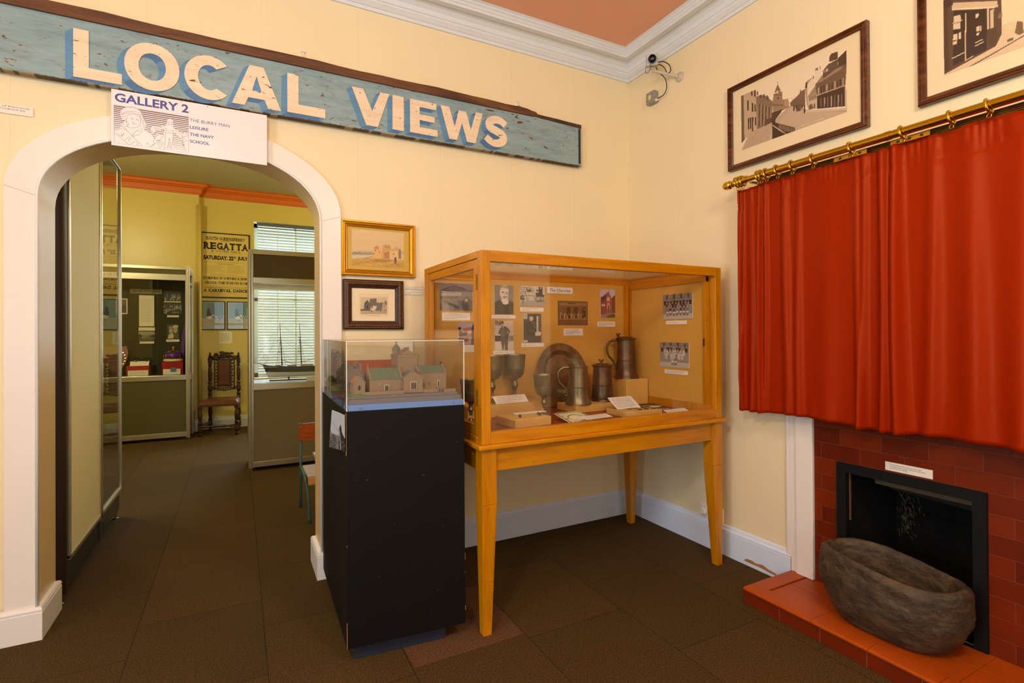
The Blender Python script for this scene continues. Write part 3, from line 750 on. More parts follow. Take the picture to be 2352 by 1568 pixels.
wall_label(-3.95, 2.414, .394, .042, 'white typed strip left of the arch, under the end of the blue sign', text=[('"Local Views". This formed part of Edmonds', .94, .03), ('shop in the High Street, now occupied by', .90, .03), ('& Co., Solicitors.', .45, .03)])
wall_label(-1.795, 1.676, .112, .019, 'thin white caption beside the dark carved frame, upper of two', text=[('The Carmelite Friary, South Queensferry', .9, .05), ('Reproduced from an original', .6, .05)])
wall_label(-1.797, 1.641, .112, .021, 'thin white caption beside the dark carved frame, lower of two', text=[('The Carmelite Friary, South Queensferry', .9, .05), ('Engraving', .26, .05)])

# ================================================================ framed pictures
def frame_xz(mb, x0, x1, z0, z1, prof, mi=0, to=None):
    """mitred frame: prof = list of (inset, depth) from outer edge inwards; faces -y"""
    to = to or (lambda a, d, z: (a, -d, z)); n = len(prof); v = []
    for cx, cz in ((0, 0), (1, 0), (1, 1), (0, 1)):
        for i, d in prof:
            v.append(to((x0 + i) if cx == 0 else (x1 - i), d, (z0 + i) if cz == 0 else (z1 - i)))
    f = []
    for k in range(4):
        j = (k + 1) % 4
        for i in range(n - 1): f.append((k * n + i, j * n + i, j * n + i + 1, k * n + i + 1))
    return mb.add(v, f, mi)
def toB(a, d, z): return (-d, -a, z)           # right-hand wall: a = distance from the corner
mat('gilt', (206, 150, 40), .32, .75, var=.12, vscale=9, stretch=(1, 1, 1)); mat('gilt_mount', (200, 164, 66), .5, .15)
fr = thing('framed_picture', 'gilt-framed watercolour of a ruined priory, right of the arch', 'picture', (-1.96, -.02, 1.745))
x0, x1, z0, z1 = -2.183, -1.737, 1.745, 2.072
m = MB(); frame_xz(m, x0, x1, z0, z1, [(0, .002), (0, .026), (.004, .030), (.008, .030), (.014, .022), (.020, .0245), (.030, .019), (.033, .021), (.037, .016), (.037, .008)]); fixn(m.build('frame', 'gilt', fr, smooth=True, angle=25))
MB().box(x0 + .036, x1 - .036, -.010, -.008, z0 + .036, z1 - .036).build('mount', 'gilt_mount', fr)
def watercolour():
    c = Cv(150, 108, (216, 184, 132), [(325, 150), (693, 178), (693, 418), (325, 402)])
    for i in range(26): c.ell(330 + 14 * i, 190 + 30 * math.sin(i * 1.7), 40, 14, (226, 192, 140), .25)
    c.rect(320, 300, 700, 324, (196, 172, 134)); c.poly([(325, 318), (350, 310), (440, 318), (500, 316), (500, 328), (325, 328)], (150, 132, 120), .8)
    for k in range(4): c.line([(330 + k * 35, 318), (348 + k * 35, 309), (365 + k * 35, 318)], 1.2, (112, 92, 80))
    c.poly([(325, 328), (480, 330), (500, 350), (325, 356)], (206, 186, 150)); c.poly([(325, 356), (420, 348), (520, 352), (693, 362), (693, 418), (325, 402)], (196, 150, 62))
    for i in range(60): c.ell(335 + (i * 53) % 350, 358 + (i * 17) % 48, 9 + i % 6, 3, ((206, 160, 60), (170, 128, 60), (220, 176, 90), (150, 112, 50))[i % 4], .5)
    c.poly([(472, 348), (474, 282), (500, 262), (536, 290), (540, 350)], (218, 172, 98)); c.poly([(480, 285), (500, 262), (520, 276), (516, 290)], (196, 118, 76), .7)
    c.poly([(538, 352), (540, 262), (560, 256), (600, 260), (604, 300), (590, 352)], (204, 156, 92)); c.poly([(560, 310), (590, 306), (590, 352), (552, 352)], (168, 112, 62), .7)
    c.poly([(590, 300), (665, 298), (668, 352), (590, 350)], (222, 182, 118)); c.poly([(596, 300), (640, 270), (664, 298)], (204, 160, 104)); c.poly([(652, 354), (654, 300), (662, 280), (672, 300), (672, 354)], (150, 116, 78))
    for q in ((492, 296), (520, 310), (566, 272), (584, 276), (556, 322), (620, 320), (480, 320)): c.ell(q[0], q[1], 4, 7, (134, 90, 60), .8)
    for q in (628, 636): c.line([(q, 348), (q - 1, 385)], 2.6, (92, 74, 66)); c.ell(q, 346, 4, 4, (92, 70, 60))
    c.ell(540, 368, 60, 10, (150, 112, 50), .5); c.ell(630, 388, 30, 3, (170, 124, 84), .7); c.line([(420, 350), (470, 340)], 1.5, (104, 84, 62)); c.noise(2); return c
print_on('painting', watercolour(), (x0 + .063, -.0108, z0 + .058), (1, 0, 0), (0, 0, 1), .315, .218, fr)

mat('carved_dark', (62, 32, 18), .4, var=.35, vscale=26, bump=.8, bscale=60); mat('carved_gold', (132, 88, 38), .45, .3); mat('paper_cream', (238, 218, 178), .5)
fr = thing('framed_picture', 'dark carved frame with a small ruined chapel engraving, below the gilt frame', 'picture', (-1.99, -.02, 1.424))
x0, x1, z0, z1 = -2.172, -1.811, 1.424, 1.722
m = MB(); frame_xz(m, x0, x1, z0, z1, [(0, .002), (0, .022), (.006, .028), (.024, .034), (.036, .028), (.039, .022), (.048, .018), (.052, .010)]); fixn(m.build('frame', 'carved_dark', fr, smooth=True, angle=25))
m = MB(); r = random.Random(3)
def leafrun(a, b, fixed, vert):
    t = a
    while t < b:
        for k in (-.006, .006):
            p = (fixed + k, -.0335, t) if vert else (t, -.0335, fixed + k); m.sphere(p, .0038, 6, 4, 0, (1.5 if not vert else .8, .6, 1.5 if vert else .8))
        t += .012
for zf in (z0 + .019, z1 - .019): leafrun(x0 + .02, x1 - .02, zf, False)
for xf in (x0 + .019, x1 - .019): leafrun(z0 + .02, z1 - .02, xf, True)
m.build('carving', 'carved_gold', fr, smooth=True)
MB().box(x0 + .050, x1 - .050, -.010, -.008, z0 + .050, z1 - .050).build('mount', 'paper_cream', fr)
def engraving():
    c = Cv(120, 92, (232, 208, 164), [(375, 583), (583, 590), (580, 740), (375, 738)])
    c.rect(388, 610, 570, 690, (206, 186, 148)); c.rect(388, 700, 568, 724, (190, 170, 134)); c.rect(388, 690, 568, 702, (96, 84, 66))
    c.poly([(410, 700), (412, 655), (434, 628), (456, 655), (456, 700)], (104, 94, 78)); c.poly([(412, 655), (434, 628), (440, 634), (418, 660)], (70, 62, 50)); c.ell(434, 676, 6, 12, (66, 58, 48))
    c.poly([(450, 668), (450, 622), (498, 618), (498, 668)], (112, 102, 86)); c.rect(456, 668, 490, 700, (222, 202, 164)); c.poly([(456, 668), (474, 668), (462, 690)], (120, 108, 90))
    c.poly([(495, 700), (498, 648), (548, 646), (535, 700)], (118, 108, 90)); c.poly([(530, 700), (540, 650), (560, 635), (568, 660), (568, 700)], (180, 162, 130)); c.ell(560, 650, 10, 16, (140, 126, 100))
    for i in range(40): c.line([(392 + (i * 37) % 172, 706 + (i * 7) % 18), (398 + (i * 37) % 172, 706 + (i * 7) % 18)], 1, (120, 104, 82))
    for i in range(30): c.line([(412 + (i * 19) % 140, 640 + (i * 13) % 58), (420 + (i * 19) % 140, 645 + (i * 13) % 58)], 1, (70, 62, 50), .6)
    for x in (462, 523): c.line([(x, 702), (x, 712)], 1.6, (50, 44, 36))
    for x in (470, 520): c.line([(430, 734), (525, 735)], .9, (130, 114, 90))
    c.line([(376, 584), (582, 591)], 1, (206, 180, 136)); c.noise(3); return c
print_on('engraving', engraving(), (x0 + .092, -.0106, z0 + .080), (1, 0, 0), (0, 0, 1), .180, .135, fr)

wood('mahogany', [(52, 24, 10), (96, 50, 22), (140, 80, 38)], 'y', 1.0, .25)
mat('cream_mount', (233, 212, 172), .35)
FRP = [(0, .004), (0, .030), (.004, .036), (.009, .036), (.011, .031), (.017, .034), (.019, .028), (.028, .030), (.032, .026), (.032, .014)]
def sideframe(a0, a1, z0, z1, label):
    fr = thing('framed_picture', label, 'picture', (-.02, -(a0 + a1) / 2, z0))
    m = MB(); frame_xz(m, a0, a1, z0, z1, FRP, to=toB); fixn(m.build('frame', 'mahogany', fr, smooth=True, angle=20))
    MB().box(-.018, -.016, -a1 + .03, -a0 - .03, z0 + .03, z1 - .03).build('mount', 'cream_mount', fr); return fr
def highstreet():
    c = Cv(300, 165, (232, 212, 182), [(40, 765), (1440, 88), (1472, 955), (68, 1485)], 5)
    c.poly([(68, 1485), (180, 1240), (480, 1100), (700, 880), (740, 880), (960, 940), (1472, 900), (1472, 955)], (182, 156, 128))
    c.poly([(560, 1120), (720, 890), (900, 960), (1472, 960), (700, 1240)], (190, 164, 136)); c.poly([(900, 950), (1472, 905), (1472, 925), (940, 968)], (204, 180, 150))
    c.poly([(40, 765), (245, 665), (270, 1200), (68, 1370)], (188, 162, 130))                      # pale house far left
    c.poly([(40, 765), (75, 750), (105, 1345), (68, 1390)], (108, 84, 60))
    for x, y, h in ((128, 820, 135), (188, 850, 120), (225, 870, 95), (175, 700, 60), (215, 690, 80)): c.poly([(x, y), (x + 20, y + 4), (x + 24, y + h), (x + 4, y + h)], (74, 54, 38))
    for x, y, h in ((145, 1055, 150), (172, 1045, 150), (198, 1040, 190), (236, 1040, 110)): c.poly([(x, y), (x + 18, y), (x + 20, y + h), (x + 4, y + h)], (66, 46, 32))
    c.poly([(245, 770), (300, 745), (360, 750), (470, 830), (470, 1110), (270, 1200)], (132, 106, 82))
    for i in range(9): x = 268 + i * 22; c.poly([(x, 860 + i * 6), (x + 11, 860 + i * 6), (x + 13, 1170 - i * 10), (x + 2, 1180 - i * 10)], (70, 50, 36) if i % 2 else (162, 134, 104))
    for x, y in ((255, 700), (300, 745), (345, 735), (385, 750), (400, 765)): c.rect(x, y, x + 16, y + 50, (86, 66, 50))
    c.poly([(370, 1075), (460, 1040), (462, 1100), (372, 1160)], (96, 72, 54))
    c.poly([(470, 830), (482, 730), (598, 700), (600, 800), (640, 800), (690, 840), (690, 900), (600, 950), (480, 1000)], (150, 122, 92))  # tower
    c.poly([(490, 712), (530, 600), (568, 670), (592, 712)], (128, 100, 74)); c.line([(530, 600), (526, 565)], 1.2, (120, 96, 72)); c.ell(530, 700, 11, 14, (226, 206, 172)); c.ell(575, 690, 10, 13, (218, 196, 160))
    c.rect(484, 738, 598, 748, (92, 70, 52)); c.ell(545, 785, 14, 18, (100, 76, 56)); c.poly([(630, 810), (672, 785), (692, 840), (692, 890), (630, 900)], (168, 140, 110)); c.rect(470, 870, 610, 885, (110, 86, 64))
    c.poly([(450, 1100), (470, 990), (600, 935), (590, 970), (520, 1060), (500, 1130)], (78, 58, 44)); c.line([(460, 990), (605, 935)], 2, (52, 38, 28))
    c.poly([(700, 850), (760, 790), (830, 720), (838, 655), (850, 690), (900, 660), (910, 880), (800, 900), (720, 890)], (120, 94, 70))
    for i in range(24): c.rect(720 + (i * 31) % 180, 780 + (i * 23) % 100, 728 + (i * 31) % 180, 796 + (i * 23) % 100, (76, 56, 42), .8)
    c.poly([(900, 650), (905, 600), (925, 550), (1010, 500), (1030, 760), (935, 900)], (172, 146, 118)); c.poly([(930, 600), (1020, 480), (1045, 600), (935, 760)], (222, 202, 172))
    c.poly([(900, 650), (905, 580), (930, 560), (930, 640)], (84, 62, 46))
    c.poly([(940, 770), (1060, 700), (1062, 920), (945, 930)], (196, 170, 140)); c.poly([(950, 755), (1040, 610), (1060, 620), (1055, 715), (945, 770)], (158, 130, 102))
    for i in range(5): c.rect(960 + i * 20, 760 - i * 8, 970 + i * 20, 820 - i * 8, (80, 60, 44))
    c.poly([(955, 880), (1000, 850), (1022, 915), (962, 938)], (110, 86, 66)); c.rect(1024, 850, 1042, 910, (84, 62, 46))
    c.poly([(1022, 620), (1025, 400), (1100, 385), (1112, 590)], (224, 204, 176)); 
    for x, y in ((1032, 385), (1050, 380), (1088, 360), (1000, 490)): c.rect(x, y, x + 14, y + 35, (96, 74, 56))
    c.poly([(1035, 600), (1130, 470), (1300, 350), (1440, 280), (1450, 330), (1440, 600), (1060, 740)], (112, 86, 64))   # long dark shop row
    c.poly([(1040, 590), (1130, 480), (1395, 355), (1385, 385), (1120, 560)], (150, 124, 98))
    c.poly([(1130, 420), (1200, 330), (1330, 260), (1335, 370), (1140, 520)], (100, 76, 56)); c.poly([(1170, 395), (1200, 385), (1200, 425), (1172, 435)], (196, 172, 142)); c.rect(1138, 410, 1155, 440, (190, 166, 136))
    c.poly([(1215, 300), (1215, 230), (1240, 190), (1325, 160), (1330, 260)], (90, 68, 50)); c.poly([(1330, 250), (1440, 140), (1450, 320), (1335, 360)], (80, 60, 44))
    c.poly([(1060, 740), (1430, 600), (1440, 880), (1070, 920)], (72, 52, 38))
    for i in range(10): x = 1075 + i * 36; c.poly([(x, 640 - i * 14), (x + 14, 634 - i * 14), (x + 16, 730 - i * 12), (x + 2, 736 - i * 12)], (60, 42, 30) if i % 3 else (188, 162, 132))
    c.line([(1060, 745), (1435, 605)], 3, (176, 150, 120))
    for i in range(7): x = 1110 + i * 46; c.poly([(x, 780 - i * 10), (x + 16, 776 - i * 10), (x + 18, 890), (x + 4, 892)], (172, 146, 118) if i % 2 else (120, 96, 74))
    c.poly([(1430, 620), (1450, 620), (1468, 890), (1440, 900)], (196, 170, 140))
    c.poly([(470, 1130), (500, 1060), (520, 1110), (780, 1170), (778, 1215), (660, 1260), (480, 1330)], (64, 46, 34))
    for i in range(14): x = 560 + i * 17; c.line([(x, 1130 + i * 4), (x + 3, 1215 - i * 1 + i * 2)], 1.5, (160, 132, 104))
    c.line([(470, 1140), (660, 1255)], 2, (206, 180, 148)); c.poly([(440, 1330), (470, 1140), (480, 1325)], (196, 170, 138))
    for x, y, k in ((900, 880, 100), (760, 890, 60), (790, 890, 40), (868, 880, 40), (815, 900, 50)): c.rect(x - 8, y, x + 10, y + k, (56, 40, 30)); c.ell(x, y, 8, 10, (70, 52, 40))
    c.poly([(790, 880), (830, 860), (860, 900), (850, 950), (790, 960)], (92, 70, 54), .8)
    for i in range(150): c.rect(90 + (i * 67) % 350, 1290 + (i * 29) % 170 - ((i * 67) % 350) * .35, 98 + (i * 67) % 350, 1297 + (i * 29) % 170 - ((i * 67) % 350) * .35, ((140, 116, 92), (206, 184, 156))[i % 2], .6)
    c.line([(860, 1150), (1170, 1040)], 1.5, (224, 206, 178), .6); c.noise(3); return c
fr = sideframe(.955, 1.762, 2.388, 2.902, 'brown-framed old photograph of a high street running to a clock tower')
print_on('photograph', highstreet(), (-.0185, -1.045, 2.495), (0, -1, 0), (0, 0, 1), .616, .329, fr)
def arcade():
    c = Cv(300, 160, (212, 184, 148), [(400, -6), (3646, -1548), (3663, -109), (410, 1086)], 9)
    c.poly([(1240, 400), (1600, 160), (3650, -900), (3650, -110), (1500, 640)], (214, 188, 150))
    c.poly([(400, -6), (1240, -500), (1240, 480), (1160, 650), (415, 1060)], (92, 68, 48))
    c.poly([(520, 30), (1180, 0), (1190, 90), (530, 125)], (204, 176, 140)); c.line([(535, 125), (1140, 92)], 3, (226, 200, 164))
    c.poly([(400, 100), (470, 110), (480, 980), (415, 1030)], (80, 58, 42)); c.poly([(400, -6), (540, -60), (545, 60), (400, 120)], (70, 50, 36))
    c.poly([(555, 150), (1030, 110), (1030, 700), (540, 940)], (62, 44, 30))
    for q in ([(715, 180), (733, 175), (730, 860), (712, 870)], [(1028, 100), (1062, 98), (1062, 400), (1035, 410)], [(1080, 140), (1130, 120), (1125, 400), (1080, 420)]): c.poly(q, (206, 178, 142))
    for q in ([(550, 225), (650, 200), (655, 300), (550, 320)], [(550, 330), (650, 310), (650, 400), (545, 415)], [(550, 485), (608, 470), (608, 560), (540, 570)], [(625, 460), (660, 445), (655, 545), (622, 555)], [(540, 590), (603, 570), (600, 620), (540, 635)], [(868, 190), (915, 180), (905, 240), (868, 250)], [(880, 375), (925, 360), (920, 430), (875, 445)], [(935, 360), (955, 358), (950, 435), (930, 440)], [(880, 470), (920, 455), (918, 490), (880, 500)]): c.poly(q, (214, 188, 154))
    for a in ([(530, 830), (700, 745)], [(865, 650), (980, 590)], [(545, 320), (670, 280)], [(870, 600), (960, 560)]): c.line(a, 2, (210, 184, 150))
    c.poly([(1040, 420), (1160, 370), (1195, 500), (1150, 650), (1060, 650)], (84, 62, 44)); c.poly([(730, 850), (835, 785), (830, 800), (720, 865)], (220, 194, 158))
    c.poly([(1430, 460), (1470, 270), (1540, 280), (1560, 460), (1490, 490)], (120, 92, 60)); c.poly([(1325, 555), (1412, 522), (1415, 560), (1325, 595)], (110, 84, 60))
    c.line([(780, 950), (1150, 740), (1560, 500), (2200, 260)], 2.5, (112, 86, 62)); c.poly([(1200, 180), (1280, 170), (1275, 230), (1190, 255)], (134, 106, 78))
    c.poly([(1240, -100), (2400, -700), (2400, 100), (1560, 300), (1420, 280), (1250, 360)], (226, 202, 160)); c.noise(3); return c
fr = sideframe(1.972, 2.785, 2.396, 2.912, 'brown-framed old photograph of a shop front, above the curtain rail')
print_on('photograph', arcade(), (-.0185, -2.066, 2.497), (0, -1, 0), (0, 0, 1), .614, .327, fr)
m = MB(); put_text(m, 'INES ARC', (-.0188, -2.094, 2.805), (0, -1, 0), (0, 0, 1), .058, .011, .02); m.build('lettering', mat('sepia_ink', (92, 66, 46), .5), fr)
# short settlement crack in the plaster above the picture
m = MB(); stroke(m, [(1.005, 2.985), (1.011, 2.97), (1.008, 2.95), (1.014, 2.93), (1.012, 2.90), (1.013, 2.87)], .0012, lambda a, z: (-.0006, -a, z)); struct(m.build('trim_8', 'joint_line'))
# ================================================================ CURTAIN AND RAIL
def satin():
    m = bpy.data.materials.new('red_satin'); t = NT(m)
    v = t.coords((1, 7, 170)); n = t.noise(v, 3, 5, .65)
    c = t.ramp(n, [(.25, rgb(144, 31, 0)), (.6, rgb(153, 34, 1)), (.85, rgb(161, 38, 2))])
    s = t.noise(t.coords((1, 30, 420)), 1.6, 2, .5); k = t.ramp(s, [(.24, (1, 1, 1, 1)), (.28, (0, 0, 0, 1))])
    c = t.mix(t.math('MULTIPLY', k, .75), c, rgb(104, 18, 6))
    t.link(c, t.b.inputs['Base Color']); t.b.inputs['Roughness'].default_value = .38; t.b.inputs['Specular IOR Level'].default_value = .30; t.b.inputs['Specular Tint'].default_value = (1, .4, .15, 1)
    t.b.inputs['Sheen Weight'].default_value = .0; t.b.inputs['Sheen Tint'].default_value = (1, .45, .25, 1); t.b.inputs['Sheen Roughness'].default_value = .4
    t.b.inputs['Anisotropic'].default_value = .4
    t.bump(n, .05, .002); MATS['red_satin'] = m
satin()
mat('brass', (206, 170, 44), .14, 1.0); mat('brass_dark', (120, 84, 30), .35, .8, var=.2, vscale=20)
FOLD = [(1.095, .016, .006), (1.112, .02, .005), (1.13, .018, .006), (1.175, .030, .020), (1.238, .040, .010), (1.272, .026, .012), (1.385, .022, .024), (1.465, .016, .020), (1.60, .012, .05), (1.752, .030, .016), (1.790, .034, .016), (1.868, .050, .020), (1.925, .062, .024), (2.06, .018, .03), (2.185, .026, .045), (2.345, .032, .05), (2.50, .04, .03), (2.60, .05, .025), (2.72, .03, .03), (2.84, .05, .025)]
def fold(s, z):
    t = (z - .95) / 1.28; d = 0
    for i, (c, a, w_) in enumerate(FOLD):
        cc = c + .016 * math.sin(i * 2.3 + t * 2.2) * (1 - t) ; k = .55 + .45 * (1 - t) if i > 2 else 1
        if a < .035: k *= .9 + .4 * math.sin(i + 2.5 * t)
        d += a * k * math.exp(-((s - cc) / (w_ * (1.15 - .3 * t))) ** 2)
    d += .0022 * math.sin(s * 190 + 3 * math.sin(s * 31)) * max(0, (z - 2.10) / .13) ** 1.2      # gathered heading tape
    d += .003 * math.sin(s * 74 + math.sin(s * 13) * 2) * max(0, (1.10 - z) / .15)                   # puckered hem
    if 2.118 < z < 2.14: d -= .004
    return d
s_list = [1.078 + (2.95 - 1.078) * i / 560 for i in range(561)]; NZ = 72
cu = thing('red_curtain', 'short rust-red satin curtain hanging from the brass pole over the fireplace', 'curtain', (-.13, -2.0, .95))
m = MB(); v = []
for j in range(NZ + 1):
    for s in s_list:
        lo = .948 + .006 * math.sin(s * 9 + 1) - .10 * fold(s, .95) - .006 * (1.3 < s < 1.0); hi = 2.228 + .004 * math.sin(s * 26)
        z = lo + (hi - lo) * j / NZ; d = fold(s, z); edge = max(0, (1.10 - s) / .022)
        v.append((-.105 - d + .055 * min(1, edge) ** 1.5, -s, z))
n = len(s_list); f = [(j * n + i, j * n + i + 1, (j + 1) * n + i + 1, (j + 1) * n + i) for j in range(NZ) for i in range(n - 1)]
m.add(v, f); ob = m.build('fabric', 'red_satin', cu, smooth='all')
md = ob.modifiers.new('thickness', 'SOLIDIFY'); md.thickness = .002; md.offset = 1
m = MB()
for i in range(0, 561 - 1):
    s, s2 = s_list[i], s_list[i + 1]
    for zz in (2.135,): m.quad((-.1062 - fold(s, zz), -s, zz - .0012), (-.1062 - fold(s2, zz), -s2, zz - .0012), (-.1062 - fold(s2, zz), -s2, zz + .0012), (-.1062 - fold(s, zz), -s, zz + .0012))
m.build('heading_seam', mat('seam_red', (120, 28, 8), .6), cu)
rl = thing('curtain_pole', 'polished brass curtain pole with rings and acorn finial above the red curtain', 'curtain rail', (-.14, -2.0, 2.25))
RX, RZ = -.150, 2.268
MB().tube([(RX, -1.085, RZ - .004), (RX, -1.29, RZ)], .0145, 16).build('pole', 'brass', rl, smooth=True)
MB().tube([(RX, -1.28, RZ), (RX, -3.2, RZ)], .0185, 20).build('pole', 'brass', rl, smooth=True)
rot = Matrix.Translation((RX, -1.03, RZ - .006)) @ Matrix.Rotation(math.radians(90), 4, 'X')
MB().lathe([(.0, -.012), (.012, -.008), (.021, .004), (.0245, .018), (.022, .028), (.024, .032), (.024, .038), (.017, .043), (.012, .050), (.018, .054), (.018, .060), (.012, .064), (.012, .075)], (0, 0, 0), 20, M=rot).build('finial', 'brass', rl, smooth=True, angle=50)
RINGS = [1.118, 1.137, 1.155, 1.258, 1.276, 1.307, 1.372, 1.457, 1.568, 1.752, 1.967, 2.142, 2.262, 2.39, 2.53, 2.68, 2.83]
ring0 = None
for s in RINGS:
    if ring0 is None:
        ring0 = MB().tube([(RX + .0275 * math.cos(a), -s + .006 * math.sin(a), RZ - .004 + .0275 * math.sin(a)) for a in [2 * math.pi * i / 28 for i in range(28)]], .0055, 8, closed=True).build('ring', 'brass', rl, smooth='all')
        eye0 = MB().tube([(RX + .003, -s + .0075 * math.cos(a), RZ - .0405 + .0075 * math.sin(a)) for a in [2 * math.pi * i / 14 for i in range(14)]], .002, 6, closed=True).build('eyelet', 'brass', ring0, smooth='all')
        s0 = s
    else:
        c = ring0.copy(); COL.objects.link(c); c.parent = rl; c.location = (0, -(s - s0), 0); e = eye0.copy(); COL.objects.link(e); e.parent = c
m = MB(); 
for k in range(5): m.box(-.105, -.09, -3.2, -1.215, 2.222 + k * .0075, 2.2275 + k * .0075)
m.box(-.09, -.075, -3.2, -1.215, 2.222, 2.26); m.build('track', 'brass_dark', rl)
for s in (1.735, 1.985):
    m = MB(); m.box(-.130, -.126, -s - .075, -s + .075, 2.226, 2.246); m.build('bracket_plate', 'gilt', rl)
    m = MB()
    for k in (-.045, .0, .045): m.box(-.1306, -.1301, -s + k - .006, -s + k + .006, 2.231, 2.241)
    m.split('slot', 'ink_black', rl)
for s in (1.20, 2.9):
    m = MB(); m.box(-.14, -.001, -s - .008, -s + .008, 2.243, 2.251); m.box(-.006, -.0, -s - .02, -s + .02, 2.20, 2.29); m.build('bracket', 'brass', rl)
for s in (1.163, 1.90):
    MB().tube([(RX, -s, RZ), (RX, -s - .022, RZ)], .0205, 16).build('collar', 'brass', rl, smooth=True)

# ================================================================ FIREPLACE
def tile_mat():
    m = bpy.data.materials.new('red_tile'); t = NT(m)
    tc = t.new('ShaderNodeTexCoord'); sp = t.new('ShaderNodeSeparateXYZ'); t.link(tc.outputs['Object'], sp.inputs[0])
    cb = t.new('ShaderNodeCombineXYZ')
    t.link(t.math('SUBTRACT', 0.0, sp.outputs[1]), cb.inputs[0]); t.link(sp.outputs[2], cb.inputs[1])
    mp = t.new('ShaderNodeMapping'); mp.inputs['Location'].default_value = (-1.608 + .192 * 10, -.0765 + .0825 * 2, 0); t.link(cb.outputs[0], mp.inputs[0])
    br = t.new('ShaderNodeTexBrick'); t.link(mp.outputs[0], br.inputs['Vector']); br.offset = .5; br.inputs['Scale'].default_value = 1
    br.inputs['Brick Width'].default_value = .192; br.inputs['Row Height'].default_value = .0825; br.inputs['Mortar Size'].default_value = .0011; br.inputs['Mortar Smooth'].default_value = .3
    br.inputs['Color1'].default_value = (0, 0, 0, 1); br.inputs['Color2'].default_value = (1, 1, 1, 1); br.inputs['Mortar'].default_value = (.5, .5, .5, 1)
    tile = t.ramp(br.outputs['Color'], [(0, rgb(98, 27, 1)), (.5, rgb(116, 36, 2)), (1, rgb(132, 44, 4))])
    n = t.noise(t.coords((1, 1, 1)), 7, 4, .6); c = t.mix(t.math('MULTIPLY', n, .5), tile, rgb(74, 20, 8))
    c = t.mix(t.math('MULTIPLY', br.outputs['Fac'], .8), c, rgb(120, 76, 56))
    t.link(c, t.b.inputs['Base Color']); t.b.inputs['Roughness'].default_value = .4; t.b.inputs['Specular IOR Level'].default_value = .25
    t.bump(t.math('SUBTRACT', 1.0, br.outputs['Fac']), .5, .002); MATS['red_tile'] = m
tile_mat()
def quarry(name, c1, c2, rough=.3):
    mat(name, c1, rough, var=.12, vscale=5, spec=.3); return name
quarry('quarry_top', (172, 72, 8), 0, .42); quarry('quarry_riser', (112, 34, 4), 0, .42)
mat('grout', (150, 132, 116), .9); mat('iron_black', (10, 10, 9), .7, spec=.25, var=.2, vscale=30); mat('soot', (12, 11, 10), .9, spec=.2, var=.5, vscale=20, bump=.6)
mat('lintel_brown', (86, 72, 52), .8, var=.2, vscale=12); mat('hood_grey', (62, 60, 58), .7, var=.25, vscale=9)
fp = thing('fireplace', 'red tiled fireplace with black iron opening and raised hearth below the curtain', 'fireplace', (-.1, -2.1, 0))
m = MB(); m.prism([(-3.1, .083), (-1.472, .083), (-1.472, 1.30), (-3.1, 1.30)], -.010, -.0, 'yz', [[(-2.19, .0835), (-1.605, .0835), (-1.605, .73), (-2.19, .73)]])
ob = m.build('tile_surround', 'red_tile', fp); ob.data.transform(Matrix.Translation((0, -2.1, 0))); ob.location = (0, 2.1, 0)
# painted mantel upright with beads, and the shelf rail hidden behind the curtain
m = MB(); pr = [(1.316, .0), (1.316, .016), (1.322, .020), (1.336, .020), (1.338, .012), (1.344, .012), (1.346, .020), (1.360, .020), (1.362, .013), (1.368, .013), (1.370, .022), (1.380, .024), (1.384, .030), (1.470, .030), (1.4735, .026), (1.4735, .0)]
v = [(-d, -s, z) for z in (.083, 1.36) for s, d in pr]; n = len(pr)
m.add(v, [(i, (i + 1) % n, n + (i + 1) % n, n + i) for i in range(n)] + [tuple(range(n)), tuple(range(2 * n - 1, n - 1, -1))]); fixn(m.build('mantel_upright', 'white_casing', fp))
MB().box(-.045, -.0, -3.2, -1.30, 1.30, 1.42).build('mantel_rail', 'white_casing', fp, bevel=.004)
m = MB(); m.prism([(-2.198, .083), (-1.597, .083), (-1.597, .736), (-2.198, .736)], -.024, -.0, 'yz', [[(-2.150, .0835), (-1.642, .0835), (-1.642, .690), (-2.150, .690)]]); m.build('iron_frame', 'iron_black', fp, bevel=.003)
m = MB(); a0, a1, b0, b1, D = -2.168, -1.629, -2.10, -1.69, .34; m.box(-.001, D, a0, a1, .066, .083)
m.quad((0, a1, .083), (0, a0, .083), (D, b0, .083), (D, b1, .083)); m.quad((D, b1, .083), (D, b0, .083), (D, b0, .70), (D, b1, .70)); m.quad((0, a1, .083), (D, b1, .083), (D, b1, .70), (0, a1, .70)); m.quad((0, a0, .083), (D, b0, .083), (D, b0, .70), (0, a0, .70)); m.quad((0, a1, .70), (0, a0, .70), (D, b0, .70), (D, b1, .70))
for k in range(7): m.box(D - .006, D, b0 + .01, b1 - .01, .12 + k * .075, .18 + k * .075)
m.build('firebox', 'soot', fp)
MB().box(.03, .07, a0 + .02, a1 - .12, .655, .70).build('lintel', 'lintel_brown', fp, bevel=.004)
m = MB(); m.quad((.07, a1 - .13, .665), (.07, a0 + .03, .665), (.20, b0 - .01, .585), (.20, b1 - .05, .600)); m.build('smoke_hood', 'hood_grey', fp)
m = MB(); r = random.Random(8)
for i in range(150):
    y = -1.745 - abs(r.gauss(0, .028)) + r.uniform(-.02, .03); z = r.uniform(.36, .62); L = r.uniform(.004, .022); w_ = r.uniform(.0006, .0014); x = .30 - r.uniform(0, .02)
    m.quad((x, y, z), (x, y - w_, z), (x, y - w_ - L * .35, z - L), (x, y - L * .35, z - L))
m.build('cobweb', mat('dust', (120, 108, 84), .9), fp)
mat('rust', (92, 60, 30), .8, var=.5, vscale=60)
m = MB(); m.box(.004, .012, -1.650, -1.6425, .45, .688); m.box(-.003, .01, -2.150, -2.145, .1, .60); m.split('rusty_lip', 'rust', fp)
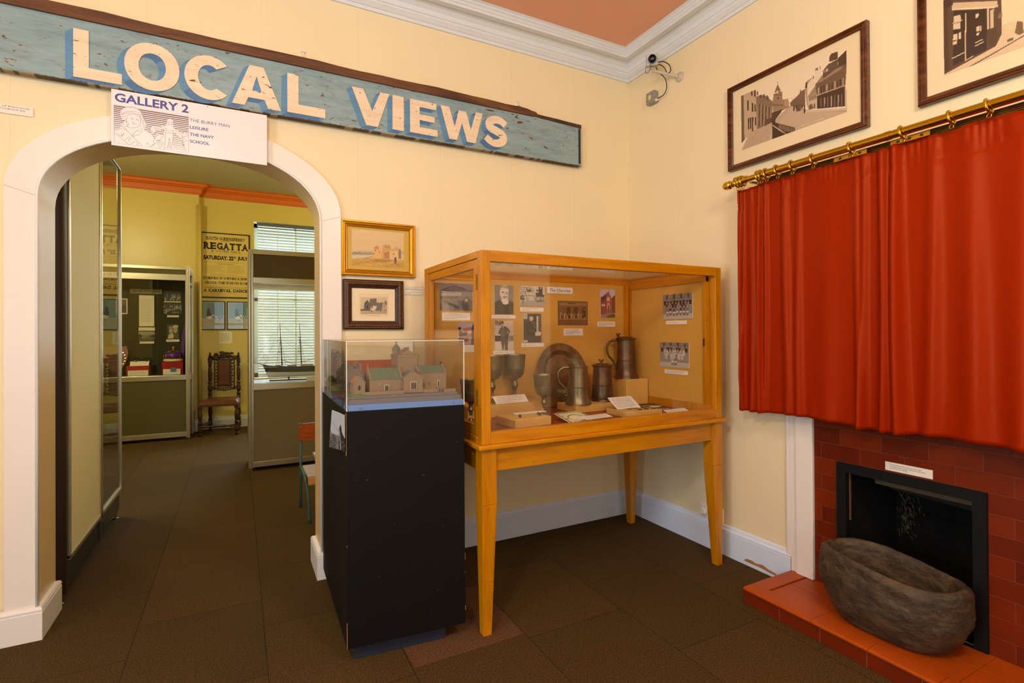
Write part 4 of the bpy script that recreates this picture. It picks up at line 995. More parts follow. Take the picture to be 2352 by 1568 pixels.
# hearth: riser tiles, rounded nosing tiles, raised border tile at the side, inner field
h0, HX = 1.345, -.412
m = MB(); s = h0
while s < 3.2:
    e = min(s + .198, 3.2); m.box(HX + .006, HX + .03, -e + .0008, -s - .0008, 0, .066); s = e
m.box(HX + .008, -.001, -h0 - .03, -h0 - .004, 0, .072); m.build('riser_tiles', 'quarry_riser', fp, bevel=.002)
MB().box(HX + .008, .34, -3.2, -h0 - .006, 0, .0655).build('hearth_bed', 'grout', fp)
m = MB(); s = h0; first = True
cuts = [h0, 1.70, 1.945, 2.19, 2.435, 2.68, 2.925, 3.2]
for a, b in zip(cuts[:-1], cuts[1:]):
    pr = [(HX + .085, .066), (HX + .085, .082), (HX + .012, .082), (HX + .004, .080), (HX - .001, .075), (HX, .068), (HX + .004, .064)]
    n = len(pr); v = [(x, -q, z) for q in (a + .001, b - .001) for x, z in pr]
    m.add(v, [(i, (i + 1) % n, n + (i + 1) % n, n + i) for i in range(n)] + [tuple(range(n)), tuple(range(2 * n - 1, n - 1, -1))])
fixn(m.build('nosing_tiles', 'quarry_top', fp, smooth=True, angle=50))
MB().box(-.335, -.001, -h0 - .085, -h0 + .0, .064, .0835).build('border_tile', 'quarry_top', fp, bevel=.003)
m = MB()
x = HX + .086; 
for a, b in ((h0 + .094, 1.70), (1.70, 1.96), (1.96, 2.22), (2.22, 2.48), (2.48, 2.74), (2.74, 3.2)):
    for c0, c1 in ((x, -.165), (-.163, .0)): m.box(c0 + .0005, c1, -b + .001, -a - .0005, .06, .0795)
m.build('field_tiles', 'quarry_top', fp, bevel=.001)
# the notice on the tiles
nt = thing('notice', 'white typed notice stuck on the tiles above the fireplace opening', 'label', (-.012, -1.913, .742))
MB().box(-.0125, -.0105, -2.008, -1.818, .744, .784).build('card', 'label_white', nt)
m = MB()
for i, (tx, wd) in enumerate((('To view, please pull the curtain cord to your right.', .128), ('For reasons of conservation, please close the curtain', .142), ('with the cord after viewing.', .072))): put_text(m, tx, (-.0129, -1.838, .770 - i * .0085), (0, -1, 0), (0, 0, 1), wd, .0058, .01)
m.build('print', 'ink_black', nt)

# ================================================================ STONE TROUGH
def stone():
    m = bpy.data.materials.new('old_stone'); t = NT(m)
    v = t.coords((1, 1, 2.0)); n = t.noise(v, 7, 8, .65, .4)
    c = t.ramp(n, [(.3, rgb(34, 24, 14)), (.5, rgb(74, 56, 34)), (.7, rgb(112, 88, 56))])
    s = t.noise(t.coords((1, 1, 1)), 190, 2, .6); k = t.ramp(s, [(.66, (0, 0, 0, 1)), (.72, (1, 1, 1, 1))]); c = t.mix(t.math('MULTIPLY', k, .55), c, rgb(160, 140, 96))
    d = t.noise(t.coords((1, 1, 1)), 3, 3); c = t.mix(t.math('MULTIPLY', d, .45), c, rgb(44, 36, 28))
    t.link(c, t.b.inputs['Base Color']); t.b.inputs['Roughness'].default_value = .62
    n2 = t.noise(t.coords((1, 1, 1.5)), 10, 7, .58, .2); t.bump(n2, .75, .03); MATS['old_stone'] = m
stone()
from mathutils import noise as mn
tr_prof = [(.0, .0), (.45, .0), (.66, .008), (.78, .04), (.89, .09), (.97, .15), (1.0, .21), (.985, .268), (.955, .298), (.91, .309), (.87, .309), (.82, .294), (.79, .25), (.76, .18), (.70, .11), (.55, .085), (.3, .075), (.0, .073)]
def dense(p, k=4): return smooth_pts(p, k)
pp = dense(tr_prof, 4); m = MB(); v = []; SEG = 150; cx, cy, cz = -.186, -1.922, .0805; n = len(pp)
for i in range(SEG):
    a = 2 * math.pi * i / SEG; ca, sa = math.cos(a), math.sin(a)
    e = .86; cc = math.copysign(abs(ca) ** e, ca); ss = math.copysign(abs(sa) ** e, sa)
    for k, (rr, z) in enumerate(pp):
        outer_ = k < n * .5
        ra = .166 * rr + (0 if outer_ else 0); rb = .290 * rr
        x = cx + ra * cc; y = cy + rb * ss; zz = z * .975 * (1.0 - .055 * (-ss) + .02 * math.sin(3 * a))
        q = Vector((x * 5, y * 5, zz * 9)); d = (mn.noise(q) * .008 + mn.noise(q * 2.3) * .007 + mn.noise(q * 5.5) * .0045 + mn.noise(q * 11) * .0022) * (1.0 if outer_ else .5) * min(1, rr * 2)
        if z < .012: d = min(d, 0)
        x += d * cc; y += d * ss; zz += d * .35 * (z > .02)
        v.append((x, y, cz + max(0, zz)))
f = []
for i in range(SEG):
    j = (i + 1) % SEG
    for k in range(n - 1): f.append((i * n + k, j * n + k, j * n + k + 1, i * n + k + 1))
m.add(v, f); tag(m.build('stone_trough', 'old_stone', smooth='all', loc=(cx, cy, cz)), 'rough hollowed dark stone trough sitting on the red tiled hearth', 'trough')

# ================================================================ SECURITY CAMERA AND JUNCTION BOX
mat('putty_plastic', (196, 184, 162), .4); mat('grey_metal', (150, 148, 140), .4, .2); mat('lens_black', (16, 18, 22), .15); mat('cable_black', (22, 18, 18), .5)
mat('lens_glass', (60, 70, 84), .05, .3)
sc_ = thing('security_camera', 'small putty-coloured security camera on a wall arm under the cornice corner', 'camera', (-.005, -.535, 3.17))
d = Vector((-.62, -.66, -.30)).normalized(); xx = d.cross(Vector((0, 0, 1))).normalized(); yy = xx.cross(d).normalized(); c = Vector((-.150, -.425, 3.292))
S_ = 1.22
Mc = Matrix(((xx.x, yy.x, d.x, c.x), (xx.y, yy.y, d.y, c.y), (xx.z, yy.z, d.z, c.z), (0, 0, 0, 1))) @ Matrix.Scale(S_, 4)
MB().box(-.034, .034, -.028, .034, -.055, .035, M=Mc).build('housing', 'putty_plastic', sc_, bevel=.008)
MB().box(-.030, .030, -.026, .030, .0355, .042, M=Mc).build('face_plate', mat('pale_grey', (190, 194, 196), .35), sc_, bevel=.003)
MB().lathe([(.020, .04), (.0215, .05), (.0225, .066), (.020, .068), (.014, .064), (.0, .060)], (-.002, .004, 0), 24, M=Mc).build('lens', 'lens_black', sc_, smooth=True)
MB().lathe([(.010, .0655), (.007, .0665), (.0, .067)], (-.002, .004, 0), 16, M=Mc).build('lens_glass', 'lens_glass', sc_, smooth='all')
MB().tube([(-.012, -.528, 3.172), (-.135, -.415, 3.235)], .0105, 12).build('arm', 'putty_plastic', sc_, smooth=True)
MB().sphere((-.140, -.418, 3.247), .013, 12, 8).build('ball_joint', 'putty_plastic', sc_, smooth='all')
Md = Matrix.Translation((0, -.537, 3.168)) @ Matrix.Rotation(math.radians(-90), 4, 'Y')
MB().lathe([(.036, 0), (.035, .005), (.022, .012), (.016, .018), (.0, .02)], (0, 0, 0), 24, M=Md).build('wall_disc', 'putty_plastic', sc_, smooth=True)
def cab(name, pts, r=.0032): return MB().tube(smooth_pts(pts, 6), r, 7).build(name, 'cable_black', sc_, smooth='all')
cab('cable', [(-.105, -.405, 3.300), (-.07, -.45, 3.298), (-.045, -.485, 3.262), (-.05, -.50, 3.215), (-.065, -.49, 3.195)])
cab('cable', [(-.105, -.40, 3.285), (-.075, -.43, 3.283), (-.06, -.455, 3.25), (-.062, -.478, 3.205)])
cab('cable', [(-.11, -.42, 3.262), (-.09, -.44, 3.215), (-.05, -.45, 3.18), (-.035, -.445, 3.12), (-.035, -.415, 3.085), (-.035, -.352, 3.085)])
cab('cable', [(-.195, -.425, 3.262), (-.19, -.405, 3.235), (-.185, -.40, 3.215), (-.182, -.42, 3.207), (-.182, -.44, 3.222), (-.185, -.447, 3.255)], .0018)
jb = thing('junction_box', 'grey metal junction box on the wall beneath the security camera', 'junction box', (-.02, -.288, 3.075))
MB().box(-.046, -.0, -.330, -.246, 3.072, 3.158).build('box', 'grey_metal', jb, bevel=.006)
MB().box(-.0475, -.0458, -.300, -.274, 3.098, 3.132).build('sticker', mat('sticker_yellow', (226, 206, 132), .5), jb)
m = MB()
for y, z in ((-.258, 3.10), (-.318, 3.128)): m.box(-.0475, -.0458, y - .002, y + .002, z - .003, z + .003)
m.split('screw', 'ink_black', jb)
MB().tube([(-.025, -.328, 3.085), (-.025, -.352, 3.085)], .0105, 12).build('cable_gland', 'white_gloss', jb, smooth=True)
struct(MB().box(-.010, -.0, -.318, -.290, 3.158, 3.36).build('trim_9', 'wall_cream_side'))

# ================================================================ WALL SOCKET by the skirting
so = thing('wall_socket', 'white plastic double socket on the wall behind the table leg', 'socket', (-.01, -.787, .186))
MB().box(-.010, -.0, -.880, -.694, .188, .278).build('plate', 'label_white', so, bevel=.003)
m = MB()
for y in (-.705, -.868): m.box(-.0108, -.0098, y - .003, y + .003, .230, .236)
m.split('screw', 'ink_black', so)
MB().lathe([(.026, .0), (.026, .03), (.018, .038), (.0, .038)], (0, 0, 0), 16, M=Matrix.Translation((-.010, -.745, .232)) @ Matrix.Rotation(math.radians(-90), 4, 'Y')).build('plug', 'label_white', so, smooth=True)
# ================================================================ TABLE DISPLAY CASE
CASEC = [(166, 98, 0), (204, 130, 0), (220, 150, 4)]
for ax in 'xyz': wood('pine_' + ax, CASEC, ax, .8, .32, bump=.06)
mat('tan_board', (208, 156, 62), .75, var=.04, vscale=3, bump=.12, bscale=120); mat('tan_box', (212, 166, 82), .7, var=.04, vscale=5, bump=.1, bscale=90)
mat('case_floor', (150, 62, 24), .35, var=.12, vscale=6)
dc = thing('display_case', 'large honey-coloured wooden table case with glass sides standing in the corner', 'display case', (-.93, -.58, 0))
CX0, CX1, CY0, CY1 = -1.725, -.140, -.990, -.165
def leg(x, y, sx, sy):
    a, b = .076, .046
    top = [(x, y), (x + sx * a, y), (x + sx * a, y + sy * a), (x, y + sy * a)]; bot = [(x + sx * .004, y + sy * .002), (x + sx * b, y + sy * .002), (x + sx * b, y + sy * b), (x + sx * .004, y + sy * b)]
    m = MB(); m.frustum(bot, top, 0, .60); m.frustum(top, top, .60, .86); fixn(m.build('leg', 'pine_z', dc, bevel=.003))
leg(CX0, CY0, 1, 1); leg(CX1, CY0, -1, 1); leg(CX0, CY1, 1, -1); leg(CX1, CY1, -1, -1)
MB().box(CX0 + .074, CX1 - .074, CY0 + .012, CY0 + .034, .752, .860).build('apron', 'pine_x', dc, bevel=.002)
MB().box(CX0 + .074, CX1 - .074, CY1 - .034, CY1 - .012, .752, .860).build('apron', 'pine_x', dc)
MB().box(CX0 + .010, CX0 + .032, CY0 + .074, CY1 - .074, .752, .860).build('apron', 'pine_y', dc)
MB().box(CX1 - .032, CX1 - .010, CY0 + .074, CY1 - .074, .752, .860).build('apron', 'pine_y', dc)
MB().box(CX0 - .022, CX1 + .022, CY0 - .022, CY1 + .015, .860, .882).build('table_ledge', 'pine_x', dc, bevel=.006, seg=3)
MB().box(CX0 + .02, CX1 - .02, CY0 + .02, CY1 - .01, .882, .903).build('case_floor', 'case_floor', dc)
P_, TZ = .047, 1.785
for x0, y0 in ((CX0, CY0), (CX1 - P_, CY0), (CX0, CY1 - P_), (CX1 - P_, CY1 - P_)): MB().box(x0, x0 + P_, y0, y0 + P_, .882, TZ - .001).build('corner_post', 'pine_z', dc, bevel=.003)
def rail(x0, x1, y0, y1, z0, z1, ax): MB().box(x0, x1, y0, y1, z0, z1).build('rail', 'pine_' + ax, dc, bevel=.0025)
rail(CX0 + P_, CX1 - P_, CY0, CY0 + .04, .882, .938, 'x'); rail(CX0 + P_, CX1 - P_, CY0, CY0 + .04, TZ - .052, TZ, 'x')
rail(CX0 + P_, CX1 - P_, CY1 - .04, CY1, .882, .938, 'x'); rail(CX0 + P_, CX1 - P_, CY1 - .04, CY1, TZ - .052, TZ, 'x')
rail(CX0, CX0 + .04, CY0 + P_, CY1 - P_, .882, .915, 'y'); rail(CX0, CX0 + .04, CY0 + P_, CY1 - P_, TZ - .034, TZ, 'y')
rail(CX1 - .04, CX1, CY0 + P_, CY1 - P_, .882, .915, 'y'); rail(CX1 - .04, CX1, CY0 + P_, CY1 - P_, TZ - .05, TZ, 'y')
# hinged door in the left end
yd0, yd1, zd0, zd1 = CY0 + P_ + .001, CY1 - P_ - .001, .917, TZ - .036
for a, b, c, d, ax in ((yd0, yd0 + .050, zd0, zd1, 'z'), (yd1 - .050, yd1, zd0, zd1, 'z'), (yd0 + .05, yd1 - .05, zd0, zd0 + .048, 'y'), (yd0 + .05, yd1 - .05, zd1 - .042, zd1, 'y')): MB().box(CX0 + .004, CX0 + .028, a, b, c, d).build('door_frame', 'pine_' + ax, dc, bevel=.002)
MB().box(CX0 + .014, CX0 + .017, yd0 + .045, yd1 - .045, zd0 + .04, zd1 - .036).build('glass', 'glass', dc)
mat('old_brass', (132, 92, 30), .35, .9)
for z in (1.60, 1.06): MB().tube([(CX0 - .002, CY0 + P_, z), (CX0 - .002, CY0 + P_, z + .075)], .0045, 8).build('hinge', 'old_brass', dc)
MB().box(CX0 + P_ - .004, CX1 - P_ + .004, CY0 + .016, CY0 + .020, .93, TZ - .045).build('glass', 'glass', dc)
MB().box(CX0 + .03, CX1 - .03, CY0 + .03, CY1 - .03, TZ - .022, TZ - .017).build('glass', 'glass', dc)
# panels inside
BY = -.222
MB().box(CX0 + .045, -.250, BY, BY + .012, .905, 1.735).build('back_panel', 'tan_board', dc)
MB().box(-.196, -.186, -.905, BY - .01, .958, 1.705).build('side_panel', 'tan_board', dc)
m = MB(); m.box(-.186, -.180, CY0 + P_, CY1 - P_, .905, TZ - .05); m.build('side_lining', 'pine_y', dc)
for a, b, c, d, ax in ((-.25, -.232, BY - .006, BY + .012, 'z'), (-.232, -.214, BY - .014, BY + .012, 'z'), (-.205, -.186, BY - .03, BY - .01, 'z')): MB().box(a, b, c, d, .905, 1.735).build('inner_post', 'pine_' + ax, dc)
MB().box(-.205, -.186, -.935, -.905, .905, 1.735).build('inner_post', 'pine_z', dc)
MB().box(-.202, -.186, -.91, BY - .01, .905, .958).build('inner_rail', 'pine_y', dc); MB().box(-.206, -.186, -.935, BY - .01, 1.705, 1.738).build('inner_rail', 'pine_y', dc)
m = MB()
for z in (1.66, 1.42, 1.18, .97): m.lathe([(0, 0), (.003, 0), (.003, .0015)], (0, 0, 0), 8, M=Matrix.Translation((-.1935, -.925, z)) @ Matrix.Rotation(math.radians(-90), 4, 'Y'))
MB().box(-.2065, -.205, -.920, -.910, 1.31, 1.36).build('lock_plate', 'ink_black', dc)

# ---------------- photographs and captions pinned inside
mat('photo_card', (226, 214, 196), .5)
def pinned(cv, x, z, w_, h_, label, cat='photograph', name='photograph', border=0, y=None, group=None, back='photo_card'):
    y = BY if y is None else y
    t = thing(name, label, cat, (x + w_ / 2, y, z), group)
    MB().box(x, x + w_, y - .0035, y - .0002, z, z + h_).build('card', back, t)
    print_on('picture', cv, (x + border, y - .0039, z + border), (1, 0, 0), (0, 0, 1), w_ - 2 * border, h_ - 2 * border, t); return t
def crop3(c): return c
SEP = ((34, 26, 22), (240, 226, 204))
def k2(x0, y0, x1, y1, w_, h_, g): # canvas with sketch rect coordinates
    return Cv(w_, h_, g, [(x0, y0), (x1, y0), (x1, y1), (x0, y1)], seed=int(x0 + y0))
# clergyman
c = k2(178, 95, 538, 665, 64, 100, 120)
for i in range(6): c.ell(300 + i * 50, 150 + (i % 3) * 90, 90, 80, 132 + i * 4, .4)
c.poly([(178, 440), (290, 375), (330, 360), (430, 380), (538, 440), (538, 665), (178, 665)], 46); c.poly([(290, 380), (330, 360), (440, 380), (440, 460), (400, 480), (340, 470)], 236)
c.ell(370, 240, 92, 155, 232); c.poly([(285, 180), (290, 130), (350, 100), (420, 110), (460, 170), (458, 240), (440, 170), (330, 140)], 168); c.poly([(455, 170), (470, 240), (450, 320), (440, 230)], 120)
c.ell(335, 240, 17, 9, 60); c.ell(405, 252, 17, 9, 60); c.line([(318, 222), (355, 226)], 1.5, 80); c.line([(390, 234), (428, 236)], 1.5, 80); c.poly([(365, 240), (372, 300), (392, 308), (382, 250)], 200); c.ell(372, 330, 36, 14, 96); c.ell(368, 345, 22, 5, 150); c.ell(430, 320, 20, 60, 160, .5)
c.poly([(340, 470), (395, 480), (440, 455), (450, 665), (360, 665)], 20); c.line([(250, 480), (330, 560), (380, 660)], 1.2, 84); c.line([(250, 480), (290, 500), (280, 530)], 1.2, 84); c.noise(5); c.blur(1); c.tone(*SEP)
pinned(c, -1.286, 1.519, .134, .183, 'sepia portrait photograph of a moustached clergyman in a white collar')
# horse and trap
c = k2(660, 122, 1143, 525, 82, 66, 226)
for i in range(60): x, y = 665 + (i * 71) % 150, 130 + (i * 37) % 260; c.ell(x, y, 10, 8, (70, 120, 40)[i % 3])
for i in range(14): c.line([(850, 230), (850 + 80 * math.cos(i * .45 + 3.3), 230 + 100 * math.sin(i * .45 + 3.3))], 1.6, 50)
c.rect(1020, 135, 1095, 290, 24); c.ell(1062, 160, 14, 18, 210); c.poly([(760, 290), (780, 245), (860, 240), (940, 250), (965, 320), (940, 340), (800, 345), (780, 330)], 222); c.poly([(745, 330), (760, 260), (790, 250), (800, 330)], 205); c.line([(760, 250), (770, 320), (840, 310), (990, 325)], 1.6, 50)
for x in (785, 815, 925, 945): c.line([(x, 330), (x + 6, 470)], 3.2, 196); c.line([(x + 10, 350), (x + 14, 480)], 1, 90)
c.ell(995, 215, 22, 26, 30); c.ell(995, 235, 14, 16, 210); c.rect(960, 250, 1040, 300, 40); c.rect(970, 285, 1130, 330, 40); c.ell(1010, 370, 48, 48, 60); c.ell(1010, 370, 36, 36, 190); c.ell(1090, 370, 40, 46, 70); c.ell(1090, 370, 28, 34, 180)
c.poly([(660, 420), (1143, 400), (1143, 525), (660, 525)], 176); c.ell(1040, 420, 90, 20, 80, .7); c.rect(665, 320, 745, 400, 60); c.rect(712, 380, 725, 500, 40); c.ell(715, 345, 28, 30, 120); c.noise(16); c.tone(*SEP)
pinned(c, -1.103, 1.573, .187, .131, 'sepia photograph of a pale horse harnessed to a trap')
# man with hat
c = k2(188, 790, 550, 1350, 62, 92, 214)
c.rect(190, 1070, 300, 1180, 40); c.rect(188, 1180, 550, 1350, 224)
for i in range(50): c.ell(440 + (i * 31) % 110, 1075 + (i * 17) % 100, 9, 7, (40, 130, 70)[i % 3])
for i in range(40): c.ell(200 + (i * 29) % 130, 795 + (i * 13) % 90, 12, 9, (30, 60, 150)[i % 3])
c.poly([(250, 1030), (290, 930), (330, 900), (380, 890), (430, 920), (485, 990), (450, 1050), (440, 1160), (400, 1180), (280, 1180), (300, 1050)], 66); c.poly([(420, 980), (450, 1000), (430, 1040)], 210)
c.poly([(300, 1150), (440, 1150), (432, 1350), (385, 1350), (372, 1210), (350, 1350), (330, 1350)], 80); c.ell(335, 865, 26, 30, 190); c.poly([(300, 850), (310, 800), (345, 795), (362, 825), (350, 850)], 30); c.ell(330, 890, 16, 14, 80)
c.poly([(330, 890), (360, 895), (350, 940)], 210); c.poly([(300, 940), (380, 940), (380, 1100), (310, 1100)], 96); c.line([(375, 1180), (380, 1340)], 1.4, 50); c.noise(8); c.tone(*SEP)
pinned(c, -1.285, 1.289, .133, .187, 'black and white photograph of a standing man in hat and suit, hand on hip')
# seated figure with newspaper
c = k2(732, 655, 1078, 1198, 62, 94, 56)
c.rect(735, 655, 810, 760, 190); c.rect(985, 700, 1015, 1000, 214); c.rect(900, 655, 985, 800, 30)
for i in range(70): c.ell(1020 + (i * 23) % 60, 665 + (i * 41) % 330, 7, 8, (30, 190, 90)[i % 3])
c.ell(885, 745, 38, 48, 208); c.poly([(805, 715), (820, 665), (880, 655), (925, 690), (922, 715)], 40); c.poly([(780, 860), (830, 800), (900, 800), (960, 880), (975, 960), (960, 1010), (970, 1060), (840, 1080), (790, 1000)], 30)
c.line([(840, 790), (900, 810), (960, 930)], 1.4, 150); c.line([(870, 960), (930, 990)], 3, 90); c.poly([(955, 1010), (1010, 985), (1075, 1010), (1060, 1070), (1000, 1090), (955, 1075)], 226); c.poly([(820, 1060), (1075, 1075), (1060, 1198), (850, 1198)], 50); c.rect(735, 1150, 810, 1198, 220); c.noise(10); c.tone(*SEP)
pinned(c, -1.079, 1.336, .135, .188, 'black and white photograph of a seated person in a dark hat')
# brown group on steps
c = k2(1030, 440, 1248, 618, 96, 72, 104)
c.rect(1034, 446, 1244, 470, 150); 
for x in (1104, 1158, 1222): c.ell(x, 500, 15, 22, 48); c.rect(x - 14, 500, x + 14, 560, 50)
for i in range(19): x = 1042 + i * 10.4; y = 530 + (i * 7) % 18; c.ell(x, y, 3.4, 5, 196); c.rect(x - 4, y + 5, x + 4, y + 40, (180, 60, 40, 200, 90)[i % 5])
c.ell(1226, 500, 4, 6, 190); c.rect(1219, 506, 1234, 560, 24); c.rect(1034, 576, 1244, 614, 92); c.rect(1034, 570, 1244, 580, 140); c.rect(1100, 450, 1158, 458, 40); c.noise(14); c.tone((58, 34, 12), (214, 174, 112))
t = pinned(c, -.812, 1.450, .244, .163, 'brown framed photograph of a group gathered before an arched building', border=.006, back=mat('old_frame', (110, 92, 56), .5, .2))
# church colour print
c = Cv(56, 80, (196, 190, 204), [(196, 218), (322, 218), (318, 452), (192, 452)], 2)
c.poly([(196, 300), (225, 270), (266, 236), (300, 320), (300, 420), (196, 440)], (140, 78, 62)); c.poly([(196, 285), (240, 268), (250, 300), (196, 330)], (92, 62, 66)); c.poly([(290, 290), (320, 262), (320, 420), (300, 420)], (124, 68, 58)); c.poly([(240, 300), (266, 240), (292, 300), (292, 420), (240, 420)], (158, 90, 72))
for x, y, a, b in ((254, 300, 3, 18), (262, 296, 3, 20), (270, 300, 3, 18), (262, 365, 10, 34), (210, 350, 6, 10), (226, 350, 6, 10)): c.ell(x, y, a, b, (226, 200, 172))
c.ell(262, 372, 6, 28, (70, 40, 36)); c.line([(266, 236), (266, 222)], 1.2, (120, 80, 70)); c.poly([(196, 430), (318, 410), (318, 452), (192, 452)], (150, 132, 134)); c.poly([(240, 440), (290, 420), (318, 425), (315, 450), (245, 452)], (82, 100, 48)); c.noise(7)
pinned(c, -.458, 1.504, .130, .200, 'colour photograph of a red sandstone church gable')
# bridge view
c = Cv(96, 74, (176, 168, 160), [(172, 310), (398, 318), (398, 512), (172, 505)], 6)
pts = [(195, 355), (235, 340), (268, 330), (300, 336), (345, 356)]; c.line(pts, 2, 66); c.line([(180, 360), (398, 366)], 1.6, 66)
for i in range(10): c.line([(195 + i * 16, 360), (203 + i * 16, 336 + abs(i - 5) * 3)], 1, 76); c.line([(203 + i * 16, 336 + abs(i - 5) * 3), (211 + i * 16, 360)], 1, 76)
c.rect(172, 372, 398, 440, 110); c.rect(180, 378, 320, 402, 190); c.rect(180, 405, 300, 420, 60); c.poly([(172, 420), (300, 440), (398, 400), (398, 512), (172, 505)], 96)
for i in range(34): c.line([(176 + (i * 7), 420 + (i * 3) % 20), (200 + i * 6, 500)], 1, (206, 60)[i % 2])
c.poly([(190, 440), (210, 432), (330, 495), (310, 505)], 40); c.poly([(320, 512), (330, 430), (360, 400), (398, 440), (398, 512)], 54); c.rect(345, 425, 362, 442, 200); c.noise(12); c.tone((48, 38, 38), (214, 204, 200))
pinned(c, -1.650, 1.537, .212, .161, 'grey photograph of a cantilever railway bridge above harbour roofs')
c = Cv(48, 70, (186, 170, 180), [(304, 597), (402, 600), (402, 760), (302, 755)], 8)
for i in range(34): c.ell(310 + (i * 23) % 88, 640 + (i * 11) % 90, 8, 12, ((60, 40, 40), (190, 120, 100), (226, 206, 190), (120, 60, 50))[i % 4])
c.poly([(362, 760), (366, 640), (372, 610), (384, 640), (394, 760)], (50, 40, 46)); c.rect(304, 700, 402, 755, (120, 92, 76), .4); c.noise(10)
pinned(c, -1.533, 1.327, .140, .137, 'colour photograph of a crowded procession, lower left in the case')
caps = [(-1.635, 1.478, .182, .045, 4, 'captioning the bridge photograph'), (-1.500, 1.283, .107, .042, 4, 'captioning the procession photograph'), (-1.306, 1.491, .170, .021, 1, 'under the clergyman portrait'), (-1.101, 1.538, .176, .026, 2, 'under the horse and trap photograph'),
        (-1.295, 1.264, .151, .023, 1, 'under the standing man photograph'), (-1.093, 1.307, .170, .024, 1, 'under the seated figure photograph'), (-.765, 1.379, .156, .047, 5, 'under the brown group photograph'), (-.482, 1.439, .153, .036, 4, 'under the church photograph')]
for i, (x, z, w_, h_, n, tx) in enumerate(caps): wall_label(x, z, w_, h_, 'small white caption card ' + tx, lines=n, y=BY, seed=20 + i)
wall_label(-.897, 1.664, .204, .040, 'white heading card reading The Churches', y=BY, text=None, lines=None, seed=1) if False else None
t = thing('heading_card', 'white heading card reading The Churches inside the table case', 'label', (-.795, BY, 1.664)); MB().box(-.897, -.693, BY - .004, BY - .0002, 1.662, 1.704).build('card', 'label_white', t)
m = MB(); put_text(m, 'The Churches', (-.877, BY - .0044, 1.672), (1, 0, 0), (0, 0, 1), .166, .022); m.build('lettering', 'ink_black', t)
def team(seed, rows):
    c = Cv(104, 78, 150, None, seed); r = random.Random(seed)
    c.rect(0, 0, 1, .3, 132); c.rect(0, .80, 1, 1, 196)
    for x in (.12, .36, .60, .84): c.rect(x, 0, x + .06, .22, 70)
    for i in range(30): c.ell(r.random(), r.random() * .3, .03, .03, r.choice((110, 160)), .4)
    for ri, (y, n, x0, x1, sh) in enumerate(rows):
        for i in range(n):
            x = x0 + (x1 - x0) * i / max(1, n - 1) + r.uniform(-.012, .012); b = sh[i % len(sh)]; yy = y + r.uniform(-.015, .015)
            c.ell(x, yy + .135, .042, .095, b); c.rect(x - .036, yy + .12, x + .036, yy + .24, b)
            if ri == len(rows) - 1:
                c.ell(x, yy + .23, .042, .045, 228); c.line([(x - .02, yy + .26), (x - .022, yy + .36)], 2.2, 34); c.line([(x + .02, yy + .26), (x + .022, yy + .36)], 2.2, 34)
            else: c.ell(x, yy + .15, .010, .07, max(0, b - 40))
            c.ell(x, yy + .02, .019, .034, 205); c.ell(x, yy - .006, .019, .014, 46); c.line([(x - .008, yy + .02), (x + .008, yy + .02)], 1, 120, .5)
    c.noise(9); c.tone((26, 20, 16), (238, 228, 208)); return c
def sidepin(cv, s0, s1, z0, z1, label, cap=None):
    t = thing('photograph', label, 'photograph', (-.197, -(s0 + s1) / 2, z0))
    MB().box(-.2, -.1962, -s1, -s0, z0, z1).build('card', 'photo_card', t); print_on('picture', cv, (-.2004, -s0, z0), (0, -1, 0), (0, 0, 1), s1 - s0, z1 - z0, t)
sidepin(team(3, [(.20, 9, .07, .93, (30, 54, 36)), (.34, 8, .15, .86, (80, 150, 60)), (.50, 7, .16, .84, (120, 60, 90))]), .568, .822, 1.483, 1.646, 'photograph of a football team in three rows, upper on the end panel')
sidepin(team(9, [(.15, 9, .09, .91, (50, 150, 46)), (.28, 8, .18, .82, (200, 218, 180)), (.42, 7, .24, .76, (210, 150, 220)), (.54, 2, .44, .56, (190, 120))]), .537, .791, 1.168, 1.331, 'photograph of a football team in pale shirts, lower on the end panel')
for i, (s0, s1, z0, z1, tx, dz) in enumerate(((.592, .770, 1.449, 1.472, 'under the upper team photograph', 0), (.577, .777, 1.125, 1.150, 'under the lower team photograph', 0))):
    t = thing('caption_card', 'narrow white caption card ' + tx, 'label', (-.197, -(s0 + s1) / 2, z0)); MB().box(-.199, -.1962, -s1, -s0, z0, z1).build('card', 'label_white', t)
    m = MB(); scribble(m, (-.1994, -s0 - .012, z0 + .004), (0, -1, 0), (0, 0, 1), s1 - s0 - .024, z1 - z0 - .008, 1 + i, seed=50 + i); m.build('print', 'ink_black', t)

# ---------------- covered boxes
def cbox(x, y, w_, d_, z1, rot, label, group=None, z0=.9035):
    """x,y = front left corner; rot about it"""
    M = Matrix.Translation((x, y, 0)) @ Matrix.Rotation(math.radians(rot), 4, 'Z')
    o = MB().box(0, w_, 0, d_, z0, z1, M=M).build('plinth_box', 'tan_box', bevel=.004, seg=3); return tag(o, label, 'box', group)
cbox(-1.452, -.808, .235, .20, .949, 6, 'low tan covered box at the front left of the case, with two dark brooches')
cbox(-1.56, -.430, .508, .200, .976, 0, 'long tan covered box at the back left, carrying two goblets')
cbox(-.890, -.540, .50, .215, .950, 0, 'wide low tan covered box under the pewter tankards and dish')
cbox(-.396, -.425, .190, .18, 1.080, 0, 'tall tan covered box under the big flagon')
cbox(-.742, -.835, .262, .20, .939, -3, 'low tan covered box at the front right, scattered with coins')

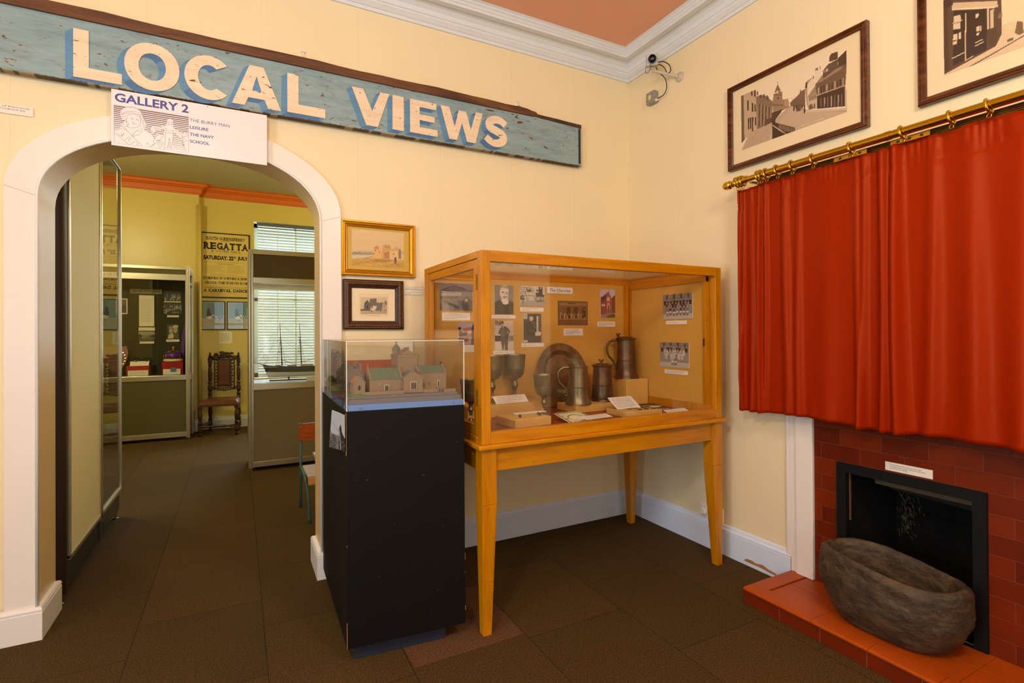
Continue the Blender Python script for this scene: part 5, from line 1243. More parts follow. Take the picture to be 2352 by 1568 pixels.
# ---------------- pewter
def pewter(name, c1, c2, rough=.28):
    m = bpy.data.materials.new(name); t = NT(m); n = t.noise(t.coords((1, 1, 1)), 14, 5, .6)
    t.link(t.ramp(n, [(.3, rgb(*c1)), (.7, rgb(*c2))]), t.b.inputs['Base Color']); t.b.inputs['Metallic'].default_value = .85
    t.link(t.ramp(n, [(.3, (rough,) * 3 + (1,)), (.7, (rough + .14,) * 3 + (1,))]), t.b.inputs['Roughness']); MATS[name] = m
pewter('pewter', (118, 108, 78), (158, 146, 108), .3); pewter('pewter_dark', (84, 66, 46), (124, 102, 74), .34)
def goblet(x, y, z, h, R, label, bead):
    t = thing('pewter_goblet', label, 'goblet', (x, y, z), 'pewter goblets in the table case'); k = h
    foot = [(0, 0), (.58 * R, 0), (.60 * R, .012 * k), (.55 * R, .03 * k), (.36 * R, .055 * k), (.22 * R, .09 * k), (.17 * R, .13 * k)]
    if bead: stem = [(.17 * R, .14 * k), (.15 * R, .2 * k), (.20 * R, .25 * k), (.30 * R, .30 * k), (.33 * R, .335 * k), (.27 * R, .37 * k), (.20 * R, .41 * k), (.22 * R, .455 * k), (.30 * R, .475 * k)]
    else: stem = [(.15 * R, .2 * k), (.17 * R, .29 * k), (.24 * R, .30 * k), (.30 * R, .325 * k), (.24 * R, .35 * k), (.20 * R, .40 * k), (.24 * R, .45 * k), (.34 * R, .475 * k)]
    bowl = [(.30 * R, .475 * k), (.62 * R, .51 * k), (.80 * R, .58 * k), (.86 * R, .66 * k), (.88 * R, .70 * k), (.905 * R, .702 * k), (.905 * R, .712 * k), (.885 * R, .716 * k), (.93 * R, .85 * k), (.985 * R, .97 * k), (1.0 * R, .985 * k), (.995 * R, 1.0 * k), (.965 * R, 1.0 * k), (.94 * R, .97 * k), (.87 * R, .75 * k), (.80 * R, .60 * k), (.60 * R, .53 * k), (0, .505 * k)]
    MB().lathe(smooth_pts(foot, 2), (x, y, z), 32).build('foot', 'pewter', t, smooth=True); MB().lathe(smooth_pts(stem, 3), (x, y, z), 28).build('stem', 'pewter', t, smooth=True); MB().lathe(bowl, (x, y, z), 40).build('bowl', 'pewter', t, smooth=True, angle=30)
goblet(-1.186, -.300, .977, .288, .0715, 'pewter goblet with beaded stem on the long back box, under the man in hat', True)
goblet(-1.345, -.305, .977, .285, .0700, 'pewter goblet on the back box half hidden by the corner post', True)
goblet(-1.105, -.520, .904, .246, .0640, 'pewter goblet standing low in front of the big dish', False)
goblet(-1.595, -.560, .904, .245, .0600, 'pewter goblet seen through the glass end of the table case', False)
def tankard(x, y, z, h, R, label, lid, rot, mt='pewter', thumb=True, name='pewter_tankard', flare=1.32):
    t = thing(name, label, 'tankard', (x, y, z))
    Rt = R; pr = [(0, 0), (flare * R, 0), (flare * R, .012 * h), (1.24 * R * flare / 1.32, .05 * h), (1.12 * R, .13 * h), (1.05 * R, .25 * h), (1.02 * R, .44 * h), (1.06 * R, .447 * h), (1.06 * R, .462 * h), (1.02 * R, .468 * h), (.97 * R, .75 * h), (.94 * R, .93 * h), (.95 * R, .97 * h), (1.0 * R, .985 * h), (1.0 * R, 1.0 * h), (.9 * R, 1.0 * h)]
    if not lid: pr += [(.88 * R, .9 * h), (.95 * R, .2 * h), (0, .15 * h)]
    else: pr += [(0, h)]
    MB().lathe(pr, (x, y, z), 40).build('body', mt, t, smooth=True, angle=28)
    if lid:
        MB().lathe([(0, h), (1.10 * R, h), (1.12 * R, h + .004), (1.0 * R, h + .008), (.7 * R, h + .013), (.66 * R, h + .017), (0, h + .02)], (x, y, z), 36).build('lid', mt, t, smooth=True, angle=28)
    a = math.radians(rot); d = Vector((math.cos(a), math.sin(a), 0)); c = Vector((x, y, z))
    pts = [c + d * (.92 * R) + Vector((0, 0, .97 * h)), c + d * (1.45 * R) + Vector((0, 0, .97 * h)), c + d * (1.95 * R) + Vector((0, 0, .88 * h)), c + d * (2.08 * R) + Vector((0, 0, .73 * h)), c + d * (1.9 * R) + Vector((0, 0, .58 * h)), c + d * (1.45 * R) + Vector((0, 0, .45 * h)), c + d * (1.08 * R) + Vector((0, 0, .30 * h)), c + d * (1.22 * R) + Vector((0, 0, .22 * h)), c + d * (1.38 * R) + Vector((0, 0, .25 * h))]
    sp = smooth_pts([tuple(p) for p in pts], 5)
    MB().tube(sp, [.0085 - .003 * i / len(sp) for i in range(len(sp))], 8).build('handle', mt, t, smooth='all')
    if lid and thumb:
        p = c + d * (.85 * R) + Vector((0, 0, h + .012)); n = Vector((-d.y, d.x, 0)); m = MB()
        m.tube([p + Vector((0, 0, -.004)), p + Vector((0, 0, .014))], [.010, .007], 8)
        for s in (-1, 1): m.tube([p + Vector((0, 0, .010)), p + (d * .7 + n * .7) * (.010 * s) + Vector((0, 0, .020)), p + (d * .7 + n * .7) * (.017 * s) + Vector((0, 0, .026))], [.006, .006, .0065], 8)
        m.build('thumb_piece', mt, t, smooth='all')
tankard(-.823, -.470, .951, .235, .0625, 'open pewter tankard with a curved handle, in front of the dish', False, 158)
tankard(-.598, -.425, .951, .228, .0640, 'dark lidded pewter tankard between the open tankard and the tall flagon', True, 60, 'pewter_dark', flare=1.15)
tankard(-.322, -.335, 1.0805, .270, .0640, 'tall lidded pewter flagon with a scrolled handle on the high box', True, 150, 'pewter_dark', name='pewter_flagon', flare=1.35)
# dish leaning on the back panel
dd = thing('pewter_dish', 'large round pewter dish leaning upright against the back panel', 'dish', (-.86, -.33, .951))
M = Matrix.Translation((-.826, -.296, .951 + .1915)) @ Matrix.Rotation(math.radians(90 - 14), 4, 'X') @ Matrix.Rotation(math.radians(0), 4, 'Z')
pr = [(0, -.018), (.120, -.018), (.138, -.006), (.142, .0), (.185, .004), (.190, .006), (.190, .009), (.185, .0085), (.144, .004), (.136, -.002), (.118, -.014), (0, -.0145)]
MB().lathe(pr, (0, 0, 0), 72, M=M).build('dish', 'pewter', dd, smooth=True, angle=30)
for o in list(bpy.data.objects):
    pass
# ---------------- loose cards, certificate, coins, brooches
def lying(x, y, z, w_, d_, rot, tilt, label, cat='label', name='caption_card', lines=4, cv=None, mt='label_white', seed=3):
    M = Matrix.Translation((x, y, z)) @ Matrix.Rotation(math.radians(rot), 4, 'Z') @ Matrix.Rotation(math.radians(tilt), 4, 'X')
    t = thing(name, label, cat, (x, y, z)); MB().box(0, w_, 0, d_, 0, .0025, M=M).build('card', mt, t)
    ax = (M.to_3x3() @ Vector((1, 0, 0))); ay = (M.to_3x3() @ Vector((0, 1, 0))); az = (M.to_3x3() @ Vector((0, 0, 1)))
    if cv is not None: print_on('picture', cv, M @ Vector((.0, .0, 0)) + az * .0029, ax, ay, w_, d_, t)
    else: m = MB(); scribble(m, M @ Vector((w_ * .07, d_ * .08, 0)) + az * .003, ax, ay, w_ * .86, d_ * .84, lines, seed=seed, ragged=.1); m.build('print', 'ink_black', t)
    return t, M
t, M = lying(-1.372, -.418, .9775, .225, .062, 3, 42, 'white typed card propped before the beaded goblets', lines=4, seed=5); MB().box(.08, .155, -.003, .006, -.0005, .003, M=M).build('stand', 'acrylic', t)
lying(-1.372, -.655, .9505, .205, .038, 1, 2, 'white card lying at the back of the low brooch box', lines=1, seed=6)
t, M = lying(-.728, -.735, .9405, .180, .110, 0, 32, 'large typed card propped among the coins', lines=12, seed=7); MB().box(.05, .12, -.003, .006, -.0005, .003, M=M).build('stand', 'acrylic', t)
c = Cv(90, 70, (214, 206, 160), None, 4)
c.rect(.04, .05, .96, .95, (120, 128, 70)); c.rect(.09, .12, .91, .88, (224, 214, 172)); 
for i in range(60): x, y = (i * .137) % 1, (i * .319) % 1; (c.ell(x, y, .03, .035, ((70, 120, 150), (96, 116, 60), (150, 140, 80))[i % 3]) if (x < .16 or x > .84 or y < .2 or y > .82) else None)
c.ell(.5, .55, .30, .28, (110, 124, 66)); c.ell(.5, .57, .27, .24, (234, 226, 196)); c.rect(.18, .10, .82, .2, (228, 220, 180)); c.line([(.22, .15), (.78, .15)], 2, (80, 90, 60)); c.noise(8)
lying(-1.125, -.840, .9045, .185, .17, 4, 12, 'decorated certificate with green and blue border lying in front of the dish', 'certificate', 'certificate', cv=c)
lying(-1.058, -.885, .9285, .19, .056, 6, 10, 'white typed card overlapping the decorated certificate', lines=3, seed=8)
c = Cv(80, 50, (70, 84, 52), None, 5); c.ell(.62, .55, .36, .22, (140, 150, 110)); c.ell(.66, .6, .26, .12, (214, 220, 200)); c.rect(0, 0, 1, .28, (50, 58, 38)); c.poly([(0, .9), (.5, .6), (.6, 1), (0, 1)], (170, 176, 150)); c.noise(8)
for i in range(30): c.ell(.75 + (i * .037) % .25, .1 + (i * .11) % .4, .02, .03, ((96, 106, 60), (60, 70, 40))[i % 2])
lying(-.470, -.645, .9045, .225, .155, -4, 5, 'green-toned landscape photograph lying at the right of the case', 'photograph', 'photograph', cv=c)
lying(-.432, -.868, .9055, .178, .066, 2, 16, 'white typed card before the green landscape photograph', lines=5, seed=9)
mat('coin_metal', (66, 62, 56), .35, .8, var=.2, vscale=60)
coins = [(-.631, -.694), (-.642, -.742), (-.564, -.691), (-.598, -.734), (-.606, -.792), (-.505, -.685), (-.535, -.738), (-.552, -.790), (-.492, -.734), (-.505, -.796), (-.522, -.665)]
cl = ['coin at the left edge of the box behind the others', 'coin left front of the group', 'coin in the second column at the back', 'coin in the second column, touching the one behind', 'coin alone at the front of the box', 'coin at the back, beside the green photograph', 'coin of the middle pair nearer the viewer', 'largest dark coin front centre', 'coin on the right, mid depth', 'coin at the right front', 'coin farthest back behind the middle pair']
c0 = None
for (x, y), l in zip(coins, cl):
    if c0 is None: c0 = MB().lathe([(0, 0), (.0155, 0), (.016, .001), (.0155, .002), (.013, .0018), (0, .0019)], (x, y, .9405), 20).build('coin', 'coin_metal', smooth=True, loc=(x, y, .9405)); o = c0
    else: o = c0.copy(); COL.objects.link(o); o.location = (x, y, .9405)
    tag(o, 'small dark ' + l, 'coin', 'coins on the low box')
for x, y, r_, l in ((-1.385, -.735, 55, 'dark bronze brooch, left one on the low box'), (-1.262, -.725, 80, 'dark bronze brooch, right one on the low box')):
    M = Matrix.Translation((x, y, .9497)) @ Matrix.Rotation(math.radians(r_), 4, 'Z'); m = MB(); m.tube([M @ Vector((-.022, 0, .004)), M @ Vector((-.01, .002, .008)), M @ Vector((.012, .001, .009)), M @ Vector((.024, 0, .004))], [.003, .005, .005, .003], 7); m.tube([M @ Vector((-.02, -.004, .002)), M @ Vector((.022, -.004, .002))], .0018, 6)
    tag(m.build('brooch', 'coin_metal', smooth='all'), l, 'brooch', 'brooches on the low box')

# ================================================================ BLACK PLINTH AND ABBEY MODEL
FLp, FRp, BLp = Vector((-2.314, -.908)), Vector((-1.797, -.955)), Vector((-2.293, -.062))
UU, VV = (FRp - FLp) / .52, (BLp - FLp) / .85
def L(u, v, z): p = FLp + UU * u + VV * v; return (p.x, p.y, z)
MP = Matrix(((UU.x, VV.x, 0, FLp.x), (UU.y, VV.y, 0, FLp.y), (0, 0, 1, 0), (0, 0, 0, 1)))
mat('plinth_black', (13, 12, 11), .6, spec=.2, var=.15, vscale=5, bump=.05, bscale=40); mat('plinth_base', (34, 40, 54), .5, var=.2, vscale=8); mat('raw_edge', (190, 128, 70), .7)
pl = thing('black_plinth', 'tall black-painted box plinth standing in front of the arch jamb', 'plinth', (-2.05, -.5, 0))
MB().box(0, .52, 0, .85, .07, 1.07, M=MP).build('body', 'plinth_black', pl, bevel=.002)
MB().box(.035, .44, .04, .80, 0, .07, M=MP).build('recessed_base', 'plinth_base', pl)
m = MB(); r = random.Random(5)
for z, k in ((.072, .11), (.5, .006), (.9, .004)): m.box(-.0006, .0012, -.0006, .0012, z, z + k, M=MP)
for z, k in ((.13, .02), (.3, .008), (.36, .03)): m.box(.5192, .5206, -.0006, .001, z, z + k, M=MP)
m.build('chipped_edge', 'raw_edge', pl)
m = MB(); mat('scratch', (120, 118, 116), .6)
for i in range(26):
    u, z = r.uniform(.03, .5), r.uniform(.1, 1.0); a = r.uniform(.0008, .0022); b = r.uniform(.001, .009) if i % 4 == 0 else a; m.box(u, u + b, -.0004, .0004, z, z + a, M=MP)
m.build('scuffs', 'scratch', pl)
# curled photograph stuck on its side
cvp = Cv(90, 60, (186, 192, 204), None, 3)
cvp.rect(0, .62, 1, 1, (120, 122, 128)); cvp.poly([(.55, .95), (.58, .42), (.66, .30), (.74, .36), (.78, .5), (1, .62), (1, 1), (.5, 1)], (38, 38, 42)); cvp.poly([(.0, .75), (.25, .6), (.4, .72), (.4, 1), (0, 1)], (74, 76, 82)); cvp.line([(0, .55), (.6, .9)], 1.6, (70, 72, 78)); cvp.line([(.6, .5), (.7, .95)], 3, (220, 222, 226)); cvp.line([(.1, .3), (.6, .55)], 1, (110, 112, 120))
for i in range(40): cvp.ell((i * .173) % 1, .7 + (i * .37) % .3, .03, .02, (90 + (i * 31) % 80,) * 3, .6)
cvp.noise(5)
ph = thing('curled_photograph', 'curled black and white photograph stuck on the side of the black plinth', 'photograph', (-2.32, -.77, .89))
ob = print_on('picture', cvp, (-2.322, -.635, .890), (0.0, -1, 0), (0, 0, 1), .275, .155, ph)
co = np.empty(len(ob.data.vertices) * 3, np.float32); ob.data.vertices.foreach_get('co', co); co = co.reshape(-1, 3)
u_ = (co[:, 1].max() - co[:, 1]) / .275; zz = (co[:, 2] - co[:, 2].min()) / .155
co[:, 0] -= .022 * (1 - u_) ** 2 * (.4 + .6 * (1 - zz)) ; co[:, 2] += .012 * u_ - .03 * (1 - u_) * (1 - zz) * .6
ob.data.vertices.foreach_set('co', co.ravel()); ob.data.update(); md = ob.modifiers.new('t', 'SOLIDIFY'); md.thickness = .0012
MB().box(-.0012, -.0002, .0, .012, .885, 1.062, M=MP).build('tape_strip', mat('orange_tape', (222, 140, 60), .6), ph)

# perspex cover, its blue base strip, and screws
pc = thing('acrylic_cover', 'clear acrylic box cover over the model on the black plinth', 'cover', (-2.05, -.5, 1.0705))
T = .004
def sheet(a, b, c, d, e, f): MB().box(a, b, c, d, e, f, M=MP).build('sheet', 'acrylic', pc)
Z0, Z1 = 1.0705, 1.368
sheet(.0, .52, 0, T, Z0, Z1); sheet(0, .52, .85 - T, .85, Z0, Z1); sheet(0, T, T, .85 - T, Z0, Z1); sheet(.52 - T, .52, T, .85 - T, Z0, Z1); sheet(T, .52 - T, T, .85 - T, Z1 - T, Z1)
mat('acrylic_edge', (232, 222, 206), .3)
m = MB(); e = .0028
for a, b in ((0, 0), (.52 - e, 0), (0, .85 - e), (.52 - e, .85 - e)): m.box(a - .0003, a + e + .0003, b - .0003, b + e + .0003, Z0, Z1, M=MP)
m.box(0, .52, -.0003, e, Z1 - e, Z1 + .0003, M=MP); m.box(0, .52, .85 - e, .85, Z1 - e, Z1 + .0003, M=MP); m.box(0, e, 0, .85, Z1 - e, Z1 + .0003, M=MP); m.box(.52 - e, .52, 0, .85, Z1 - e, Z1 + .0003, M=MP)
m.build('polished_edges', 'acrylic_edge', pc)
m = MB()
for u in (.058, .47): m.lathe([(0, 0), (.004, 0), (.0035, .002), (0, .0022)], (0, 0, 0), 10, M=Matrix.Translation(L(u, -.0002, 1.083)) @ Matrix.Rotation(math.radians(90), 4, 'X'))
for v in (.06, .45, .76): m.lathe([(0, 0), (.004, 0), (.0035, .002), (0, .0022)], (0, 0, 0), 10, M=Matrix.Translation(L(-.0002, v, 1.083)) @ Matrix.Rotation(math.radians(-90), 4, 'Y'))
m.split('screw', 'bright_steel', pc)
def granular(name, c1, c2, sc_=240):
    m = bpy.data.materials.new(name); t = NT(m); n = t.noise(t.coords((1, 1, 1)), sc_ * 2.4, 3, .7)
    t.link(t.ramp(n, [(.35, rgb(*c1)), (.65, rgb(*c2))]), t.b.inputs['Base Color']); t.b.inputs['Roughness'].default_value = .9; t.bump(n, .6, .002); MATS[name] = m
granular('model_stone', (118, 96, 78), (168, 142, 118)); granular('model_stone_grey', (98, 90, 84), (136, 126, 116)); granular('model_grass', (70, 108, 58), (120, 150, 84)); granular('blue_felt', (96, 138, 206), (124, 162, 224), 300)
mat('model_slate', (102, 116, 104), .6, var=.15, vscale=30); mat('model_red', (146, 72, 52), .7, var=.1, vscale=20); mat('model_tile', (176, 112, 78), .7, var=.1, vscale=20); mat('model_base', (112, 108, 112), .55, var=.06, vscale=6); mat('model_dark', (30, 32, 36), .4); mat('model_cream', (176, 160, 132), .6); mat('model_orange', (190, 104, 50), .6); mat('model_green_roof', (96, 112, 98), .6)
am = thing('priory_model', 'scale model of a stone priory church with square tower, inside the clear cover', 'model', (-2.05, -.5, 1.071))
def mb(): return MB(MP)
mb().box(.0045, .5155, .0045, .8455, 1.071, 1.096).build('base_strip', 'blue_felt', am)
m = mb(); m.box(.012, .508, .016, .83, 1.096, 1.116); m.box(.006, .504, .045, .82, 1.116, 1.126); m.build('base_board', 'model_base', am, bevel=.001)
m = mb(); m.box(.006, .12, .30, .82, 1.126, 1.133); m.box(.03, .10, .07, .30, 1.126, 1.131); m.build('lawn', 'model_grass', am)
m = mb(); m.box(.04, .50, .10, .80, 1.126, 1.129); m.build('ground', 'model_stone', am)
def gable(m, u0, u1, v0, v1, z0, ze, zr, axis, mi_wall=0, mi_roof=1, over=.002, roof=True, cope=True):
    if axis == 'u':   # ridge runs along u
        vm = (v0 + v1) / 2
        for u in (u0, u1): pass
        m.prism([(v0, z0), (v1, z0), (v1, ze), (vm, zr), (v0, ze)], u0, u1, 'yz', mi=mi_wall)
        if roof:
            for a, b in ((v0 - over, vm), (v1 + over, vm)):
                m.add([(u0 + .006, a, ze), (u1 - .006, a, ze), (u1 - .006, b, zr + .002), (u0 + .006, b, zr + .002)], [(0, 1, 2, 3)], mi_roof); k = u0 + .014
                while k < u1 - .01: m.tube([(k, a, ze + .0006), (k, b, zr + .0026)], .0009, 4, mi_roof); k += .012
        if cope:
            for u in (u0, u1 - .006): m.prism([(v0 - .003, ze - .002), (vm, zr + .002), (v1 + .003, ze - .002), (v1 + .003, ze + .004), (vm, zr + .009), (v0 - .003, ze + .004)], u, u + .006, 'yz', mi=mi_wall)
    else:
        um = (u0 + u1) / 2
        m.prism([(u0, z0), (u1, z0), (u1, ze), (um, zr), (u0, ze)], v0, v1, 'xz', mi=mi_wall)
        for a in (u0 - over, u1 + over): m.add([(a, v0 + .005, ze), (a, v1, ze), (um, v1, zr + .002), (um, v0 + .005, zr + .002)], [(0, 1, 2, 3)], mi_roof)
        if cope: m.prism([(u0 - .003, ze - .003), (um, zr + .001), (u1 + .003, ze - .003), (u1 + .003, ze + .003), (um, zr + .007), (u0 - .003, ze + .003)], v0 - .001, v0 + .005, 'xz', mi=mi_wall)
G0 = 1.1285
m = mb(); gable(m, .265, .352, .085, .30, G0, 1.192, 1.222, 'v'); fixn(m.build('transept', ['model_stone', 'model_green_roof'], am))
m = mb(); gable(m, .120, .268, .125, .24, G0, 1.190, 1.238, 'u'); fixn(m.build('nave', ['model_stone', 'model_green_roof'], am))
m = mb(); gable(m, .345, .478, .13, .26, G0, 1.212, 1.243, 'u', roof=True); fixn(m.build('chancel', ['model_stone', 'model_green_roof'], am))
m = mb(); m.prism([(.27, .19), (.357, .19), (.362, .195), (.362, .33), (.357, .335), (.27, .335), (.265, .33), (.265, .195)], G0, 1.288, 'xy'); m.prism([(.268, .188), (.359, .188), (.364, .193), (.364, .332), (.359, .337), (.268, .337), (.263, .332), (.263, .193)], 1.286, 1.297, 'xy'); m.build('tower', 'model_stone', am, bevel=.002)
m = mb(); gable(m, .285, .350, .22, .31, 1.295, 1.300, 1.322, 'v', 0, 0, cope=False); m.box(.308, .328, .235, .25, 1.31, 1.332); m.build('cap_house', 'model_stone', am)
m = mb(); m.lathe([(.019, 1.297), (.019, 1.318), (.022, 1.319)], (.286, .315, 0), 8); m.build('stair_turret', 'model_stone', am)
m = mb(); m.lathe([(.023, 1.319), (.014, 1.334), (.0, 1.351)], (.286, .315, 0), 8); m.build('turret_roof', 'model_slate', am)
m = mb(); m.tube([(.286, .315, 1.35), (.286, .315, 1.364)], .0012, 6); m.tube([(.277, .315, 1.355), (.295, .315, 1.355)], .0007, 5); m.build('weather_vane', 'model_dark', am)
m = mb(); gable(m, .06, .30, .40, .52, 1.129, 1.205, 1.262, 'u', 0, 1); fixn(m.build('range', ['model_stone_grey', 'model_red'], am))
m = mb(); gable(m, .030, .108, .20, .52, 1.129, 1.208, 1.252, 'v', 0, 0); m.box(.060, .076, .20, .216, 1.24, 1.268); m.box(.086, .10, .20, .214, 1.225, 1.262); m.box(.036, .05, .30, .318, 1.22, 1.272); fixn(m.build('house', ['model_stone_grey'], am))
m = mb(); gable(m, .046, .098, .110, .20, 1.129, 1.180, 1.206, 'v', 0, 1); fixn(m.build('annex', ['model_stone', 'model_tile'], am))
m = mb(); m.box(.068, .077, .1085, .111, 1.148, 1.168); m.build('annex_window', 'model_dark', am)
for u0, u1, v in ((.075, .262, .072), (.352, .425, .075), (.432, .500, .058)): m = mb(); m.box(u0, u1, v, v + .010, 1.126, 1.141); m.build('boundary_wall', 'model_stone', am, bevel=.001)
m = mb(); m.box(.432, .442, .058, .10, 1.126, 1.141); m.build('boundary_wall', 'model_stone', am)
def win(u, z, w_, h_, v, lights=3):
    m = mb(); m.box(u - w_ / 2 - .003, u + w_ / 2 + .003, v - .0018, v, z - .002, z + h_ + .003); m.build('window_frame', 'model_cream', am)
    m = mb(); q = w_ / lights
    for i in range(lights): a = u - w_ / 2 + i * q; m.prism([(a + .001, z), (a + q - .001, z), (a + q - .001, z + h_ * .8), (a + q / 2, z + h_), (a + .001, z + h_ * .8)], v - .0026, v - .0018, 'xz')
    m.build('window_light', 'model_dark', am)
win(.309, 1.145, .024, .033, .084, 3); win(.196, 1.138, .016, .026, .124, 2); win(.44, 1.150, .008, .024, .129, 1); win(.165, 1.164, .005, .006, .124, 1)
m = mb(); m.prism([(.155, 1.129), (.169, 1.129), (.169, 1.137), (.162, 1.142), (.155, 1.137)], .1225, .125, 'xz'); m.build('door', 'model_orange', am)
m = mb(); m.prism([(.405, 1.136), (.414, 1.136), (.414, 1.146), (.4095, 1.151), (.405, 1.146)], .1275, .13, 'xz'); m.build('door', 'model_orange', am)
for u, z in ((.392, 1.155), (.366, 1.15)): m = mb(); m.box(u, u + .003, .1285, .13, z, z + .014); m.build('slit_window', 'model_dark', am)
m = mb(); m.lathe([(.0035, 1.243), (.002, 1.252), (.003, 1.255), (0, 1.262)], (.123, .183, 0), 8); m.build('finial', 'model_orange', am)
m = mb(); m.lathe([(.003, 1.245), (.003, 1.256), (0, 1.26)], (.474, .195, 0), 8); m.box(.470, .478, .1935, .1965, 1.257, 1.2595); m.build('finial', 'model_dark', am)
# dark blobs put in for a reflection at the back corner of the base
m = mb(); m.sphere((.03, .74, 1.150), .02, 12, 8, 0, (1, 1, 1)); m.sphere((.05, .70, 1.145), .015, 10, 7); m.build('dark_reflection', mat('model_reflection', (40, 58, 36), .9, var=.3, vscale=60, bump=.8), am)
# ================================================================ FAR GALLERY
def alu():
    mat('aluminium', (196, 188, 160), .28, .75, var=.06, vscale=3)
alu(); mat('olive_panel', (80, 72, 24), .7, bump=.1, bscale=150); mat('olive_cloth', (58, 52, 18), .85, bump=.15, bscale=160); mat('taupe_panel', (138, 120, 80), .7, var=.03, vscale=5, bump=.1, bscale=150); mat('taupe_dark', (112, 94, 56), .7)
mat('cream_laminate', (236, 226, 180), .6, spec=.25); mat('dark_bronze', (44, 28, 20), .5, .2, var=.25, vscale=3, stretch=(6, 6, .3)); mat('charcoal', (40, 40, 38), .5); mat('pale_paper', (232, 222, 186), .6)
def post(t, x, y, z0, z1, r_=.022, name='post'):
    m = MB(); m.box(x - r_ * .8, x + r_ * .8, y - r_ * .8, y + r_ * .8, z0, z1)
    for dx, dy in ((-1, 0), (1, 0), (0, -1), (0, 1)): m.tube([(x + dx * r_ * .8, y + dy * r_ * .8, z0), (x + dx * r_ * .8, y + dy * r_ * .8, z1)], r_ * .36, 8)
    m.build(name, 'aluminium', t, smooth=True)
# --- ship case
tc_ = thing('display_case', 'tall aluminium-framed case holding a sailing ship model in the far gallery', 'display case', (-1.75, 3.0, 0))
AX0, AX1, AY0, AY1 = -2.60, -.90, 2.79, 3.25
for x in (AX0, AX1):
    for y in (AY0, AY1): post(tc_, x, y, .03, 2.262); MB().lathe([(.026, 0), (.026, .008), (.008, .012), (.008, .03)], (x, y, 0), 14).build('foot', 'bright_steel', tc_, smooth=True)
for y in (AY0, AY1):
    for z0, z1 in ((2.222, 2.272), (1.925, 1.985), (.825, .892), (.035, .090)):
        if y == AY1 and z0 == 1.925: z0 = 1.895
        MB().box(AX0 + .018, AX1 - .018, y - .016, y + .016, z0, z1).build('rail', 'aluminium', tc_, bevel=.003)
MB().box(AX0 + .018, AX1 - .018, AY0 - .004, AY0 + .004, 1.985, 2.222).build('upper_panel', 'taupe_dark', tc_); MB().box(AX0 + .018, AX1 - .018, AY0 - .004, AY0 + .004, .09, .825).build('lower_panel', 'taupe_panel', tc_)
for x in (AX0, AX1):
    MB().box(x - .004, x + .004, AY0 + .018, AY1 - .018, .04, .825).build('side_panel', 'taupe_panel', tc_); MB().box(x - .002, x + .002, AY0 + .018, AY1 - .018, .892, 1.93).build('glass', 'glass', tc_)
    for z0, z1 in ((2.222, 2.272), (1.895, 1.985), (.825, .892)): MB().box(x - .016, x + .016, AY0 + .018, AY1 - .018, z0, z1).build('rail', 'aluminium', tc_)
MB().box(AX0 + .018, AX1 - .018, AY0 - .002, AY0 + .002, .892, 1.925).build('glass', 'glass', tc_); MB().box(AX0 + .018, AX1 - .018, AY1 - .002, AY1 + .002, .892, 1.9).build('glass', 'glass', tc_)
MB().box(AX0 + .02, AX1 - .02, AY0 + .02, AY1 - .02, .87, .8942).build('shelf', mat('shelf_blue', (150, 176, 214), .5), tc_)
MB().box(AX0 + .02, AX1 - .02, AY1 - .012, AY1 - .006, .09, .825).build('back_panel', 'taupe_dark', tc_)
# --- ship
sh = thing('ship_model', 'two-masted model sailing ship with dark green and white hull in the far case', 'ship model', (-2.0, 3.0, .895))
mat('hull_green', (44, 54, 46), .4); mat('hull_white', (214, 210, 196), .4); mat('spar', (88, 56, 34), .5); mat('rope', (70, 60, 46), .8)
HL0, HL1 = -2.485, -1.47
def hull(z0f, z1f, mi):
    m = MB(); N = 26; v = []; f = []
    for i in range(N + 1):
        t = i / N; x = HL0 + (HL1 - HL0) * t; wd = .062 * min(1, (t / .22) ** .6) * min(1, ((1 - t) / .10 + .35)); sheer = .022 * (2 * abs(t - .5)) ** 2
        xx = [x + (.06 * (1 - t) ** 3) * k for k in (1.0, .4, 0)]
        for side in (-1, 1):
            for q, (wf, zf) in enumerate(z0f): v.append((x + .055 * (1 - zf) * (1 - t) ** 3, 3.0 + side * wd * wf, z1f + zf * .115 + sheer * zf))
    K = len(z0f)
    for i in range(N):
        a = i * 2 * K; b = a + 2 * K
        for s in (0, K):
            for q in range(K - 1): f.append((a + s + q, b + s + q, b + s + q + 1, a + s + q + 1))
        f.append((a, b, b + K, a + K)); f.append((a + K - 1, b + K - 1, b + 2 * K - 1, a + 2 * K - 1))
    f.append(tuple(range(K)) + tuple(range(2 * K - 1, K - 1, -1))); e = N * 2 * K; f.append(tuple(e + i for i in range(K)) + tuple(e + i for i in range(2 * K - 1, K - 1, -1)))
    return m.add(v, f)
fixn(hull([(.08, 0), (.5, .05), (.85, .22), (1.0, .46)], .932, 0).build('lower_hull', 'hull_white', sh, smooth=True)); fixn(hull([(1.0, .46), (1.03, .7), (1.0, 1.0)], .932, 0).build('upper_hull', 'hull_green', sh, smooth=True))
m = MB(); m.box(-2.47, -1.5, 2.952, 3.048, 1.044, 1.049); 
for x, w_, h_ in ((-2.36, .05, .018), (-2.24, .09, .014), (-2.10, .12, .02), (-1.95, .06, .02), (-1.8, .1, .02)): m.box(x, x + w_, 2.975, 3.025, 1.049, 1.049 + h_)
m.build('deck', mat('deck_cream', (196, 180, 140), .6), sh)
MB().tube([(-2.40, 3.0, 1.050), (-2.573, 3.0, 1.098)], [.006, .002], 8).build('bowsprit', 'spar', sh)
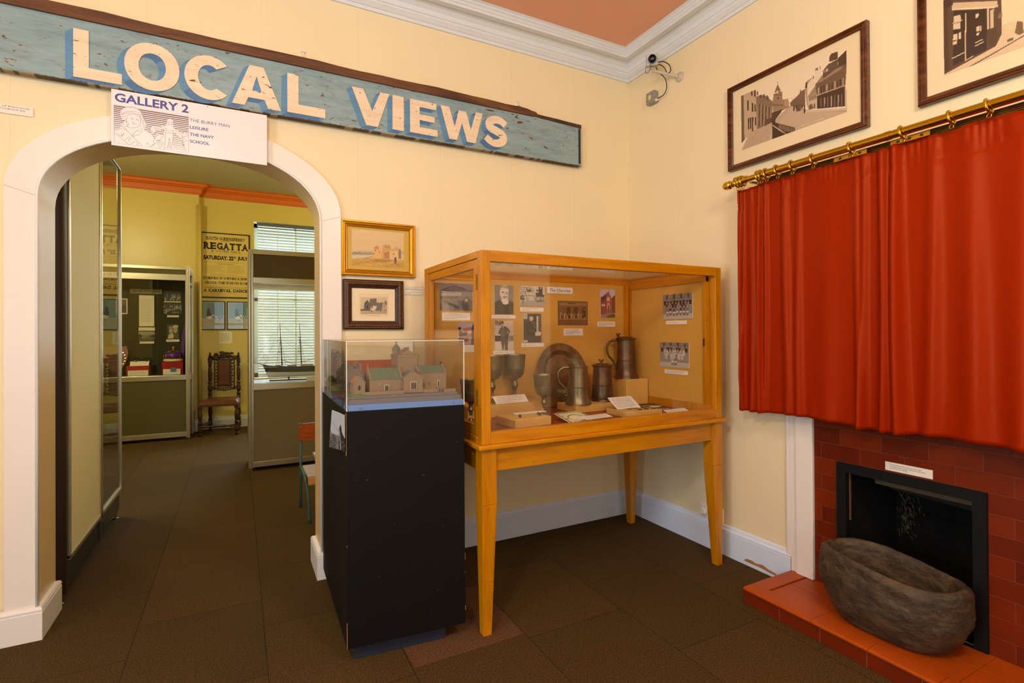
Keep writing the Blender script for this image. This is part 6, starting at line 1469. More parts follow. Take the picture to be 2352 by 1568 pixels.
for x in (-2.314, -2.116, -1.80):
    MB().tube([(x + .02, 3.0, 1.03), (x, 3.0, 1.52)], [.0065, .002], 8).build('mast', 'spar', sh)
    m = MB()
    for z, hw in ((1.20, .02), (1.36, .012)): m.box(x - hw, x + hw, 2.98, 3.02, z, z + .005)
    m.build('crosstrees', 'spar', sh)
    m = MB()
    for z, k in ((1.18, .016), (1.34, .013)): m.tube([(x - .012, 2.92 + .0, z - .004), (x + .01, 3.08, z + .004)], .003, 6)
    m.build('yard', 'spar', sh)
m = MB()
def rp(a, b): m.tube([a, b], .0007, 4)
for x in (-2.314, -2.116, -1.80):
    for dx in (-.05, -.02, .02, .05):
        for sy in (-1, 1): rp((x + .01 + dx, 3 + sy * .05, 1.05), (x + .006, 3.0, 1.36))
rp((-2.573, 3, 1.098), (-2.314, 3, 1.50)); rp((-2.53, 3, 1.086), (-2.314, 3, 1.36)); rp((-2.48, 3, 1.072), (-2.31, 3, 1.22)); rp((-2.314, 3, 1.5), (-2.116, 3, 1.36)); rp((-2.314, 3, 1.36), (-2.11, 3, 1.2)); rp((-2.116, 3, 1.51), (-1.8, 3, 1.36)); rp((-2.30, 3, 1.2), (-2.13, 3, 1.06)); rp((-2.116, 3, 1.35), (-1.8, 3, 1.1)); rp((-2.314, 3, 1.49), (-2.47, 3, 1.05))
m.build('rigging', 'rope', sh)
m = MB(); m.tube([(-2.30, 3.0, 1.12), (-2.15, 3.0, 1.06)], .003, 6); m.tube([(-2.10, 3.0, 1.09), (-1.84, 3.0, 1.15)], .003, 6); m.build('boom', 'spar', sh)
m = MB(); m.box(-2.42, -1.55, 2.985, 3.015, .8945, .908); m.box(-2.235, -2.22, 2.985, 3.015, .908, .942); m.box(-1.75, -1.735, 2.985, 3.015, .908, .94); m.build('stand', mat('stand_brown', (50, 34, 22), .4), sh)
o = MB().box(-2.06, -1.93, 2.87, 2.872, .8945, .925).build('caption_card', 'pale_paper'); tag(o, 'cream caption card standing in front of the ship model', 'label')

# --- olive case
oc_ = thing('display_case', 'aluminium-framed olive case of leisure exhibits at the far wall', 'display case', (-4.0, 5.25, 0))
BX0, BX1, BY0, BY1 = -4.95, -3.312, 5.03, 5.50
for x, y in ((BX1, BY0), (BX0, BY0), (BX1 + .022, 5.35)): post(oc_, x, y, .02, 2.318, .02)
for z0, z1 in ((2.262, 2.302), (2.120, 2.200), (.795, .862), (.04, .104)): MB().box(BX0, BX1 - .016, BY0 - .014, BY0 + .016, z0, z1).build('rail', 'aluminium', oc_, bevel=.003)
MB().box(BX1 - .028, BX1 - .016, BY0 - .012, BY0 + .014, .862, 2.12).build('stile', 'aluminium', oc_)
MB().box(BX0, BX1 - .016, BY0 - .003, BY0 + .004, .104, .795).build('lower_panel', 'olive_panel', oc_); MB().box(BX0, BX1 - .016, BY0 - .003, BY0 + .004, 2.2, 2.262).build('upper_panel', 'olive_panel', oc_)
MB().box(BX0, BX1 - .016, BY0 - .002, BY0 + .001, .862, 2.12).build('glass', 'glass', oc_)
MB().box(BX0, BX1 - .01, BY0 + .01, 5.40, .84, .862).build('shelf', 'olive_cloth', oc_); MB().box(BX0, BX1 - .01, 5.385, 5.40, .862, 2.20).build('back_panel', 'olive_cloth', oc_)
MB().box(BX1 - .012, BX1 + .004, BY0 + .02, 5.40, .862, 2.2).build('side_panel', 'olive_cloth', oc_); MB().box(BX0, BX1, BY0 + .01, 5.40, 2.2, 2.215).build('canopy', 'olive_panel', oc_)
for z0, z1 in ((2.2, 2.26), (2.06, 2.1), (.8, .86)): MB().box(BX1 - .004, BX1 + .034, BY0 + .02, 5.34, z0, z1).build('rail', 'aluminium', oc_)
MB().box(BX1 + .004, BX1 + .010, BY0 + .02, 5.34, .1, 2.06).build('side_panel', mat('side_grey', (150, 156, 148), .35, .3), oc_)
OY = 5.384
def far_card(x0, x1, z0, z1, label, n=2, seed=1, th=.003): return wall_label(x0, z0, x1 - x0, z1 - z0, label, lines=n, y=OY, seed=seed, mt='pale_paper')
t = thing('heading_card', 'cream heading strip reading LEISURE ACTIVITIES in the olive case', 'label', (-3.82, OY, 1.955)); MB().box(-3.995, -3.642, OY - .004, OY, 1.957, 2.018).build('card', mat('buff', (150, 138, 82), .6), t)
m = MB(); put_text(m, 'LEISURE ACTIVITIES', (-3.975, OY - .0046, 1.973), (1, 0, 0), (0, 0, 1), .31, .028, .015); m.build('lettering', 'ink_black', t)
far_card(-3.898, -3.729, 1.515, 1.935, 'tall cream printed sheet in the middle of the olive case', 26, 3); far_card(-3.904, -3.721, 1.455, 1.500, 'cream caption right under the tall printed sheet', 1, 4); far_card(-3.893, -3.73, 1.280, 1.309, 'cream caption under the cricket field photograph', 1, 5)
far_card(-3.617, -3.419, 1.846, 1.861, 'thin cream caption between the two upper group photographs', 1, 6); far_card(-3.581, -3.444, 1.64, 1.668, 'cream caption under the crowded group photograph', 1, 7); far_card(-3.592, -3.439, 1.300, 1.334, 'cream caption under the two children photograph', 1, 8)
def crowd(seed, n, dark=40, w_=56, h_=34):
    c = Cv(w_, h_, dark, None, seed); r = random.Random(seed)
    for i in range(n): x, y = r.random(), .2 + .7 * r.random(); c.poly([(x - .04, y + .05), (x + .04, y + .05), (x + .05, y + .25), (x - .05, y + .25)], r.choice((20, 60, 170))); c.ell(x, y, .028, .05, r.choice((200, 160, 190)))
    c.noise(10); c.tone((18, 16, 10), (226, 214, 160)); return c
pinned(crowd(2, 26, 30), -3.609, 1.868, .186, .132, 'dark group photograph at the top right of the olive case', y=OY); pinned(crowd(5, 44, 60), -3.621, 1.684, .210, .148, 'crowded group photograph below the dark one in the olive case', y=OY)
c = Cv(56, 34, 150, None, 4); c.rect(0, 0, 1, .35, 190); c.rect(0, .7, 1, 1, 90); c.ell(.1, .5, .2, .2, 60); c.ell(.85, .5, .25, .15, 60)
for i in range(12): c.rect(.24 + i * .045, .38 + (i % 3) * .03, .27 + i * .045, .72, (210, 40)[i % 2]); c.ell(.255 + i * .045, .36 + (i % 3) * .03, .014, .03, 190)
c.noise(8); c.tone((24, 22, 14), (206, 196, 146)); pinned(c, -3.903, 1.317, .178, .126, 'photograph of players on a field in the olive case', y=OY)
c = Cv(40, 50, 70, None, 6); c.ell(.33, .45, .16, .2, 200); c.ell(.33, .22, .2, .10, 150); c.ell(.70, .40, .17, .2, 190); c.ell(.70, .16, .24, .12, 210); c.poly([(.05, 1), (.15, .7), (.5, .62), (.62, 1)], 220); c.poly([(.5, 1), (.6, .65), (.85, .62), (1, 1)], 90)
for x, y in ((.27, .43), (.39, .43), (.64, .38), (.76, .38)): c.ell(x, y, .025, .02, 40)
c.line([(.27, .55), (.38, .55)], 1, 60); c.line([(.64, .5), (.75, .5)], 1, 60); c.noise(9); c.tone((20, 18, 10), (230, 220, 160)); pinned(c, -3.581, 1.345, .136, .195, 'photograph of two smiling children in hats in the olive case', y=OY)
c = Cv(20, 30, 60, None, 6); c.rect(0, 0, 1, .4, 120); c.rect(0, .6, 1, .75, 30); c.tone((40, 26, 16), (170, 140, 90)); pinned(c, -4.15, 1.679, .125, .207, 'small brown landscape print half hidden at the left of the olive case', y=OY, border=.012)
mat('red_cloth', (158, 16, 22), .8)
def rbox(x0, x1, y0, y1, z1, label): tag(MB().box(x0, x1, y0, y1, .8625, z1).build('plinth_box', 'red_cloth', bevel=.006), label, 'box')
rbox(-4.005, -3.760, 5.13, 5.30, .990, 'red cloth-covered block under the black bowls'); rbox(-3.615, -3.375, 5.13, 5.33, 1.035, 'red cloth-covered block under the crown')
# crown
cr = thing('costume_crown', 'purple and gold costume crown with ermine band in the olive case', 'crown', (-3.495, 5.23, 1.0355))
mat('purple_satin', (88, 34, 120), .35); mat('ermine', (236, 222, 160), .9); mat('gold_trim', (176, 130, 50), .3, .7)
cxx, cyy = -3.495, 5.235
MB().tube([(cxx + .098 * math.cos(a), cyy + .085 * math.sin(a), 1.054) for a in [2 * math.pi * i / 28 for i in range(28)]], .019, 8, closed=True).build('ermine_band', 'ermine', cr, smooth='all')
MB().lathe([(.085, 1.06), (.105, 1.085), (.112, 1.12), (.10, 1.15), (.06, 1.168), (.0, 1.165)], (cxx, cyy, 0), 24).build('cap', 'purple_satin', cr, smooth='all')
MB().tube([(cxx + .104 * math.cos(a), cyy + .092 * math.sin(a), 1.082 + .006 * math.sin(a * 10)) for a in [2 * math.pi * i / 60 for i in range(60)]], .009, 6, closed=True).build('circlet', 'gold_trim', cr, smooth='all')
for a in (0, .785, 1.57, 2.356): 
    MB().tube([(cxx + math.cos(a) * .118 * math.cos(t), cyy + math.sin(a) * .118 * math.cos(t), 1.085 + .095 * math.sin(t)) for t in [math.pi * i / 16 for i in range(17)]], .005, 6).build('arch', 'gold_trim', cr, smooth='all')
m = MB(); m.sphere((cxx, cyy, 1.195), .016, 12, 8); m.sphere((cxx, cyy, 1.222), .013, 12, 8, 0, (1.6, .5, 1)); m.build('orb', 'gold_trim', cr, smooth='all')
mat('black_bowl', (14, 16, 14), .12)
for i, (x, l) in enumerate(((-3.905, 'glossy black bowl on the red block, left of the pair'), (-3.79, 'glossy black bowl on the red block, right of the pair'))): tag(MB().sphere((x, 5.235, 1.044), .054, 20, 14, 0, (1.0, 1, 1)).build('lawn_bowl', 'black_bowl', smooth='all'), l, 'bowl', 'black bowls in the olive case')
sd = thing('trophy_shield', 'brown wooden trophy shield with silver badges in the olive case', 'shield', (-4.17, 5.28, .863))
M = Matrix.Translation((-4.13, 5.30, 0)) @ Matrix.Rotation(math.radians(-10), 4, 'X')
pts = [(-.16, 1.27), (-.13, 1.262), (-.05, 1.25), (0, 1.275), (.05, 1.25), (.10, 1.262), (.115, 1.24), (.128, 1.18), (.122, 1.10), (.10, 1.02), (.06, .96), (.0, .92), (-.07, .96), (-.12, 1.02), (-.15, 1.1)]
MB().prism([(x, z - .92) for x, z in pts], -.012, .012, M=Matrix.Translation((-4.13, 5.22, .915)) @ Matrix.Rotation(math.radians(-12), 4, 'X')).build('board', mat('shield_brown', (120, 62, 34), .3), sd, bevel=.004)
mat('silver', (210, 206, 190), .2, 1.0)
MM = Matrix.Translation((-4.13, 5.22, .915)) @ Matrix.Rotation(math.radians(-12), 4, 'X')
for k in range(9):
    a = -1.3 + k * .34; m = MB(); m.lathe([(.012, 0), (.010, .003), (0, .004)], (0, 0, 0), 10, M=MM @ Matrix.Translation((.10 * math.cos(a), -.0125, .17 + .12 * math.sin(a))) @ Matrix.Rotation(math.radians(90), 4, 'X')); m.build('badge', 'silver', sd)
for x0, x1, z0, z1, y, l in ((-3.982, -3.764, .8645, .935, 5.115, 'cream caption card in front of the red block with the bowls'), (-3.60, -3.405, .8645, .940, 5.115, 'cream caption card in front of the crown block')): wall_label(x0, z0, x1 - x0, z1 - z0, l, lines=4, y=y, seed=31, mt='pale_paper')
t, M = lying(-3.966, 5.14, .992, .205, .075, 0, 50, 'cream caption card leaning on the black bowls', lines=3, seed=33, mt='pale_paper')
tag(MB().box(-3.518, -3.452, 5.108, 5.112, .905, .960).build('ticket', mat('ticket_blue', (96, 118, 134), .6)), 'small blue ticket stuck on the crown caption card', 'ticket')
tag(MB().prism([(-3.43, 1.05), (-3.385, 1.06), (-3.355, 1.62), (-3.40, 1.45)], 5.345, 5.355).build('purple_robe', 'purple_satin'), 'strip of purple robe hanging at the right of the olive case', 'robe')

# --- tall glazed unit lining the left of the passage
lc = thing('display_case', 'tall dark-based glazed cabinet lining the left of the far gallery entrance', 'display case', (-3.8, 1.1, 0))
F_ = -3.520
MB().box(-4.12, F_ - .02, .42, 1.80, .05, .20).build('base', 'charcoal', lc)
for a, b in ((.415, 1.118), (1.185, 1.80)): MB().box(F_ - .022, F_ - .012, a, b, .055, .19).build('kick_panel', mat('kick_dark', (52, 54, 52), .3, .3), lc)
m = MB(); m.tube([(-3.575, .36, .045), (-3.575, .36, 2.72)], .055, 20); m.build('rounded_end', 'dark_bronze', lc, smooth=True)
m = MB(); m.box(-4.12, -3.575, .33, .42, .20, 2.72); m.tube([(-3.66, .33, .25), (-3.66, .33, 2.72)], .022, 10); m.build('end_panel', 'dark_bronze', lc, smooth=True)
MB().box(F_ - .02, F_ - .002, .415, 1.115, .215, 2.72).build('cream_panel', 'cream_laminate', lc)
def bar(a, b, z0, z1, x0=F_ - .02, x1=F_ + .006): MB().box(x0, x1, a, b, z0, z1).build('frame', 'aluminium', lc, bevel=.003)
bar(.405, .420, .20, 2.72); bar(1.108, 1.125, .20, 2.72); bar(.405, 1.125, .195, .220); bar(1.150, 1.168, .20, 2.70); bar(1.785, 1.803, .20, 2.70); bar(1.150, 1.803, .200, .226); bar(1.150, 1.803, 2.672, 2.70)
MB().box(F_ - .03, F_ - .006, 1.125, 1.150, .05, 2.70).build('post', 'charcoal', lc)
MB().box(F_ - .008, F_ - .004, 1.168, 1.785, .226, 2.672).build('glass', 'glass', lc)
MB().box(-4.12, -4.10, 1.15, 1.80, .2, 2.70).build('back_panel', 'olive_cloth', lc); MB().box(-4.12, F_ - .02, 1.15, 1.80, .2, .215).build('shelf', 'olive_cloth', lc); MB().box(-4.1, F_ - .02, 1.125, 1.150, .2, 2.7).build('side_panel', 'olive_cloth', lc)
MB().box(-4.1, F_ - .02, 1.798, 1.801, .226, 2.672).build('glass', 'glass', lc); MB().box(-4.12, F_ - .01, 1.15, 1.80, 2.70, 2.715).build('top', 'charcoal', lc)
bar(1.15, 1.168, .22, 2.67, -4.10, -4.08); bar(1.785, 1.803, .2, 2.70, -4.12, -4.095)
for y in (.318, 1.75): MB().lathe([(.022, 0), (.022, .006), (.007, .012), (.007, .05)], (-3.545, y, 0), 14).build('foot', 'bright_steel', lc, smooth=True)
for y in (.36, 1.75): MB().lathe([(.022, 0), (.022, .006), (.007, .012), (.007, .05)], (-4.05, y, 0), 14).build('foot', 'bright_steel', lc, smooth=True)
t, M = lying(-3.70, 1.32, .216, .12, .16, 25, 25, 'cream paper sheet lying in the bottom of the tall cabinet', lines=5, seed=44, mt='pale_paper')

# --- regatta poster
po = thing('poster', 'framed yellow letterpress poster headed SOUTH QUEENSFERRY REGATTA', 'poster', (-2.876, FY - .02, 1.945))
mat('poster_yellow', (214, 184, 92), .5); mat('poster_ink', (36, 30, 12), .6); mat('frame_black', (26, 24, 20), .4)
QX0, QX1, QZ0, QZ1 = -3.201, -2.552, 1.945, 2.918
m = MB(); frame_xz(m, QX0, QX1, QZ0, QZ1, [(0, .001), (0, .018), (.016, .018), (.016, .008)], to=lambda a, d, z: (a, FY - d, z)); fixn(m.build('frame', 'frame_black', po))
MB().box(QX0 + .014, QX1 - .014, FY - .009, FY - .004, QZ0 + .014, QZ1 - .014).build('sheet', 'poster_yellow', po)
HP = homog([(205, 110), (1135, 185), (1135, 1432), (205, 1400)], [(QX0 + .016, QZ1 - .016), (QX1 - .016, QZ1 - .016), (QX1 - .016, QZ0 + .016), (QX0 + .016, QZ0 + .016)])
def pz(p): v = HP @ np.array([p[0], p[1], 1.0]); return float(v[0] / v[2]), float(v[1] / v[2])
m = MB(); YP = FY - .0094
def slab(mbx, text, x0, x1, z0, z1, serif=.12, bold=.03):
    """letters each stretched into a cell, with slab serifs on the stems"""
    wts = {'I': .55, 'J': .8, 'M': 1.25, 'W': 1.35, ' ': .5, '&': 1.1, '.': .35, 'L': .9}; tot = sum(wts.get(c, 1) for c in text); x = x0; h = z1 - z0
    feet = {'R': (.12, .9, .12), 'E': (.12,), 'G': (), 'A': (.05, .95), 'T': (.5,), 'S': (), 'O': (), 'U': (), 'H': (.12, .88), 'Q': (), 'N': (.12,), 'F': (.12,), 'Y': (.5,), 'C': (), 'I': (.5,), 'V': (), 'L': (.12,), 'D': (.12,), 'W': (), 'X': (.08, .92), 'B': (.12,), 'M': (.12, .88)}
    tops = {'R': (.12,), 'E': (.12,), 'H': (.12, .88), 'U': (.12, .88), 'N': (.12, .88), 'F': (.12,), 'Y': (.05, .95), 'I': (.5,), 'V': (.05, .95), 'L': (.12,), 'D': (.12,), 'W': (.04, .96), 'X': (.08, .92), 'B': (.12,), 'M': (.12, .88)}
    for ch in text:
        cw = (x1 - x0) * wts.get(ch, 1) / tot
        if ch != ' ':
            a, b = x + cw * .05, x + cw * .95; put_text(mbx, ch, (a, YP, z0), (1, 0, 0), (0, 0, 1), b - a, h if ch != '.' else h * .15, bold if ch not in 'MW' else .004)
            for g_ in feet.get(ch, ()): c_ = a + (b - a) * g_; mbx.quad((c_ - cw * .17, YP, z0), (c_ + cw * .17, YP, z0), (c_ + cw * .17, YP, z0 + h * serif), (c_ - cw * .17, YP, z0 + h * serif))
            for g_ in tops.get(ch, ()): c_ = a + (b - a) * g_; mbx.quad((c_ - cw * .17, YP, z1 - h * serif), (c_ + cw * .17, YP, z1 - h * serif), (c_ + cw * .17, YP, z1), (c_ - cw * .17, YP, z1))
        x += cw
def prow(text, ll, lr, ul, slabbed=True, bold=.03, serif=.12):
    a, b, c = pz(ll), pz(lr), pz(ul)
    if slabbed: slab(m, text, a[0], b[0], a[1], c[1], serif, bold)
    else: put_text(m, text, (a[0], YP, a[1]), (1, 0, 0), (0, 0, 1), b[0] - a[0], c[1] - a[1], bold)
prow('SOUTH QUEENSFERRY', (285, 245), (1060, 297), (285, 180)); prow('ANNUAL', (590, 297), (775, 308), (590, 280), False, .01)
prow('REGATTA', (235, 432), (1120, 492), (235, 290), bold=.05, serif=.16); prow('& WATER GALA', (385, 495), (970, 535), (385, 455), serif=.1, bold=.0)
prow('SATURDAY. 22', (232, 645), (830, 680), (232, 558), False, .06); prow('ND', (832, 640), (880, 645), (832, 595), False, .04); prow('JULY', (910, 690), (1125, 702), (910, 600), False, .06)
prow('EXHIBITION OF SWIMMING & DIVING', (232, 1045), (1130, 1085), (232, 995), serif=.08); prow('CROSS THE FORTH SWIM', (250, 1138), (1150, 1178), (250, 1090), serif=.12)
prow('A CARNIVAL DANCE', (235, 1303), (1120, 1338), (235, 1240), bold=.04, serif=.14); prow('Programme of Events', (505, 752), (838, 768), (505, 735), False, .02)
for a, b, t_ in (((232, 700), (1055, 742), .002), ((232, 978), (1055, 1012), .0015), ((232, 1210), (1130, 1246), .004)): stroke(m, [pz(a), pz(b)], t_, lambda x, z: (x, YP, z))
def psc(ll, lr, ul, n, sd_): a, b, c = pz(ll), pz(lr), pz(ul); scribble(m, (a[0], YP, a[1]), (1, 0, 0), (0, 0, 1), b[0] - a[0], c[1] - a[1], n, seed=sd_, thick=.26)
psc((355, 540), (1000, 580), (355, 510), 2, 1); psc((300, 690), (1050, 730), (300, 668), 1, 2); psc((255, 915), (660, 935), (255, 760), 9, 3); psc((700, 935), (1060, 955), (700, 775), 9, 4); psc((365, 975), (985, 1000), (365, 940), 2, 5); psc((398, 1198), (950, 1218), (398, 1178), 1, 6); psc((360, 1385), (985, 1400), (360, 1325), 2, 7)
m.build('lettering', 'poster_ink', po)
# --- pigeon pictures
mat('sky_teal', (84, 150, 160), .25); mat('deck_pale', (206, 206, 186), .25)
def pigeon(flip):
    c = Cv(80, 98, (98, 128, 134), None, 5 + flip); c.rect(0, .48, 1, .62, (104, 152, 152)); c.rect(0, .60, 1, 1, (168, 168, 146)); c.rect(0, 0, .3, .5, (126, 150, 152), .6)
    f = lambda x: 1 - x if flip == 2 else x
    c.ell(f(.46), .56, .20, .09, (232, 226, 210)); c.poly([(f(.28), .56), (f(.27), .40), (f(.33), .26), (f(.40), .27), (f(.42), .36), (f(.50), .50)], (44, 54, 62)); c.ell(f(.35), .27, .055, .045, (38, 46, 54)); c.poly([(f(.29), .27), (f(.25), .29), (f(.30), .30)], (30, 30, 34))
    c.poly([(f(.55), .50), (f(.86), .62), (f(.84), .66), (f(.50), .62)], (206, 200, 186)); c.line([(f(.48), .50), (f(.56), .62)], 3, (52, 56, 62)); c.line([(f(.58), .52), (f(.66), .64)], 3, (52, 56, 62)); c.line([(f(.74), .60), (f(.86), .64)], 3, (60, 64, 70))
    for x in (.42, .50): c.line([(f(x), .64), (f(x + .01), .70), (f(x - .05), .71)], 1.6, (170, 92, 70))
    c.line([(0, .6), (1, .6)], 1, (70, 110, 112)); c.noise(4); return c
glass_mat('picture_glass', (1, 1, 1), .5)
for x0, x1, fl, l in ((-3.231, -2.888, 1, 'black-framed painting of a racing pigeon facing left'), (-2.862, -2.52, 3, 'black-framed racing pigeon painting partly hidden by the ship case')):
    t = thing('framed_picture', l, 'picture', ((x0 + x1) / 2, FY - .02, 1.470))
    m = MB(); frame_xz(m, x0, x1, 1.470, 1.895, [(0, .001), (0, .02), (.012, .02), (.012, .010)], to=lambda a, d, z: (a, FY - d, z)); fixn(m.build('frame', 'frame_black', t)); MB().box(x0 + .01, x1 - .01, FY - .008, FY - .004, 1.48, 1.885).build('mount', 'deck_pale', t)
    print_on('painting', pigeon(fl), (x0 + .022, FY - .0085, 1.492), (1, 0, 0), (0, 0, 1), .299, .381, t); MB().box(x0 + .011, x1 - .011, FY - .0125, FY - .0110, 1.481, 1.884).build('glass', 'picture_glass', t)
wall_label(-2.969, 1.264, .172, .176, 'faded typed sheet on the wall above the carved chair', lines=17, y=FY - .001, seed=60, mt='pale_paper')

# --- carved oak chair
mat('carved_oak', (58, 34, 18), .32, var=.35, vscale=25, bump=.7, bscale=55); mat('brown_leather', (92, 48, 18), .38, var=.12, vscale=8); mat('stud', (150, 116, 60), .3, .8)
CHR = Matrix.Translation((-2.925, 5.30, 0)) @ Matrix.Rotation(math.radians(-9), 4, 'Z')
ch = thing('carved_chair', 'dark carved oak chair with brown leather seat and back against the far wall', 'chair', (-2.925, 5.30, 0))
def cm(): return MB(CHR)
hw, dp = .225, .21
turn = [(.016, 0), (.026, .02), (.026, .03), (.016, .04), (.028, .07), (.030, .10), (.024, .14), (.020, .16), (.030, .175), (.030, .185), (.018, .195), (.026, .24), (.029, .28), (.022, .35), (.016, .37), (.026, .385), (.028, .395), (.018, .405)]
for sx in (-1, 1): m = cm(); m.lathe(turn, (sx * hw, -dp, 0), 14); m.box(sx * hw - .026, sx * hw + .026, -dp - .026, -dp + .026, .10, .16); m.box(sx * hw - .028, sx * hw + .028, -dp - .028, -dp + .028, .375, .405); m.build('leg', 'carved_oak', ch, smooth=True)
for sx in (-1, 1): m = cm(); m.lathe(turn, (sx * hw * .82, dp, 0), 14); m.box(sx * hw * .82 - .024, sx * hw * .82 + .024, dp - .024, dp + .024, .10, .16); m.build('leg', 'carved_oak', ch, smooth=True)
def spin(a, b, name):
    a, b = Vector(a), Vector(b); n = 24; pts = [a.lerp(b, i / n) for i in range(n + 1)]; rr = [.011 + .009 * abs(math.sin(math.pi * 4 * i / n)) + (.008 if i in (12,) else 0) for i in range(n + 1)]
    cm().tube(pts, rr, 10).build(name, 'carved_oak', ch, smooth='all')
spin((-hw, -dp, .13), (hw, -dp, .13), 'stretcher'); spin((-hw, -dp, .13), (-hw * .82, dp, .13), 'stretcher'); spin((hw, -dp, .13), (hw * .82, dp, .13), 'stretcher')
m = cm(); m.frustum([(-.25, -.24), (.25, -.24), (.21, .23), (-.21, .23)], [(-.25, -.24), (.25, -.24), (.21, .23), (-.21, .23)], .405, .455); m.frustum([(-.25, -.24), (.25, -.24), (.21, .23), (-.21, .23)], [(-.215, -.205), (.215, -.205), (.18, .20), (-.18, .20)], .455, .490); m.build('seat', 'brown_leather', ch, bevel=.014, seg=4)
m = cm()
for i in range(30): m.sphere((-.245 + i * .0169, -.2405, .412), .0035, 6, 4)
m.build('studs', 'stud', ch)
tp = [(.024, .0), (.028, .03), (.020, .05), (.030, .07), (.030, .085), (.019, .10), (.028, .13), (.030, .16), (.024, .20), (.020, .22), (.029, .235), (.029, .245), (.019, .26), (.024, .30), (.027, .38), (.023, .46), (.018, .48), (.030, .495), (.020, .51), (.028, .54), (.028, .60), (.018, .61), (.027, .625), (.012, .64), (.018, .655), (.010, .672), (.0, .685)]
for sx in (-1, 1): m = cm(); m.lathe(tp, (sx * .185, .205, .46), 14); m.box(sx * .185 - .026, sx * .185 + .026, .179, .231, .60, .66); m.box(sx * .185 - .026, sx * .185 + .026, .179, .231, .985, 1.05); m.build('back_post', 'carved_oak', ch, smooth=True)
m = cm(); m.box(-.090, .090, .180, .222, .640, 1.030); m.build('back_panel', 'carved_oak', ch, bevel=.006)
m = cm(); m.box(-.070, .070, .166, .182, .665, .700 + .31); m.build('back_pad', 'brown_leather', ch, bevel=.012, seg=4)
m = cm(); r = random.Random(12)
for sx in (-1, 1):
    for k in range(9):
        z = .64 + k * .045; m.tube([(sx * (.105 + .022 * math.cos(a)), .20, z + .020 * math.sin(a) * (1 if k % 2 else -1)) for a in [i * .55 for i in range(10)]], .0085, 6)
    m.tube([(sx * .128, .20, .60 + .045 * i + .0) for i in range(11)], [.007 + .004 * (i % 2) for i in range(11)], 6)
for k in range(11): x = -.15 + k * .03; m.tube([(x + .017 * math.cos(a), .20, .612 + .014 * math.sin(a)) for a in [i * .6 for i in range(9)]], .008, 6)
m.tube([(-.16, .20, .632), (-.08, .2, .60), (0, .2, .585), (.08, .2, .60), (.16, .2, .632)], .010, 8); m.build('scroll_carving', 'carved_oak', ch, smooth='all')
m = cm(); m.box(-.16, .16, .185, .218, 1.028, 1.052)
for k in range(34):
    t = k / 33; x = -.15 + .30 * t; hgt = .075 * math.sin(math.pi * t) ** .8 + .03 * (abs(t - .5) > .28); z = 1.05 + hgt * r.uniform(.25, 1.0); m.sphere((x, .20 + r.uniform(-.012, .006), z), r.uniform(.014, .024), 8, 6, 0, (1.3, .8, .8))
for k in range(14): x = -.06 + .12 * r.random(); m.sphere((x, .195, 1.10 + .045 * r.random()), .02, 8, 6, 0, (1.4, .7, .7))
m.build('crest_carving', 'carved_oak', ch, smooth='all')

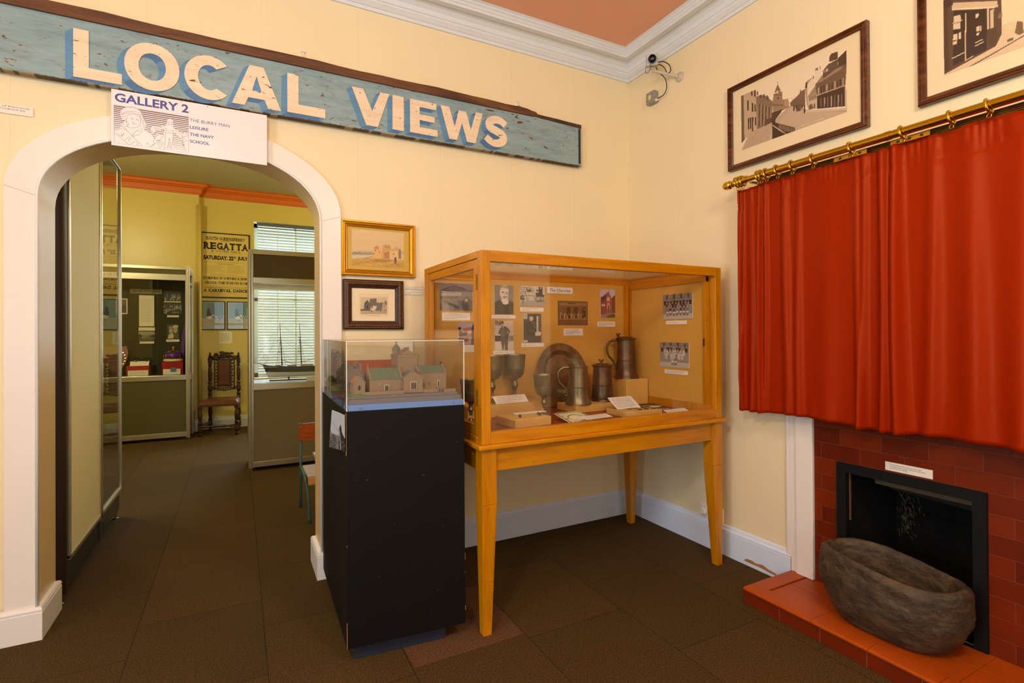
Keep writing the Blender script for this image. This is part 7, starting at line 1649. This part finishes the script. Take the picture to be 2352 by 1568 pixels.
# --- small school chair and the desk behind the right jamb
wood('ply_orange', [(130, 52, 14), (176, 78, 24), (196, 100, 40)], 'x', 1.5, .35); mat('ply_seat', (168, 132, 84), .45, var=.12, vscale=8); mat('green_tube', (58, 92, 82), .45, var=.25, vscale=20)
scn = thing('school_chair', 'small wooden school chair with green tube legs just inside the right of the arch', 'chair', (-2.1, 1.15, 0))
def gt(n_, pts): return MB().tube(smooth_pts(pts, 4), .0115, 10).build(n_, 'green_tube', scn, smooth='all')
for x in (-2.272, -1.93):
    MB().tube([(x, 1.35, 0), (x, 1.345, .30), (x, 1.35, .68)], .0115, 10).build('leg', 'green_tube', scn, smooth='all')
    gt('leg', [(x + .02, .935, 0), (x + .014, .95, .18), (x + .006, .98, .27), (x + .003, 1.06, .318), (x, 1.20, .33), (x, 1.34, .335)])
m = MB()
for i in range(9): t0, t1 = i / 9, (i + 1) / 9; b0, b1 = .02 * math.sin(math.pi * t0), .02 * math.sin(math.pi * t1); x0_, x1_ = -2.288 + .375 * t0, -2.288 + .375 * t1; m.add([(x0_, 1.332 + b0, .540), (x1_, 1.332 + b1, .540), (x1_, 1.332 + b1, .675), (x0_, 1.332 + b0, .675), (x0_, 1.344 + b0, .540), (x1_, 1.344 + b1, .540), (x1_, 1.344 + b1, .675), (x0_, 1.344 + b0, .675)], [(0, 1, 2, 3), (7, 6, 5, 4), (3, 2, 6, 7), (4, 5, 1, 0)] + ([(4, 0, 3, 7)] if i == 0 else []) + ([(1, 5, 6, 2)] if i == 8 else []))
m.build('backrest', 'ply_orange', scn, smooth=True)
m = MB(); prf = [(1.31, .345), (1.20, .336), (1.10, .336), (1.0, .342), (.955, .340), (.935, .325), (.925, .290)]
for (ya, za), (yb, zb_) in zip(prf[:-1], prf[1:]): m.add([(-2.262, ya, za), (-1.94, ya, za), (-1.94, yb, zb_), (-2.262, yb, zb_), (-2.262, ya, za - .010), (-1.94, ya, za - .010), (-1.94, yb + .004, zb_ - .010), (-2.262, yb + .004, zb_ - .010)], [(0, 1, 2, 3), (7, 6, 5, 4), (0, 3, 7, 4), (1, 5, 6, 2)])
m.build('seat', 'ply_seat', scn, smooth=True, angle=60); MB().box(-2.262, -1.94, .918, .928, .288, .335).build('seat_lip', mat('ply_edge', (206, 140, 56), .5, var=.2, vscale=20), scn, bevel=.003)
m = MB()
for z in (.56, .655): m.lathe([(0, 0), (.005, 0), (.004, .0025)], (0, 0, 0), 8, M=Matrix.Translation((-2.272, 1.331, z)) @ Matrix.Rotation(math.radians(90), 4, 'X'))
m.split('rivet', 'bright_steel', scn)
dk = thing('school_desk', 'grey-topped school desk whose corner shows past the right arch jamb', 'desk', (-1.9, .75, 0))
MB().box(-2.232, -1.65, .55, .93, .505, .525).build('desk_top', mat('desk_grey', (150, 146, 130), .4), dk, bevel=.004)
for x, y in ((-1.70, .60), (-1.70, .88), (-2.15, .60)): MB().tube([(x, y, 0), (x, y, .505)], .011, 10).build('leg', 'green_tube', dk, smooth=True)
